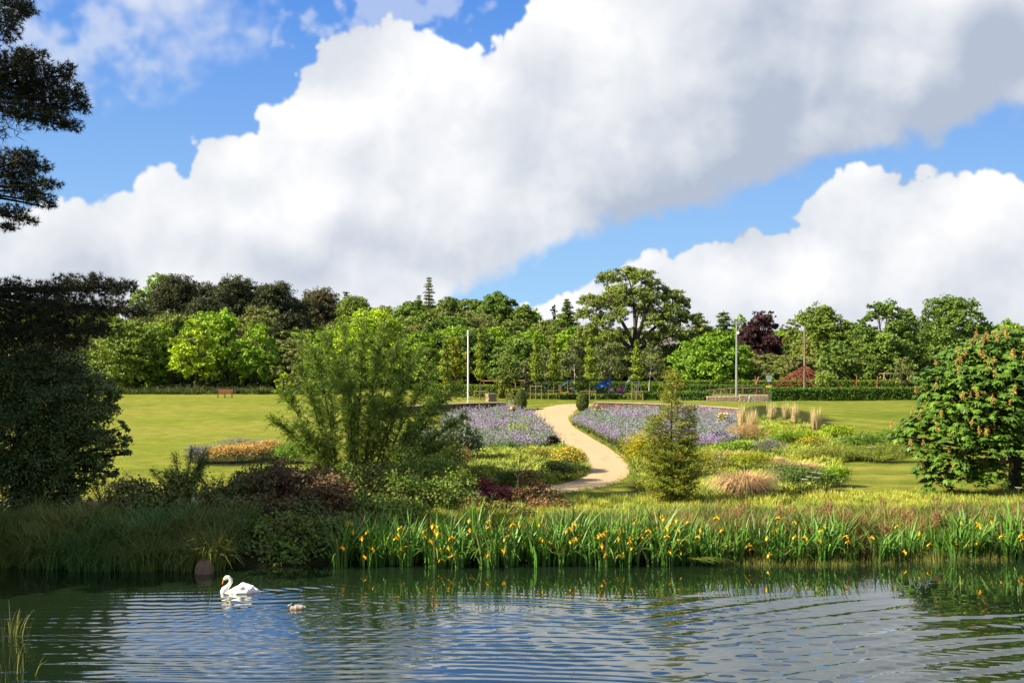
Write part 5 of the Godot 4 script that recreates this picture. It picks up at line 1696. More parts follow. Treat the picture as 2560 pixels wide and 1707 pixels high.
func flower_beds() -> void:
	var r := seeded(11)
	var violet := [Color(0.330, 0.280, 0.540), Color(0.390, 0.335, 0.600), Color(0.260, 0.250, 0.340)]
	var sage := [Color(0.105, 0.135, 0.045), Color(0.135, 0.160, 0.050)]
	var cat := spikes(r, 13, 0.60, violet, sage, 0.28)
	strew("catmint", "violet catmint filling the bed right of the path", "catmint", cat, poly_spots(PackedVector2Array([Vector2(4.85, -76.03), Vector2(6.17, -83.46), Vector2(9.33, -87.48), Vector2(13.17, -87.57), Vector2(17.00, -83.81), Vector2(18.03, -80.23), Vector2(15.11, -67.23), Vector2(13.71, -61.02), Vector2(10.86, -58.56), Vector2(8.54, -60.26), Vector2(6.76, -58.56), Vector2(5.86, -65.71)]), 2100, r), r, 0.6, 1.35, Color(0.62, 1.0, 0.42), Color(1.1, 1.0, 1.1))
	strew("catmint", "violet catmint filling the bed left of the path", "catmint", cat, poly_spots(PackedVector2Array([Vector2(-5.12, -80.23), Vector2(-3.63, -86.44), Vector2(-0.04, -87.48), Vector2(1.64, -81.59), Vector2(2.34, -72.25), Vector2(3.02, -60.51), Vector2(1.12, -58.09), Vector2(-1.68, -58.09), Vector2(-2.76, -65.71), Vector2(-4.59, -67.23)]), 1300, r), r, 0.6, 1.3, Color(0.62, 1.0, 0.42), Color(1.1, 1.0, 1.1))
	var herb := tuft(r, 34, 0.42, 0.030, 0.26, 0.10, [Color(0.167, 0.259, 0.037), Color(0.217, 0.300, 0.040), Color(0.133, 0.200, 0.037)], [Color(0.233, 0.316, 0.049), Color(0.300, 0.316, 0.067)], 0.3, 0.24, 4).mesh(mat.blade)
	strew("low_herbs", "mixed low green plants in the left bed beside the path", "plants", herb, poly_spots(PackedVector2Array([Vector2(-2.77, -54.60), Vector2(-1.68, -58.09), Vector2(2.94, -59.03), Vector2(3.64, -50.78), Vector2(3.51, -47.46), Vector2(2.22, -44.55), Vector2(-2.21, -43.48)]), 900, r), r, 0.6, 1.1, Color(0.85, 0.9, 0.8), Color(1.35, 1.2, 1.0))
	strew("low_herbs", "mixed low green plants between the perennials of the right bed", "plants", herb, poly_spots(PackedVector2Array([Vector2(6.79, -55.64), Vector2(10.77, -58.09), Vector2(14.10, -61.54), Vector2(19.85, -79.79), Vector2(21.28, -74.41), Vector2(21.68, -66.63), Vector2(24.29, -62.85), Vector2(20.95, -53.59), Vector2(17.11, -52.24), Vector2(15.11, -45.24), Vector2(12.56, -41.37), Vector2(8.28, -40.79), Vector2(5.37, -43.22)]), 2600, r), r, 0.6, 1.2, Color(0.85, 0.95, 0.8), Color(1.4, 1.2, 1.0))
	var lime := [Color(0.205, 0.310, 0.014), Color(0.250, 0.345, 0.018)]
	var yellow := [Color(0.50, 0.36, 0.012), Color(0.56, 0.42, 0.015)]
	# left bed
	mound("santolina", "yellow-flowered santolina mound spilling onto the path's left side", "shrub", 2.72, -48.25, 2.1, 2.6, 0.95, 5200, 0.09, 0.03, [Color(0.159, 0.195, 0.061), Color(0.195, 0.220, 0.073), Color(0.122, 0.171, 0.043)], r, "", yellow, 1100, 0.06)
	mound("green_shrub", "dark green shrub below the santolina mound", "shrub", 2.25, -45.10, 2.4, 1.3, 0.78, 4200, 0.08, 0.045, [Color(0.073, 0.116, 0.027), Color(0.098, 0.140, 0.032)], r)
	mound("low_shrub", "low dark green shrub behind the russet bush", "shrub", 0.27, -43.48, 3.0, 1.2, 0.6, 4200, 0.08, 0.045, [Color(0.060, 0.100, 0.020), Color(0.085, 0.125, 0.024)], r)
	mound("green_perennial", "yellow-green perennials left of the young fruit tree", "plant", -1.33, -45.96, 2.2, 1.6, 0.5, 2600, 0.13, 0.035, [Color(0.152, 0.201, 0.027), Color(0.183, 0.232, 0.030)], r)
	mound("lime_geranium", "lime green leafy patch among the left catmint", "plant", 0.26, -67.23, 3.0, 2.6, 0.55, 2600, 0.14, 0.09, lime, r)
	mound("lime_geranium", "small leafy patch in the middle of the left catmint", "plant", -1.21, -67.23, 1.7, 1.6, 0.5, 1300, 0.14, 0.09, [Color(0.09, 0.17, 0.015), Color(0.12, 0.20, 0.016)], r)
	mound("lime_geranium", "lime green patch near the left clipped yew", "plant", 1.28, -74.86, 2.0, 2.2, 0.5, 1500, 0.14, 0.09, lime, r)
	mound("cardoon", "silvery cardoon clump right of the willow", "plant", -2.92, -53.00, 3.0, 2.4, 1.55, 2200, 0.42, 0.085, [Color(0.145, 0.185, 0.125), Color(0.105, 0.15, 0.090), Color(0.20, 0.24, 0.18)], r)
	mound("cardoon", "second silvery cardoon behind the willow's stems", "plant", -4.75, -51.50, 2.8, 2.4, 1.45, 1700, 0.42, 0.085, [Color(0.145, 0.185, 0.125), Color(0.105, 0.15, 0.090), Color(0.20, 0.24, 0.18)], r)
	mound("ginger_perennial", "orange-brown seed heads beside the cardoon", "plant", -2.30, -48.73, 0.9, 0.8, 0.95, 900, 0.08, 0.03, [Color(0.30, 0.18, 0.06), Color(0.20, 0.17, 0.05)], r)
	mound("golden_perennial", "small yellow flowers in front of the left catmint", "plant", 1.50, -53.59, 1.6, 1.2, 0.5, 1100, 0.08, 0.03, [Color(0.15, 0.17, 0.035)], r, "", yellow, 160, 0.05)
	mound("rose_bush", "pink and orange rose by the left clipped yew", "rose", 0.07, -81.59, 0.9, 0.8, 0.85, 500, 0.09, 0.05, G_MID, r, "", [Color(0.62, 0.26, 0.14), Color(0.66, 0.40, 0.28)], 26, 0.14)
	mound("rose_bush", "pale pink rose by the right clipped yew", "rose", 7.07, -82.51, 0.9, 0.8, 0.8, 500, 0.09, 0.05, G_MID, r, "", [Color(0.66, 0.42, 0.30), Color(0.7, 0.52, 0.40)], 24, 0.13)
	mound("rose_bush", "yellowish rose at the right end of the brick wall", "rose", 15.29, -72.25, 1.0, 0.9, 0.95, 500, 0.09, 0.05, G_MID, r, "", [Color(0.66, 0.42, 0.16), Color(0.7, 0.55, 0.35)], 26, 0.14)
	mound("bronze_leaves", "dark purple-black clump where left catmint meets the path", "plant", 2.41, -60.01, 1.0, 0.7, 0.5, 500, 0.16, 0.08, [Color(0.020, 0.014, 0.014), Color(0.035, 0.022, 0.020)], r)
	mound("iris_clump", "deep violet flowers low in the right catmint", "plant", 13.00, -62.06, 1.7, 0.9, 0.5, 300, 0.2, 0.03, sage, r, "", [Color(0.065, 0.035, 0.20), Color(0.10, 0.06, 0.28)], 60, 0.13)
	fruit_tree(r)
	# right bed
	mound("golden_shrub", "golden yellow shrub behind the young conifer", "shrub", 6.16, -47.15, 2.6, 2.2, 1.75, 6000, 0.07, 0.045, [Color(0.34, 0.31, 0.012), Color(0.40, 0.34, 0.015), Color(0.22, 0.25, 0.015)], r)
	mound("golden_shrub", "golden yellow shrub right of the young conifer", "shrub", 8.37, -46.25, 2.2, 1.8, 1.15, 3600, 0.07, 0.045, [Color(0.26, 0.27, 0.015), Color(0.19, 0.22, 0.018)], r)
	mound("lime_perennial", "bright lime patch below the tall feather grasses", "plant", 17.22, -65.42, 3.8, 3.4, 0.55, 4200, 0.13, 0.06, lime, r)
	mound("lime_perennial", "lime green mound at the bed's right shoulder", "plant", 21.03, -64.63, 2.6, 1.6, 0.75, 2400, 0.16, 0.05, lime, r)
	mound("lime_perennial", "yellow-lime clump left of the right shoulder mound", "plant", 18.43, -62.06, 2.2, 1.6, 0.6, 2200, 0.12, 0.05, lime, r)
	mound("day_lily", "fresh green strap-leaved clump below the orange sedge", "plant", 16.64, -60.51, 2.6, 1.3, 0.75, 1800, 0.30, 0.03, [Color(0.140, 0.256, 0.017), Color(0.183, 0.293, 0.020)], r)
	mound("day_lily", "darker strap-leaved clump toward the chestnut", "plant", 19.82, -56.73, 3.6, 1.6, 0.85, 2600, 0.32, 0.03, [Color(0.098, 0.183, 0.024), Color(0.128, 0.213, 0.029)], r)
	mound("day_lily", "strap-leaved clump just left of the chestnut's foliage", "plant", 21.98, -57.86, 2.6, 1.8, 0.9, 1800, 0.32, 0.03, [Color(0.098, 0.183, 0.024), Color(0.128, 0.213, 0.029)], r)
	mound("orange_sedge", "low orange-brown patch below the feather grasses", "plant", 17.83, -64.13, 3.6, 1.4, 0.5, 2600, 0.14, 0.03, [Color(0.32, 0.20, 0.06), Color(0.27, 0.18, 0.05)], r)
	mound("golden_perennial", "golden yellow flowers in the middle of the right bed", "plant", 17.79, -59.03, 2.4, 1.1, 0.55, 1400, 0.08, 0.03, [Color(0.15, 0.18, 0.03)], r, "", yellow, 240, 0.06)
	mound("catmint_mound", "greyish lavender clump alone in the right bed", "plant", 14.17, -55.01, 2.3, 1.5, 0.75, 2200, 0.07, 0.03, [Color(0.13, 0.15, 0.06)], r, "", [Color(0.20, 0.18, 0.33), Color(0.24, 0.22, 0.36)], 420, 0.05)
	mound("geranium", "fresh green leafy patch below the right catmint", "plant", 12.65, -56.29, 3.6, 1.6, 0.5, 2400, 0.14, 0.09, [Color(0.146, 0.256, 0.024), Color(0.183, 0.293, 0.027)], r)
	mound("santolina", "silvery yellow santolina left of the brown grass mounds", "shrub", 10.17, -49.06, 2.6, 2.2, 0.85, 3600, 0.08, 0.03, [Color(0.195, 0.232, 0.073), Color(0.232, 0.256, 0.085)], r, "", yellow, 280, 0.05)
	mound("santolina", "yellow-green santolina next to the young conifer's right side", "shrub", 9.02, -45.96, 1.6, 1.6, 0.7, 1900, 0.08, 0.03, [Color(0.171, 0.220, 0.049), Color(0.207, 0.244, 0.061)], r, "", yellow, 160, 0.05)
	mound("euphorbia", "yellow-lime euphorbia between the brown grass mounds", "plant", 11.58, -48.25, 2.8, 1.2, 0.8, 2800, 0.08, 0.045, [Color(0.329, 0.366, 0.017), Color(0.244, 0.305, 0.020)], r)
	mound("green_shrub", "dark green shrub right of the largest brown mound", "shrub", 11.87, -41.49, 2.0, 1.5, 0.95, 3600, 0.08, 0.045, [Color(0.073, 0.134, 0.029), Color(0.098, 0.159, 0.034)], r)
	mound("green_shrub", "olive shrub above the largest brown mound", "shrub", 12.23, -44.82, 2.0, 1.4, 0.75, 2600, 0.09, 0.03, [Color(0.122, 0.159, 0.049), Color(0.146, 0.171, 0.055)], r)
	mound("lime_perennial", "vivid green tuft at the bed's lower right corner", "plant", 14.18, -43.48, 1.4, 1.0, 0.8, 1800, 0.14, 0.03, [Color(0.183, 0.329, 0.015), Color(0.220, 0.354, 0.017)], r)
	mound("green_perennial", "bushy green plant at the bed's lower right edge", "plant", 13.18, -42.22, 1.6, 1.0, 0.8, 1900, 0.10, 0.04, [Color(0.098, 0.171, 0.027), Color(0.122, 0.195, 0.032)], r)
	mound("grassy_perennial", "soft yellow-green grass mass before the mown strip", "plant", 16.78, -53.00, 5.0, 1.6, 0.62, 4200, 0.24, 0.02, [Color(0.195, 0.232, 0.037), Color(0.220, 0.244, 0.043)], r)
	mound("grassy_perennial", "soft yellow-green grass mass left of the chestnut", "plant", 19.28, -52.24, 4.2, 1.6, 0.75, 3600, 0.24, 0.02, [Color(0.183, 0.232, 0.034), Color(0.159, 0.207, 0.034)], r)
	# brown sedge mounds
	for a in [[9.61, -41.02, 3.2, 1.9, 1.7, "largest tawny sedge mound in the right bed"], [13.47, -46.55, 2.5, 1.5, 1.2, "tawny sedge mound right of the yellow euphorbia"], [11.74, -52.24, 2.8, 1.4, 1.05, "tawny sedge mound behind the yellow euphorbia"], [13.30, -50.78, 1.9, 1.1, 0.8, "small tawny sedge mound between two bigger ones"]]:
		var b := Buf.new()
		for k in 1500:
			var ang := r.randf() * TAU
			var o := Vector3(cos(ang), 0, sin(ang))
			var q := sqrt(r.randf())
			var p: Vector3 = o * Vector3(a[2], 0, a[3]) * 0.30 * q
			var reach: Vector3 = o * Vector3(a[2], 0, a[3]) * r.randf_range(0.05, 0.42)
			b.blade(blade_points(r, p, a[4] * r.randf_range(0.8, 1.35) * (1.0 - 0.25 * q), reach, r.randf_range(0.45, 1.0), 6), o.cross(Vector3.UP), 0.018, shade_of([Color(0.34, 0.22, 0.10), Color(0.27, 0.17, 0.075)], r), shade_of([Color(0.54, 0.38, 0.20), Color(0.60, 0.45, 0.26), Color(0.44, 0.28, 0.14)], r))
		single("sedge_mound", a[5], "grass", spot(a[0], a[1]), b.mesh(mat.blade), "tawny sedge mounds")
	# upright feather grasses
	for a in [[15.55, -67.23, 2.1, 0.5, 260, "tallest straw-coloured feather grass at the wall's end"], [15.79, -65.42, 2.0, 0.6, 300, "bushy straw feather grass leaning beside the tallest one"], [20.09, -77.09, 1.55, 0.7, 130, "pale thin feather grass, second from the wall"], [20.85, -75.83, 1.55, 0.45, 130, "pale feather grass in the middle of the row"], [20.68, -72.76, 1.75, 0.45, 170, "narrow upright feather grass right of the middle"], [20.94, -68.62, 1.75, 0.6, 240, "rightmost feather grass with green base"]]:
		var b := Buf.new()
		for k in a[4]:
			var ang := r.randf() * TAU
			var o := Vector3(cos(ang), 0, sin(ang))
			b.blade(blade_points(r, o * a[3] * 0.55 * sqrt(r.randf()), a[2] * r.randf_range(0.55, 1.12), o * r.randf_range(0.02, 0.36), 0.05, 5), o.cross(Vector3.UP), 0.020, Color(0.26, 0.24, 0.09), shade_of([Color(0.62, 0.50, 0.28), Color(0.55, 0.43, 0.22)], r))
		for k in int(a[4] * 0.6):
			var ang := r.randf() * TAU
			var o := Vector3(cos(ang), 0, sin(ang))
			b.blade(blade_points(r, o * a[3] * 0.5 * sqrt(r.randf()), 0.6, o * 0.4, 0.4, 5), o.cross(Vector3.UP), 0.02, Color(0.10, 0.13, 0.03), Color(0.18, 0.17, 0.06))
		single("feather_grass", a[5], "grass", spot(a[0], a[1]), b.mesh(mat.blade), "upright feather grasses")
	mound("feather_seedheads", "buff arching seed heads below the tallest feather grass", "grass", 14.75, -62.60, 3.0, 2.0, 0.95, 2600, 0.22, 0.018, [Color(0.42, 0.29, 0.14), Color(0.36, 0.24, 0.11)], r)
	# island bed on the left lawn
	var amber := [Color(0.62, 0.37, 0.11), Color(0.66, 0.44, 0.17), Color(0.56, 0.32, 0.09)]
	for a in [[-15.22, -51.87, "amber flowered clump next to the lavender in the lawn's island bed"], [-14.41, -52.24, "amber flowered clump, second from the lavender in the island bed"], [-13.80, -53.39, "amber flowered clump, third from the lavender in the island bed"], [-13.37, -55.01, "amber flowered clump next to the green end of the island bed"]]:
		mound("orange_flowers", a[2], "flowers", a[0], a[1], 2.0, 1.9, 0.72, 1500, 0.09, 0.03, [Color(0.22, 0.17, 0.05), Color(0.16, 0.17, 0.04)], r, "amber flowers of the island bed", amber, 900, 0.055)
	mound("catmint_mound", "lavender-blue clump at the left end of the island bed", "flowers", -16.35, -51.87, 1.8, 1.5, 0.72, 1500, 0.08, 0.03, sage, r, "", [Color(0.20, 0.17, 0.33), Color(0.24, 0.21, 0.36)], 700, 0.05)
	mound("catmint_mound", "lavender-blue clump behind the amber flowers", "flowers", -15.04, -55.86, 4.5, 1.2, 0.75, 1500, 0.08, 0.03, sage, r, "", [Color(0.20, 0.17, 0.33), Color(0.24, 0.21, 0.36)], 700, 0.05)
	mound("green_perennial", "fresh green mound at the right end of the island bed", "plant", -11.52, -51.87, 2.4, 1.8, 0.85, 3200, 0.16, 0.04, [Color(0.104, 0.213, 0.020), Color(0.134, 0.244, 0.022)], r)
	# umbels
	var ub := Buf.new()
	for k in 16:
		var a := k * 2.4
		ub.tube(Vector3(0, 0.8, 0), Vector3(cos(a), 0, sin(a)) * 0.10 * sqrt(k / 16.0) + Vector3(0, 0.95, 0), 0.004, 0.003, Color(0.12, 0.16, 0.05), 3)
		ub.leaf(Vector3(cos(a), 0, sin(a)) * 0.11 * sqrt(k / 16.0) + Vector3(0, 0.955, 0), Vector3(cos(a), 0, sin(a)), Vector3.UP, 0.05, 0.05, Color(0.62, 0.62, 0.52))
	ub.tube(Vector3.ZERO, Vector3(0, 0.8, 0), 0.010, 0.006, Color(0.12, 0.16, 0.05), 5)
	var um := ub.mesh(mat.petal)
	for p in [Vector2(11.83, -39.68), Vector2(12.08, -39.46), Vector2(12.41, -41.02), Vector2(12.63, -40.79), Vector2(11.47, -39.04), Vector2(18.21, -50.78), Vector2(18.60, -51.14), Vector2(18.67, -36.67)]:
		single("white_umbel", "flat white flower head standing over the bed's lower edge" if p.x < 15.0 else "flat white flower head near the chestnut", "flower", spot(p.x, p.y), um, "white flower heads")


func fruit_tree(r: RandomNumberGenerator) -> void:
	var at := spot(0.26, -42.59)
	var t := thing("young_fruit_tree", "thin crooked young fruit tree in the left bed", "tree", at)
	var tb := Buf.new()
	var lf := Buf.new()
	var c := Color(0.14, 0.115, 0.09)
	var limbs := [[Vector3(0.26, 0.93, -42.50), Vector3(0.30, 1.45, -42.50), Vector3(0.41, 1.95, -42.50), Vector3(0.19, 2.38, -42.50)], [Vector3(0.26, 1.00, -42.50), Vector3(0.54, 1.34, -42.50), Vector3(0.89, 1.63, -42.50), Vector3(1.41, 1.75, -42.50)], [Vector3(0.22, 1.00, -42.50), Vector3(0.11, 1.34, -42.50), Vector3(0.00, 1.60, -42.50)]]
	tb.pipe([Vector3(0, -0.1, 0), limbs[0][0] - at], 0.035, 0.028, c, 7)
	for l in limbs:
		var pts := []
		for p in l:
			pts.append(p - at)
		tb.pipe(pts, 0.024, 0.009, c, 6)
		for k in 34:
			var p := along(pts, r.randf_range(0.45, 1.0)) + unit(r) * 0.14
			var d := (unit(r) + Vector3.DOWN * 0.7).normalized()
			lf.leaf(p, d, across(d, r), 0.11, 0.045, shade_of([Color(0.07, 0.12, 0.02), Color(0.10, 0.15, 0.025)], r))
	part(t, "trunk", tb.mesh(mat.bark))
	part(t, "crown", lf.mesh(mat.leaf))


# ---------------------------------------------------------------- hedges, walls and what stands on the far lawn
func hedge(label: String, a: Vector2, b: Vector2, tall: float, thick: float, cols: Array, r: RandomNumberGenerator, dense := 150.0) -> void:
	var mid := (a + b) * 0.5
	var at := spot(mid.x, mid.y)
	var t := thing("clipped_hedge", label, "hedge", at, "clipped hedges round the playground")
	var d := (b - a)
	var l := d.length()
	d = d.normalized()
	var s := Vector2(-d.y, d.x)
	var core := Buf.new()
	core.box(Vector3(0, tall * 0.45 - 0.1, 0), Vector3(l - 0.2, tall * 0.9, thick * 0.72), Color(0.022, 0.028, 0.010), -atan2(d.y, d.x), 0.05)
	part(t, "branches", core.mesh(mat.bark))
	var f := Buf.new()
	var n := int(l * (tall * 2.0 + thick) * dense)
	for k in n:
		var u := r.randf_range(-0.5, 0.5) * l
		var q := r.randf() * (tall * 2.0 + thick)
		var nm := Vector3.UP
		var w := 0.0
		var y := tall
		if q < tall * 2.0:
			var e := 1.0 if q < tall else -1.0
			y = fmod(q, tall)
			w = e * thick * 0.5
			nm = Vector3(s.x, 0.1, s.y) * e
		else:
			w = (q - tall * 2.0) - thick * 0.5
		var lump := 0.07 * soft.get_noise_3d(u * 26.0 + mid.x * 9.0, y * 26.0, w * 20.0)
		var p := Vector3(d.x * u + s.x * w, y, d.y * u + s.y * w) + nm * (lump + r.randf_range(-0.10, 0.04))
		var nn := (nm * 0.8 + unit(r)).normalized()
		var c := shade_of(cols, r, 0.3)
		f.spike(p, across(nn, r), nn, r.randf_range(0.12, 0.22), 0.11, c)
	part(t, "foliage", f.mesh(mat.leaf))


func hedges() -> void:
	var r := seeded(21)
	var green := [Color(0.070, 0.150, 0.016), Color(0.095, 0.180, 0.018), Color(0.050, 0.110, 0.014)]
	var bright := [Color(0.125, 0.205, 0.016), Color(0.165, 0.235, 0.018), Color(0.085, 0.155, 0.016)]
	hedge("fresh green clipped hedge behind the flagpole", Vector2(-10.49, -106.19), Vector2(-1.10, -104.53), 1.25, 1.2, bright, r)
	hedge("yellow-green end of hedge right of the small dark tree", Vector2(-0.95, -103.72), Vector2(0.71, -102.13), 0.95, 1.6, G_GOLD, r)
	hedge("low green edging hedge in front of the birches", Vector2(0.71, -101.36), Vector2(12.93, -100.60), 0.48, 0.8, bright, r)
	hedge("dark clipped hedge in front of the gabion wall's left end", Vector2(12.92, -99.85), Vector2(19.89, -99.11), 0.85, 1.0, green, r)
	hedge("dark hedge behind the slide and the blue canopy", Vector2(0.94, -113.39), Vector2(17.20, -114.35), 1.15, 1.1, green, r)
	hedge("long dark clipped hedge on the right edge of the lawn", Vector2(25.29, -98.38), Vector2(47.68, -100.60), 1.22, 1.3, green, r, 190.0)
	hedge("far yellow-green topped hedge beyond the playground's right half", Vector2(18.5, -119.0), Vector2(49.0, -119.5), 1.15, 1.2, bright, r, 110.0)
	hedge("middle hedge between the young conifer and the sign", Vector2(20.0, -112.5), Vector2(29.2, -111.5), 0.95, 1.1, green, r)
	hedge("hedge left of the middle one, behind the young conifer", Vector2(13.5, -113.0), Vector2(18.6, -113.5), 0.95, 1.1, bright, r)
	# nettles and cow parsley along the foot of the left trees
	var weed := tuft(r, 22, 0.7, 0.05, 0.3, 0.1, [Color(0.05, 0.085, 0.02), Color(0.07, 0.10, 0.024)], [Color(0.08, 0.11, 0.03)], 0.2, 0.25, 4)
	for k in 1:
		weed.leaf(Vector3(r.randf_range(-0.3, 0.3), 0.8, r.randf_range(-0.3, 0.3)), Vector3(1, 0, 0), Vector3.UP, 0.10, 0.10, Color(0.42, 0.42, 0.34))
	var spots := []
	for k in 700:
		spots.append(Vector2(r.randf_range(-52.0, -18.0), r.randf_range(-113.0, -110.0)))
	strew("tall_weeds", "tall weeds with white flower heads along the far lawn edge", "weeds", weed.mesh(mat.leaf), spots, r, 0.7, 1.3, Color(0.7, 0.8, 0.7), Color(1.2, 1.1, 1.0))


func garden_wall(called_label: String, a0: float, a1: float, r: RandomNumberGenerator) -> void:
	var c := Vector2(4.0, -74.0)
	var rad := 16.75
	var mid := (a0 + a1) * 0.5
	var at := Vector3(c.x + cos(mid) * rad, 0.40, c.y + sin(mid) * rad)
	var t := thing("garden_wall", called_label, "wall", at, "curved walls of the sunken garden")
	var b := Buf.new()
	var n := int(absf(a1 - a0) * rad / 0.42)
	for row in 9:
		for k in n:
			var a := lerpf(a0, a1, (k + (0.5 if row % 2 else 0.0)) / n)
			if (a - a1) * signf(a1 - a0) > -0.005:
				continue
			var l := 0.40 * r.randf_range(0.9, 1.0)
			var col := shade_of([Color(0.27, 0.125, 0.085), Color(0.20, 0.10, 0.07), Color(0.32, 0.19, 0.12), Color(0.15, 0.09, 0.07)], r, 0.15)
			var o := rad + r.randf_range(-0.015, 0.015)
			b.box(Vector3(c.x + cos(a) * o, 0.40 + 0.05 + row * 0.092, c.y + sin(a) * o) - at, Vector3(0.36, 0.080, l), col, -a, 0.008)
	for k in n:
		var a := lerpf(a0, a1, (k + 0.5) / n)
		b.box(Vector3(c.x + cos(a) * rad, 0.40 + 0.39, c.y + sin(a) * rad) - at, Vector3(0.30, 0.80, 0.44), Color(0.16, 0.13, 0.10), -a)
	var st := part(t, "brickwork", b.mesh(mat.stone))
	st.set_meta("kind", "stuff")
	var m := int(absf(a1 - a0) * rad / 0.9)
	for k in m:
		var a := lerpf(a0, a1, (k + 0.5) / m)
		var cb := Buf.new()
		cb.box(Vector3.ZERO, Vector3(0.46, 0.075, absf(a1 - a0) * rad / m - 0.012), shade_of([Color(0.46, 0.37, 0.27), Color(0.40, 0.32, 0.24)], r, 0.1), -a, 0.012)
		var o := part(t, "coping_stone", cb.mesh(mat.stone))
		o.position = Vector3(c.x + cos(a) * rad, 1.275, c.y + sin(a) * rad) - at


func furniture() -> void:
	var r := seeded(22)
	garden_wall("curved low brick wall left of the path, its face in shade", deg_to_rad(-151), deg_to_rad(-106), r)
	garden_wall("curved low red brick wall right of the path, its face in sun", deg_to_rad(-78), deg_to_rad(-28), r)
	var steel := Color(0.42, 0.44, 0.45)
	var white := Color(0.78, 0.78, 0.75)
	var timber := Color(0.36, 0.235, 0.13)
	var red_timber := Color(0.30, 0.12, 0.06)
	# flagpole
	var fp := thing("flagpole", "bare white flagpole on the far lawn", "flagpole", spot(-4.19, -94.89))
	var b := Buf.new()
	b.pipe([Vector3(0, -0.1, 0), Vector3(0, 3.4, 0), Vector3(0, 6.75, 0)], 0.085, 0.055, white, 14)
	part(fp, "pole", b.mesh(mat.paint))
	b = Buf.new()
	b.pipe([Vector3(0, 6.75, 0), Vector3(0, 6.79, 0), Vector3(0, 6.86, 0), Vector3(0, 6.93, 0), Vector3(0, 6.96, 0)], 0.085, 0.03, white, 12)
	part(fp, "finial", b.mesh(mat.paint))
	b = Buf.new()
	b.tube(Vector3(0, 6.45, 0), Vector3(0, 6.55, 0), 0.095, 0.095, Color(0.5, 0.5, 0.5), 12)
	part(fp, "truck_collar", b.mesh(mat.metal))
	b = Buf.new()
	b.tube(Vector3(0, 0, 0), Vector3(0, 0.10, 0), 0.14, 0.11, Color(0.6, 0.6, 0.58), 14)
	part(fp, "base_collar", b.mesh(mat.metal))
	# stone plinth
	var pl := thing("stone_plinth", "square pale stone plinth right of the flagpole", "plinth", spot(-2.03, -96.95))
	pl.rotation.y = 0.42
	b = Buf.new()
	for row in 3:
		for k in 2:
			b.box(Vector3(-0.225 + k * 0.45 + (0.06 if row == 1 else 0.0) * (1 - 2 * k), 0.12 + row * 0.235, 0), Vector3(0.445, 0.228, 0.72), shade_of([Color(0.36, 0.28, 0.18), Color(0.31, 0.24, 0.155)], r, 0.1), 0.0, 0.012)
	part(pl, "blocks", b.mesh(mat.stone))
	b = Buf.new()
	b.box(Vector3(0, 0.755, 0), Vector3(0.98, 0.07, 0.80), Color(0.28, 0.25, 0.20), 0.0, 0.015)
	part(pl, "cap", b.mesh(mat.stone))
	# handrail at the left wall's end
	var hr := thing("handrail", "dark leaning handrail at the end of the left wall", "handrail", spot(0.1, -91.2))
	for e in [[Vector3(-0.55, 1.15, 0), Vector3(0.05, 0.0, 0.6), "rail"], [Vector3(-0.55, 1.15, 0), Vector3(3.0, 1.05, -6.0), "bar"], [Vector3(-0.55, -0.1, 0), Vector3(-0.55, 1.15, 0), "post"]]:
		b = Buf.new()
		b.tube(e[0], e[1], 0.035, 0.035, Color(0.03, 0.03, 0.03), 8)
		part(hr, e[2], b.mesh(mat.paint))
	# bench on the left lawn
	var be := thing("park_bench", "red-brown slatted park bench on the far left lawn", "bench", spot(-29.89, -103.72))
	be.rotation.y = 0.05
	for k in 4:
		b = Buf.new()
		b.beam(Vector3(-0.76, 0.44, 0.05 + k * 0.11), Vector3(0.76, 0.44, 0.05 + k * 0.11), 0.09, 0.035, red_timber * 1.2)
		part(be, "seat_slat", b.mesh(mat.wood))
	for k in 4:
		b = Buf.new()
		b.beam(Vector3(-0.76, 0.56 + k * 0.095, -0.02 - k * 0.025), Vector3(0.76, 0.56 + k * 0.095, -0.02 - k * 0.025), 0.03, 0.085, red_timber * 1.2)
		part(be, "back_slat", b.mesh(mat.wood))
	for x in [-0.72, 0.0, 0.72]:
		b = Buf.new()
		b.pipe([Vector3(x, 0, 0.44), Vector3(x, 0.42, 0.40), Vector3(x, 0.42, 0.0), Vector3(x, 0.88, -0.12)], 0.03, 0.022, Color(0.025, 0.03, 0.03), 7)
		b.pipe([Vector3(x, 0, -0.08), Vector3(x, 0.42, 0.02)], 0.03, 0.025, Color(0.025, 0.03, 0.03), 7)
		part(be, "leg", b.mesh(mat.metal))
	for x in [-0.74, 0.74]:
		b = Buf.new()
		b.pipe([Vector3(x, 0.42, 0.40), Vector3(x, 0.64, 0.42), Vector3(x, 0.66, 0.1), Vector3(x, 0.64, -0.05)], 0.022, 0.02, Color(0.025, 0.03, 0.03), 7)
		part(be, "armrest", b.mesh(mat.metal))
	# floodlight mast
	var fl := thing("floodlight_mast", "tall grey floodlight mast at the playground fence", "lamp post", spot(23.22, -102.92))
	b = Buf.new()
	b.pipe([Vector3(0, -0.2, 0), Vector3(0, 3.8, 0), Vector3(0, 7.7, 0)], 0.13, 0.065, steel, 14)
	part(fl, "pole", b.mesh(mat.metal))
	b = Buf.new()
	b.beam(Vector3(-0.55, 7.72, 0), Vector3(0.55, 7.72, 0), 0.08, 0.08, steel)
	part(fl, "crossbar", b.mesh(mat.metal))
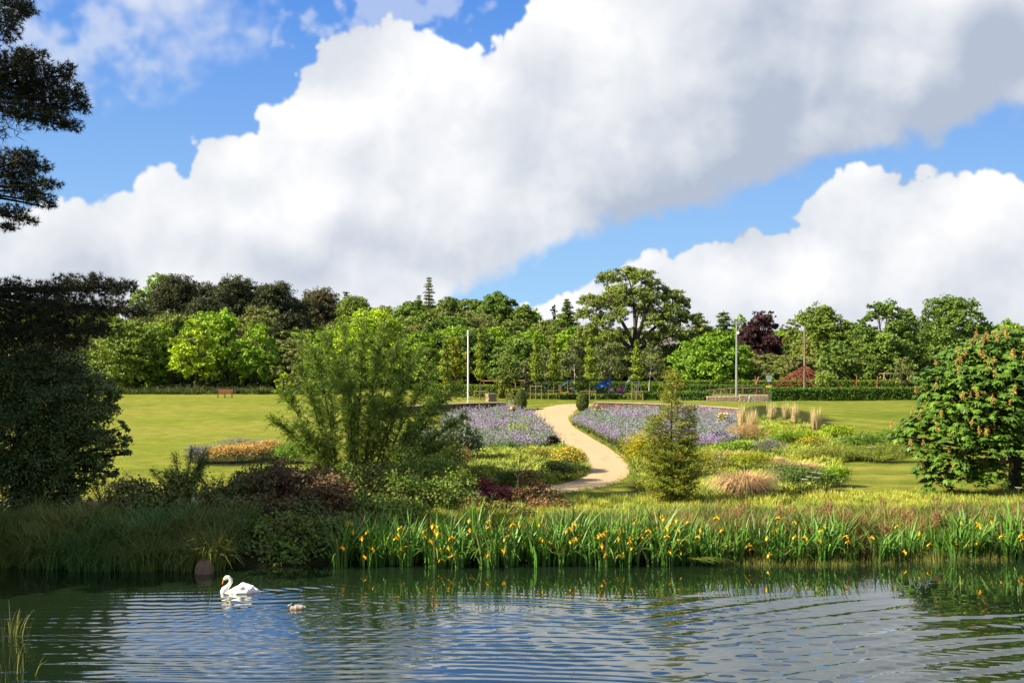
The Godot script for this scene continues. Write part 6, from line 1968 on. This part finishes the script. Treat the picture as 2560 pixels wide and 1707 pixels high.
	for x in [-0.45, -0.18, 0.18, 0.45]:
		b = Buf.new()
		b.box(Vector3(0, 0.16, 0), Vector3(0.22, 0.20, 0.14), Color(0.10, 0.10, 0.10), 0.0, 0.02)
		b.tube(Vector3(0, -0.02, 0), Vector3(0, 0.08, 0), 0.02, 0.02, steel, 6)
		var lamp := part(fl, "floodlight", b.mesh(mat.metal))
		lamp.position = Vector3(x, 7.76, 0)
		lamp.rotation.x = 0.3
		b = Buf.new()
		b.box(Vector3(0, 0.16, 0.076), Vector3(0.18, 0.16, 0.012), Color(0.5, 0.52, 0.55))
		part(lamp, "lens", b.mesh(mat.paint))
	b = Buf.new()
	b.box(Vector3(0.16, 6.75, 0.05), Vector3(0.20, 0.22, 0.18), white, 0.0, 0.03)
	b.tube(Vector3(0.14, 6.92, 0), Vector3(0.05, 7.0, 0), 0.03, 0.03, steel, 6)
	part(fl, "camera_box", b.mesh(mat.paint))
	# gabion walls
	for a in [[20.67, -97.66, 3.1, 0.42, "low gabion stone wall under the timber fence, left half"], [23.53, -96.95, 2.75, 0.60, "taller gabion stone wall beside the long hedge"]]:
		var g := thing("gabion_wall", a[4], "wall", spot(a[0], a[1]), "gabion walls by the playground gate")
		b = Buf.new()
		for k in 1500:
			var p := Vector3(r.randf_range(-0.5, 0.5) * a[2], r.randf() * a[3], 0.20 + r.randf_range(-0.03, 0.03))
			if k % 4 == 0:
				p = Vector3(p.x, a[3] + r.randf_range(-0.03, 0.02), r.randf_range(-0.2, 0.2))
			b.box(p, Vector3(r.randf_range(0.06, 0.13), r.randf_range(0.05, 0.10), 0.10), shade_of([Color(0.46, 0.34, 0.26), Color(0.34, 0.25, 0.19), Color(0.52, 0.42, 0.33)], r, 0.25), r.randf() * PI, 0.012)
		b.box(Vector3(0, a[3] * 0.5, 0), Vector3(a[2], a[3] - 0.03, 0.36), Color(0.14, 0.115, 0.09))
		part(g, "stones", b.mesh(mat.stone)).set_meta("kind", "stuff")
		b = Buf.new()
		for k in int(a[2] / 0.25) + 1:
			b.tube(Vector3(-a[2] * 0.5 + k * 0.25, 0, 0.275), Vector3(-a[2] * 0.5 + k * 0.25, a[3] + 0.02, 0.275), 0.003, 0.003, steel, 4)
		for k in 4:
			b.tube(Vector3(-a[2] * 0.5, a[3] * k / 3.0, 0.275), Vector3(a[2] * 0.5, a[3] * k / 3.0, 0.275), 0.003, 0.003, steel, 4)
		part(g, "wire_basket", b.mesh(mat.metal))
	# timber fence
	var fe := thing("timber_fence", "timber post and rail fence with mesh above the gabions", "fence", spot(23.22, -102.92))
	var fz := -0.5 - 0.0
	var px := [Vector3(19.78, 1.77, -101.00), Vector3(20.58, 1.85, -101.00), Vector3(21.33, 1.94, -101.00), Vector3(22.30, 2.03, -101.00), Vector3(23.58, 2.05, -101.00), Vector3(24.95, 2.07, -101.00), Vector3(25.75, 2.10, -101.00)]
	var rusty := Color(0.26, 0.10, 0.055)
	for k in px.size():
		var p: Vector3 = px[k] - fe.position
		b = Buf.new()
		b.box(Vector3(p.x, p.y * 0.5 - 0.05, p.z + fz), Vector3(0.10, p.y + 0.1, 0.10), timber if k < 4 else rusty, 0.0, 0.012)
		part(fe, "post", b.mesh(mat.wood))
		if k > 0:
			var q: Vector3 = px[k - 1] - fe.position
			b = Buf.new()
			b.beam(q + Vector3(0, 0.02, fz), p + Vector3(0, 0.02, fz), 0.09, 0.07, timber)
			part(fe, "rail", b.mesh(mat.wood))
			b = Buf.new()
			for w in 9:
				var s := q.lerp(p, (w + 0.5) / 9.0)
				b.tube(Vector3(s.x, 0.4, s.z + fz), Vector3(s.x, s.y, s.z + fz), 0.004, 0.004, Color(0.2, 0.2, 0.2), 3)
			for w in 5:
				var hgt := 0.45 + w * 0.14
				b.tube(Vector3(q.x, hgt, q.z + fz), Vector3(p.x, hgt, p.z + fz), 0.004, 0.004, Color(0.2, 0.2, 0.2), 3)
			part(fe, "mesh_panel", b.mesh(mat.metal))
		if k in [2, 3]:
			b = Buf.new()
			b.beam(Vector3(p.x - 0.85, p.y - 0.05, p.z + fz + 0.06), Vector3(p.x - 0.12, 0.35, p.z + fz + 0.06), 0.06, 0.08, timber)
			part(fe, "brace", b.mesh(mat.wood))
	# tall red gate posts and hoops
	for a in [[22.89, -97.66, "bare steel cycle hoop left of the taller gabion wall"], [23.15, -96.95, "bare steel cycle hoop in front of the taller gabion wall"]]:
		var o := thing("cycle_hoop", a[2], "cycle rack", spot(a[0], a[1] + 0.9), "steel cycle hoops")
		b = Buf.new()
		var arc := [Vector3(-0.3, -0.05, 0), Vector3(-0.3, 0.4, 0), Vector3(-0.22, 0.56, 0), Vector3(0, 0.6, 0), Vector3(0.22, 0.56, 0), Vector3(0.3, 0.4, 0), Vector3(0.3, -0.05, 0)]
		b.pipe(arc, 0.025, 0.025, Color(0.55, 0.56, 0.57), 8)
		part(o, "hoop", b.mesh(mat.metal))
	# signs
	var sg := thing("park_sign", "grey-green notice board on a post behind the long hedge", "sign", spot(26.60, -102.92))
	b = Buf.new()
	b.tube(Vector3(0, -0.1, 0), Vector3(0, 2.35, 0), 0.03, 0.03, Color(0.25, 0.26, 0.26), 8)
	part(sg, "post", b.mesh(mat.metal))
	b = Buf.new()
	b.box(Vector3(0, 2.15, 0.05), Vector3(0.60, 0.40, 0.03), Color(0.30, 0.36, 0.34), 0.0, 0.006)
	for k in 4:
		b.box(Vector3(-0.02, 2.28 - k * 0.085, 0.0675), Vector3(0.48 - 0.06 * (k % 2), 0.03, 0.004), Color(0.12, 0.16, 0.16))
	part(sg, "board", b.mesh(mat.paint))
	b = Buf.new()
	b.box(Vector3(0.02, 1.82, 0.05), Vector3(0.34, 0.20, 0.03), Color(0.28, 0.40, 0.45), 0.0, 0.006)
	part(sg, "lower_board", b.mesh(mat.paint))
	var ys := thing("yellow_sign", "small yellow notice on top of the long hedge's left end", "sign", spot(25.57, -99.11))
	b = Buf.new()
	b.tube(Vector3(0, -0.1, 0), Vector3(0, 1.25, 0), 0.03, 0.03, timber, 8)
	part(ys, "post", b.mesh(mat.wood))
	b = Buf.new()
	b.box(Vector3(0, 1.36, 0.04), Vector3(0.56, 0.22, 0.025), Color(0.62, 0.46, 0.05), 0.0, 0.005)
	part(ys, "board", b.mesh(mat.paint))
	# timber rail behind the left hedge
	var tr := thing("timber_rail", "long orange timber rail behind the flagpole hedge", "rail", Vector3(-3.0, ground(-3, -113), -113.0))
	for x in [-0.2, 1.5, 3.4, 4.2]:
		b = Buf.new()
		b.box(Vector3(x, 0.7, 0), Vector3(0.12, 1.6, 0.12), Color(0.40, 0.20, 0.08), 0.0, 0.015)
		part(tr, "post", b.mesh(mat.wood))
	b = Buf.new()
	b.beam(Vector3(-0.6, 1.42, 0.09), Vector3(4.5, 1.48, 0.09), 0.06, 0.14, Color(0.44, 0.24, 0.10))
	part(tr, "rail", b.mesh(mat.wood))
	# the house among the trees
	var ho := thing("stone_house", "grey stone house half hidden behind the great oak", "house", Vector3(23.0, ground(23, -160), -160.0))
	ho.rotation.y = -0.35
	ho.scale = Vector3(0.85, 0.78, 0.85)
	var wall := Color(0.33, 0.29, 0.24)
	b = Buf.new()
	b.box(Vector3(0, 2.7, 0), Vector3(9.0, 5.6, 6.5), wall)
	for s in [-1.0, 1.0]:
		b.tri(Vector3(4.5 * s, 5.5, -3.25), Vector3(4.5 * s, 8.0, 0), Vector3(4.5 * s, 5.5, 3.25), Vector3(s, 0, 0), wall)
	part(ho, "walls", b.mesh(mat.stone))
	b = Buf.new()
	for s in [-1.0, 1.0]:
		b.beam(Vector3(0, 5.3, 3.55 * s), Vector3(0, 8.12, -0.02 * s), 9.6, 0.14, Color(0.15, 0.14, 0.14))
	var rf := part(ho, "roof", b.mesh(mat.stone))
	for x in [-4.0, 3.6]:
		b = Buf.new()
		b.box(Vector3(x, 8.4, 0), Vector3(0.8, 1.8, 0.8), wall * 0.9, 0.0, 0.03)
		b.box(Vector3(x, 9.4, 0), Vector3(0.3, 0.4, 0.3), Color(0.40, 0.17, 0.09), 0.0, 0.03)
		part(rf, "chimney", b.mesh(mat.stone))
	for y in [1.4, 4.0]:
		for x in [-3.2, -1.1, 1.1, 3.2]:
			b = Buf.new()
			b.box(Vector3(x, y + 0.2, 3.26), Vector3(0.95, 1.45, 0.06), Color(0.06, 0.07, 0.08))
			var wi := part(ho, "window", b.mesh(mat.paint))
			b = Buf.new()
			for e in [-0.5, 0.0, 0.5]:
				b.box(Vector3(x + e, y + 0.2, 3.30), Vector3(0.07, 1.55, 0.06), white)
			for e in [-0.75, 0.0, 0.75]:
				b.box(Vector3(x, y + 0.2 + e, 3.305), Vector3(1.05, 0.07, 0.06), white)
			part(wi, "frame", b.mesh(mat.paint))


func playground() -> void:
	var r := seeded(23)
	var b: Buf
	var red := Color(0.30, 0.055, 0.035)
	# climbing net on a ship's mast
	var at := Vector3(34.7, ground(34.7, -118), -118.0)
	var t := thing("climbing_net", "ship's mast with red rope climbing net behind the long hedge", "climbing frame", at)
	b = Buf.new()
	b.pipe([Vector3(0, -0.3, 0), Vector3(0, 4, 0), Vector3(-0.02, 7.7, 0)], 0.15, 0.09, Color(0.27, 0.22, 0.17), 10)
	part(t, "mast", b.mesh(mat.wood))
	for k in 16:
		var a := TAU * k / 16.0
		var foot := Vector3(cos(a) * 4.2, 0.5 + 0.25 * sin(k * 1.7), sin(a) * 3.6)
		b = Buf.new()
		b.pipe([Vector3(0, 3.0, 0), Vector3(cos(a) * 1.3, 2.15, sin(a) * 1.2), Vector3(cos(a) * 2.7, 1.25, sin(a) * 2.3), foot], 0.024, 0.024, red, 4)
		part(t, "rope", b.mesh(mat.wood))
	for q in 6:
		var f := (q + 1) / 6.0
		b = Buf.new()
		var pts := []
		for k in 33:
			var a := TAU * k / 32.0
			pts.append(Vector3(cos(a) * 4.2 * f, lerpf(3.0, 0.55, pow(f, 0.85)) - 0.12 * absf(sin(a * 8.0)), sin(a) * 3.6 * f))
		b.pipe(pts, 0.022, 0.022, red, 4)
		part(t, "rope_ring", b.mesh(mat.wood))
	for k in 14:
		b = Buf.new()
		var a := TAU * k / 14.0
		b.tube(Vector3(cos(a) * 3.9, 0.6, sin(a) * 3.4), Vector3(cos(a + 1.3) * 1.2, 2.3, sin(a + 1.3) * 1.1), 0.02, 0.02, red * 0.8, 4)
		part(t, "rope", b.mesh(mat.wood))
	for e in [[Vector3(-3.0, 1.9, 0.5)], [Vector3(3.2, 1.9, -0.5)], [Vector3(6.2, 0.6, 0.4)], [Vector3(-6.4, 0.6, 0.2)], [Vector3(2.0, 1.6, 1.6)]]:
		b = Buf.new()
		b.tube(Vector3(0, 6.5, 0), e[0], 0.018, 0.018, Color(0.26, 0.16, 0.08), 4)
		part(t, "stay", b.mesh(mat.wood))
	for k in 4:
		b = Buf.new()
		var y := 5.6 - k * 0.42
		var w := 0.45 + k * 0.16
		b.tube(Vector3(-w, y, 0.08), Vector3(w * 0.9, y, 0.05), 0.028, 0.028, red, 5)
		part(t, "rung", b.mesh(mat.wood))
	for s in [-1.0, 1.0]:
		b = Buf.new()
		b.face(Vector3(0.1 * s, 2.95, 0.15), Vector3(0.35 * s, 3.2, 0.3), Vector3(0.95 * s, 3.15, 0.3), Vector3(0.75 * s, 2.65, 0.15), Color(0.03, 0.015, 0.02))
		b.face(Vector3(0.75 * s, 2.65, 0.12), Vector3(0.95 * s, 3.15, 0.27), Vector3(0.35 * s, 3.2, 0.27), Vector3(0.1 * s, 2.95, 0.12), Color(0.03, 0.015, 0.02))
		part(t, "lookout_panel", b.mesh(mat.paint))
	for x in [-5.8, 6.0, 8.4]:
		b = Buf.new()
		b.pipe([Vector3(x, -0.2, 0.3), Vector3(x * 1.02, 1.75, 0.3)], 0.07, 0.06, Color(0.34, 0.08, 0.05), 7)
		part(t, "post", b.mesh(mat.wood))
	# leaning log
	b = Buf.new()
	b.pipe([Vector3(0, -0.2, 0), Vector3(0.30, 0.9, 0), Vector3(0.62, 1.75, 0)], 0.15, 0.12, Color(0.24, 0.10, 0.055), 9)
	single("leaning_log", "thick leaning timber log left of the climbing net", "log", Vector3(28.2, ground(28, -116), -116.0), b.mesh(mat.wood))
	# swing of timber
	var sw := thing("timber_swing", "timber A-frame swing in front of the pale shrub", "swing", Vector3(45.2, ground(45, -121), -121.0))
	for x in [0.0, 2.9]:
		for s in [-1.0, 1.0]:
			b = Buf.new()
			b.pipe([Vector3(x - 0.55 * s, -0.1, 0.8), Vector3(x + 0.1 * s, 1.95, 0.0)], 0.075, 0.065, Color(0.36, 0.23, 0.13), 8)
			part(sw, "leg", b.mesh(mat.wood))
	b = Buf.new()
	b.tube(Vector3(-0.35, 1.92, 0), Vector3(3.3, 1.92, 0), 0.08, 0.08, Color(0.36, 0.23, 0.13), 8)
	part(sw, "beam", b.mesh(mat.wood))
	for x in [1.0, 2.0]:
		b = Buf.new()
		b.tube(Vector3(x - 0.2, 1.9, 0), Vector3(x - 0.2, 0.5, 0), 0.01, 0.01, Color(0.2, 0.2, 0.2), 4)
		b.tube(Vector3(x + 0.2, 1.9, 0), Vector3(x + 0.2, 0.5, 0), 0.01, 0.01, Color(0.2, 0.2, 0.2), 4)
		b.box(Vector3(x, 0.48, 0), Vector3(0.46, 0.04, 0.2), Color(0.03, 0.03, 0.03), 0.0, 0.01)
		part(sw, "seat", b.mesh(mat.paint))
	# slide
	var sl := thing("slide", "timber slide tower with blue chute behind the right clipped yew", "slide", spot(5.45, -102.92))
	var tim := Color(0.33, 0.15, 0.07)
	for p in [Vector3(-0.55, 0, 0), Vector3(-0.35, 0, -0.7), Vector3(0.35, 0, -0.7), Vector3(0.4, 0, 0)]:
		b = Buf.new()
		b.box(p + Vector3(0, 0.65 if p.x < 0.0 else 0.9, 0), Vector3(0.10, 1.4 if p.x < 0.0 else 1.9, 0.10), tim, 0.0, 0.012)
		part(sl, "post", b.mesh(mat.wood))
	b = Buf.new()
	b.box(Vector3(-0.05, 0.55, -0.35), Vector3(1.0, 0.07, 0.8), tim, 0.0, 0.01)
	part(sl, "platform", b.mesh(mat.wood))
	b = Buf.new()
	b.beam(Vector3(-0.25, 1.25, 0.1), Vector3(0.38, 1.75, 0.1), 0.5, 0.05, Color(0.03, 0.16, 0.52))
	b.beam(Vector3(0.38, 1.75, 0.1), Vector3(0.62, 1.72, 0.1), 0.5, 0.05, Color(0.03, 0.16, 0.52))
	part(sl, "roof_panel", b.mesh(mat.paint))
	b = Buf.new()
	for s in [-0.2, 0.2]:
		b.pipe([Vector3(0.5, 1.05, s), Vector3(0.9, 1.0, s), Vector3(1.4, 0.45, s), Vector3(1.85, 0.22, s)], 0.04, 0.04, Color(0.5, 0.52, 0.54), 6)
	for k in 7:
		var f := k / 7.0
		var p0 := Vector3(0.5, 1.0, 0).lerp(Vector3(1.85, 0.2, 0), f)
		var p1 := Vector3(0.5, 1.0, 0).lerp(Vector3(1.85, 0.2, 0), f + 1.0 / 7.0)
		b.beam(p0, p1, 0.42, 0.02, Color(0.5, 0.52, 0.54))
	part(sl, "chute", b.mesh(mat.metal))
	# hut with a blue tarpaulin
	var hu := thing("play_hut", "low wooden play hut left of the seated people", "hut", spot(9.39, -103.72))
	for k in 9:
		b = Buf.new()
		b.box(Vector3(-0.62 + k * 0.155, 0.42, 0), Vector3(0.145, 0.84 + 0.06 * sin(k * 2.1), 0.06), shade_of([Color(0.13, 0.10, 0.075), Color(0.18, 0.14, 0.10)], r, 0.15), 0.0, 0.008)
		part(hu, "plank", b.mesh(mat.wood))
	for x in [-0.65, 0.62]:
		b = Buf.new()
		b.box(Vector3(x, 0.6, -0.5), Vector3(0.10, 1.5, 0.10), tim, 0.0, 0.01)
		part(hu, "post", b.mesh(mat.wood))
	var tp := Buf.new()
	var grid := []
	for j in 9:
		var row := []
		for k in 11:
			var u := k / 10.0
			var v := j / 8.0
			row.append(Vector3(-0.8 + 1.5 * u + 0.12 * v, 0.72 + 0.30 * u + v * (0.10 + 0.72 * u) + 0.05 * sin(u * 9.0 + v * 4.0), 0.35 - 0.55 * v + 0.07 * sin(u * 14.0)))
		grid.append(row)
	for j in 8:
		for k in 10:
			tp.face(grid[j][k], grid[j + 1][k], grid[j + 1][k + 1], grid[j][k + 1], Color(0.03, 0.14, 0.62))
	var tarp := single("blue_canopy", "rumpled bright blue canopy sheet over the play hut", "canopy", spot(9.39, -103.72), tp.mesh(mat.petal))
	tarp.position.y += 0.12
	tarp.scale = Vector3(1.25, 1.15, 1.2)
	# steel swing
	var ss2 := thing("steel_swing", "shiny steel swing frame with looped legs right of the seated people", "swing", spot(12.07, -104.53))
	var chrome := Color(0.62, 0.63, 0.63)
	for e in [[Vector3(-0.62, -0.1, 0.5), Vector3(-0.15, 1.35, 0.1), Vector3(0.02, 1.62, 0)], [Vector3(-0.2, -0.1, -0.5), Vector3(0.1, 0.9, -0.2), Vector3(0.02, 1.62, 0)], [Vector3(1.0, -0.1, 0.5), Vector3(1.2, 1.0, 0.2), Vector3(1.25, 1.85, 0)], [Vector3(1.75, -0.1, -0.5), Vector3(1.5, 1.0, -0.2), Vector3(1.25, 1.85, 0)]]:
		b = Buf.new()
		b.pipe(curve(e[0], e[1], e[2], 6), 0.035, 0.035, chrome, 8)
		part(ss2, "leg", b.mesh(mat.metal))
	b = Buf.new()
	b.pipe(curve(Vector3(0.02, 1.62, 0), Vector3(0.3, 2.0, 0), Vector3(1.3, 1.88, 0), 7), 0.035, 0.035, chrome, 8)
	part(ss2, "top_bar", b.mesh(mat.metal))
	b = Buf.new()
	b.tube(Vector3(0.55, 1.85, 0), Vector3(0.55, 0.5, 0), 0.008, 0.008, chrome, 4)
	b.tube(Vector3(0.85, 1.88, 0), Vector3(0.85, 0.5, 0), 0.008, 0.008, chrome, 4)
	b.box(Vector3(0.7, 0.48, 0), Vector3(0.38, 0.04, 0.18), Color(0.03, 0.03, 0.03), 0.0, 0.01)
	part(ss2, "seat", b.mesh(mat.paint))
	# picnic bench with people
	var pb := thing("picnic_bench", "red-brown picnic bench the people sit on", "bench", spot(11.06, -104.53))
	b = Buf.new()
	b.box(Vector3(0, 0.47, 0), Vector3(1.7, 0.05, 0.36), Color(0.26, 0.08, 0.04), 0.0, 0.01)
	part(pb, "seat", b.mesh(mat.wood))
	for x in [-0.7, 0.7]:
		b = Buf.new()
		b.box(Vector3(x, 0.22, 0), Vector3(0.08, 0.46, 0.3), Color(0.26, 0.08, 0.04), 0.0, 0.01)
		part(pb, "leg", b.mesh(mat.wood))
	var seat := pb.position + Vector3(0, 0.50, 0)
	person("person in a pink top sitting on the picnic bench", seat + Vector3(0.18, 0, 0), 0.1, Color(0.66, 0.20, 0.30), Color(0.05, 0.07, 0.22), Color(0.20, 0.12, 0.06), 1.0)
	person("smaller person in bright pink with blue trousers on the picnic bench", seat + Vector3(0.56, 0, 0), -0.2, Color(0.70, 0.10, 0.20), Color(0.06, 0.12, 0.40), Color(0.06, 0.04, 0.03), 0.9)
	person("person in a white top sitting left on the picnic bench", seat + Vector3(-0.62, 0, 0), 0.5, Color(0.68, 0.68, 0.64), Color(0.10, 0.12, 0.14), Color(0.05, 0.04, 0.03), 0.86)


# seated: hips on the seat at the origin, knees forward (+z)
func person(label: String, at: Vector3, turn: float, top: Color, legs: Color, hair: Color, size: float) -> void:
	var skin := Color(0.46, 0.27, 0.19)
	var t := thing("person", label, "person", at)
	t.rotation.y = turn
	t.scale = Vector3.ONE * size
	var bones := [
		[Vector3(0, 0.10, 0), Vector3(0, 0.30, -0.02), 0.135, 0.125, top], [Vector3(0, 0.30, -0.02), Vector3(0, 0.48, 0), 0.13, 0.10, top],
		[Vector3(-0.15, 0.46, 0), Vector3(0.15, 0.46, 0), 0.065, 0.065, top], [Vector3(0, 0.50, 0), Vector3(0, 0.60, 0.01), 0.05, 0.05, skin],
		[Vector3(0, 0.66, 0.015), Vector3(0, 0.74, 0.0), 0.078, 0.09, skin], [Vector3(0, 0.655, 0.085), Vector3(0, 0.675, 0.10), 0.012, 0.012, skin]]
	for s in [-1.0, 1.0]:
		bones += [[Vector3(0.17 * s, 0.45, 0), Vector3(0.21 * s, 0.20, 0.04), 0.052, 0.042, top], [Vector3(0.21 * s, 0.20, 0.04), Vector3(0.12 * s, 0.13, 0.26), 0.040, 0.030, skin],
			[Vector3(0.09 * s, 0.08, 0), Vector3(0.10 * s, 0.08, 0.42), 0.085, 0.065, legs], [Vector3(0.10 * s, 0.08, 0.42), Vector3(0.10 * s, -0.36, 0.44), 0.060, 0.042, legs],
			[Vector3(0.10 * s, -0.42, 0.42), Vector3(0.10 * s, -0.44, 0.58), 0.038, 0.032, Color(0.05, 0.05, 0.05)]]
		for k in 5:
			bones.append([Vector3(0.12 * s, 0.13, 0.26), Vector3((0.12 - 0.03 + k * 0.014) * s, 0.115, 0.335 - absf(k - 2) * 0.008), 0.012, 0.008, skin])
		bones.append([Vector3(0.035 * s, 0.70, 0.075), Vector3(0.035 * s, 0.70, 0.08), 0.010, 0.008, Color(0.02, 0.015, 0.01)])
		bones.append([Vector3(0.085 * s, 0.69, 0.0), Vector3(0.088 * s, 0.70, 0.0), 0.016, 0.016, skin])
	part(t, "body", body(bones, 0.019, 0.035, mat.skin))
	part(t, "hair", body([[Vector3(0, 0.73, -0.02), Vector3(0, 0.76, -0.01), 0.096, 0.09, hair], [Vector3(0, 0.68, -0.06), Vector3(0, 0.58, -0.07), 0.07, 0.045, hair]], 0.02, 0.03, mat.skin))


func birds() -> void:
	var white := Color(0.80, 0.79, 0.74)
	var cream := Color(0.76, 0.72, 0.60)
	var t := thing("swan", "white swan swimming left with a curved neck", "swan", Vector3(-7.37, 0.0, -27.0))
	var neck := [Vector3(-0.46, 0.02, 0), Vector3(-0.435, 0.075, 0), Vector3(-0.375, 0.125, 0), Vector3(-0.31, 0.195, 0), Vector3(-0.262, 0.275, 0), Vector3(-0.268, 0.355, 0), Vector3(-0.318, 0.405, 0), Vector3(-0.378, 0.402, 0), Vector3(-0.425, 0.368, 0)]
	var nr := [0.085, 0.072, 0.056, 0.043, 0.038, 0.036, 0.037, 0.041, 0.040]
	var bones := [
		[Vector3(-0.36, -0.065, 0), Vector3(-0.06, 0.0, 0), 0.105, 0.165, white], [Vector3(-0.06, 0.0, 0), Vector3(0.20, 0.02, 0), 0.165, 0.15, white], [Vector3(0.20, 0.04, 0), Vector3(0.42, 0.03, 0), 0.13, 0.055, white],
		[Vector3(0.38, 0.04, 0), Vector3(0.54, 0.012, 0), 0.06, 0.018, white]]
	for s in [-1.0, 1.0]:
		bones += [[Vector3(-0.20, 0.045, 0.09 * s), Vector3(0.05, 0.150, 0.085 * s), 0.055, 0.085, white], [Vector3(0.05, 0.150, 0.085 * s), Vector3(0.30, 0.115, 0.055 * s), 0.085, 0.055, white], [Vector3(0.30, 0.115, 0.055 * s), Vector3(0.46, 0.06, 0.03 * s), 0.05, 0.014, white], [Vector3(-0.05, 0.03, 0.15 * s), Vector3(0.2, 0.03, 0.13 * s), 0.06, 0.05, white]]
	for k in neck.size() - 1:
		bones.append([neck[k], neck[k + 1], nr[k], nr[k + 1], white.lerp(cream, k / 7.0)])
	part(t, "body", body(bones, 0.0125, 0.045, mat.feather))
	part(t, "bill", body([[Vector3(-0.452, 0.345, 0), Vector3(-0.475, 0.285, 0), 0.022, 0.017, Color(0.62, 0.19, 0.03)], [Vector3(-0.475, 0.285, 0), Vector3(-0.492, 0.235, 0), 0.017, 0.012, Color(0.62, 0.19, 0.03)], [Vector3(-0.493, 0.228, 0), Vector3(-0.494, 0.224, 0), 0.010, 0.009, Color(0.02, 0.02, 0.02)]], 0.005, 0.012, mat.paint))
	part(t, "bill_knob", body([[Vector3(-0.456, 0.372, 0), Vector3(-0.468, 0.350, 0), 0.013, 0.010, Color(0.012, 0.012, 0.012)], [Vector3(-0.448, 0.362, 0.026), Vector3(-0.435, 0.372, 0.036), 0.007, 0.005, Color(0.012, 0.012, 0.012)], [Vector3(-0.448, 0.362, -0.026), Vector3(-0.435, 0.372, -0.036), 0.007, 0.005, Color(0.012, 0.012, 0.012)]], 0.004, 0.008, mat.paint))
	# folded flight feathers
	for s in [-1.0, 1.0]:
		var fb := Buf.new()
		for k in 9:
			var p := Vector3(0.10 + k * 0.018, 0.225 - k * 0.013, 0.13 * s - 0.006 * s * k)
			fb.leaf(p, Vector3(0.9, -0.30, -0.25 * s).normalized(), Vector3(0.2, 0.5, 0.8 * s).normalized(), 0.24 - 0.008 * k, 0.06, white)
		part(t, "wing", fb.mesh(mat.feather))
	var d := thing("mallard", "drake mallard swimming left behind the swan", "duck", Vector3(-5.45, 0.0, -25.3))
	var pale := Color(0.30, 0.245, 0.20)
	var teal := Color(0.008, 0.085, 0.080)
	var brown := Color(0.12, 0.06, 0.035)
	part(d, "body", body([[Vector3(-0.13, 0.015, 0), Vector3(-0.02, 0.03, 0), 0.068, 0.085, brown.lerp(pale, 0.35)], [Vector3(-0.02, 0.03, 0), Vector3(0.10, 0.035, 0), 0.085, 0.07, pale], [Vector3(0.10, 0.04, 0), Vector3(0.20, 0.055, 0), 0.055, 0.014, Color(0.5, 0.46, 0.42)], [Vector3(-0.125, 0.04, 0), Vector3(-0.135, 0.085, 0), 0.048, 0.03, brown], [Vector3(-0.137, 0.088, 0), Vector3(-0.14, 0.096, 0), 0.031, 0.031, Color(0.6, 0.6, 0.58)], [Vector3(-0.14, 0.10, 0), Vector3(-0.146, 0.130, 0), 0.032, 0.036, teal], [Vector3(-0.15, 0.132, 0), Vector3(-0.172, 0.122, 0), 0.034, 0.024, teal]], 0.0085, 0.02, mat.feather))
	part(d, "bill", body([[Vector3(-0.185, 0.115, 0), Vector3(-0.245, 0.090, 0), 0.013, 0.012, Color(0.45, 0.36, 0.05)], [Vector3(-0.215, 0.100, 0.008), Vector3(-0.245, 0.090, 0.009), 0.009, 0.008, Color(0.45, 0.36, 0.05)]], 0.004, 0.008, mat.paint))
	for s in [-1.0, 1.0]:
		var wb := Buf.new()
		for k in 7:
			wb.leaf(Vector3(0.0 + k * 0.012, 0.095 - k * 0.006, 0.062 * s), Vector3(0.95, -0.12, -0.2 * s).normalized(), Vector3(0.1, 0.6, 0.8 * s).normalized(), 0.15, 0.04, pale * 1.1 if k < 4 else Color(0.05, 0.045, 0.04))
		part(d, "wing", wb.mesh(mat.feather))
	# boulder at the waterline
	var rb := SphereMesh.new()
	rb.radial_segments = 28
	rb.rings = 16
	var arr := rb.get_mesh_arrays()
	var b := Buf.new()
	b.v = arr[Mesh.ARRAY_VERTEX]
	b.i = arr[Mesh.ARRAY_INDEX]
	for k in b.v.size():
		var p := b.v[k] * 2.0
		var f := 1.0 + 0.35 * soft.get_noise_3dv(p * 28.0) + 0.1 * rough.get_noise_3dv(p * 40.0)
		p.x = clampf(p.x * f, -0.85, 0.8)
		p.y = minf(p.y * f, 0.82)
		p.z *= f
		b.v[k] = p * Vector3(0.30, 0.40, 0.28)
		b.c.append(Color(0.30, 0.19, 0.11))
	var st := SurfaceTool.new()
	b.n.resize(b.v.size())
	st.create_from(b.mesh(mat.stone), 0)
	st.generate_normals()
	var rock := st.commit()
	rock.surface_set_material(0, mat.stone)
	single("boulder", "rounded brown boulder at the shaded waterline", "rock", Vector3(-9.05, 0.03, shore(-9.05) + 0.35), rock)


func _ready() -> void:
	var t0 := Time.get_ticks_msec()
	stage()
	leafy("leaf", 0.62, 0.75)
	leafy("gloss", 0.42, 0.40)
	leafy("needle", 0.7, 0.0)
	leafy("petal", 0.7, 0.5)
	leafy("iris", 0.48, 0.45)
	leafy("blade", 0.65, 0.45)
	plainly("bark", 0.9, 0.0, 0.5, 1.5)
	plainly("birch", 0.8, 0.0, 0.6, 0.8)
	plainly("wood", 0.85, 0.0, 0.4, 1.2)
	plainly("stone", 0.9, 0.0, 0.4, 2.0)
	plainly("paint", 0.45)
	plainly("metal", 0.38, 0.6)
	plainly("skin", 0.7)
	plainly("feather", 0.65)
	build_setting()
	far_trees()
	park_trees()
	near_pine()
	shade_trees()
	holm_oak()
	willow()
	young_conifer()
	chestnut()
	bank()
	flower_beds()
	hedges()
	furniture()
	playground()
	birds()
	print("built ", Time.get_ticks_msec() - t0)
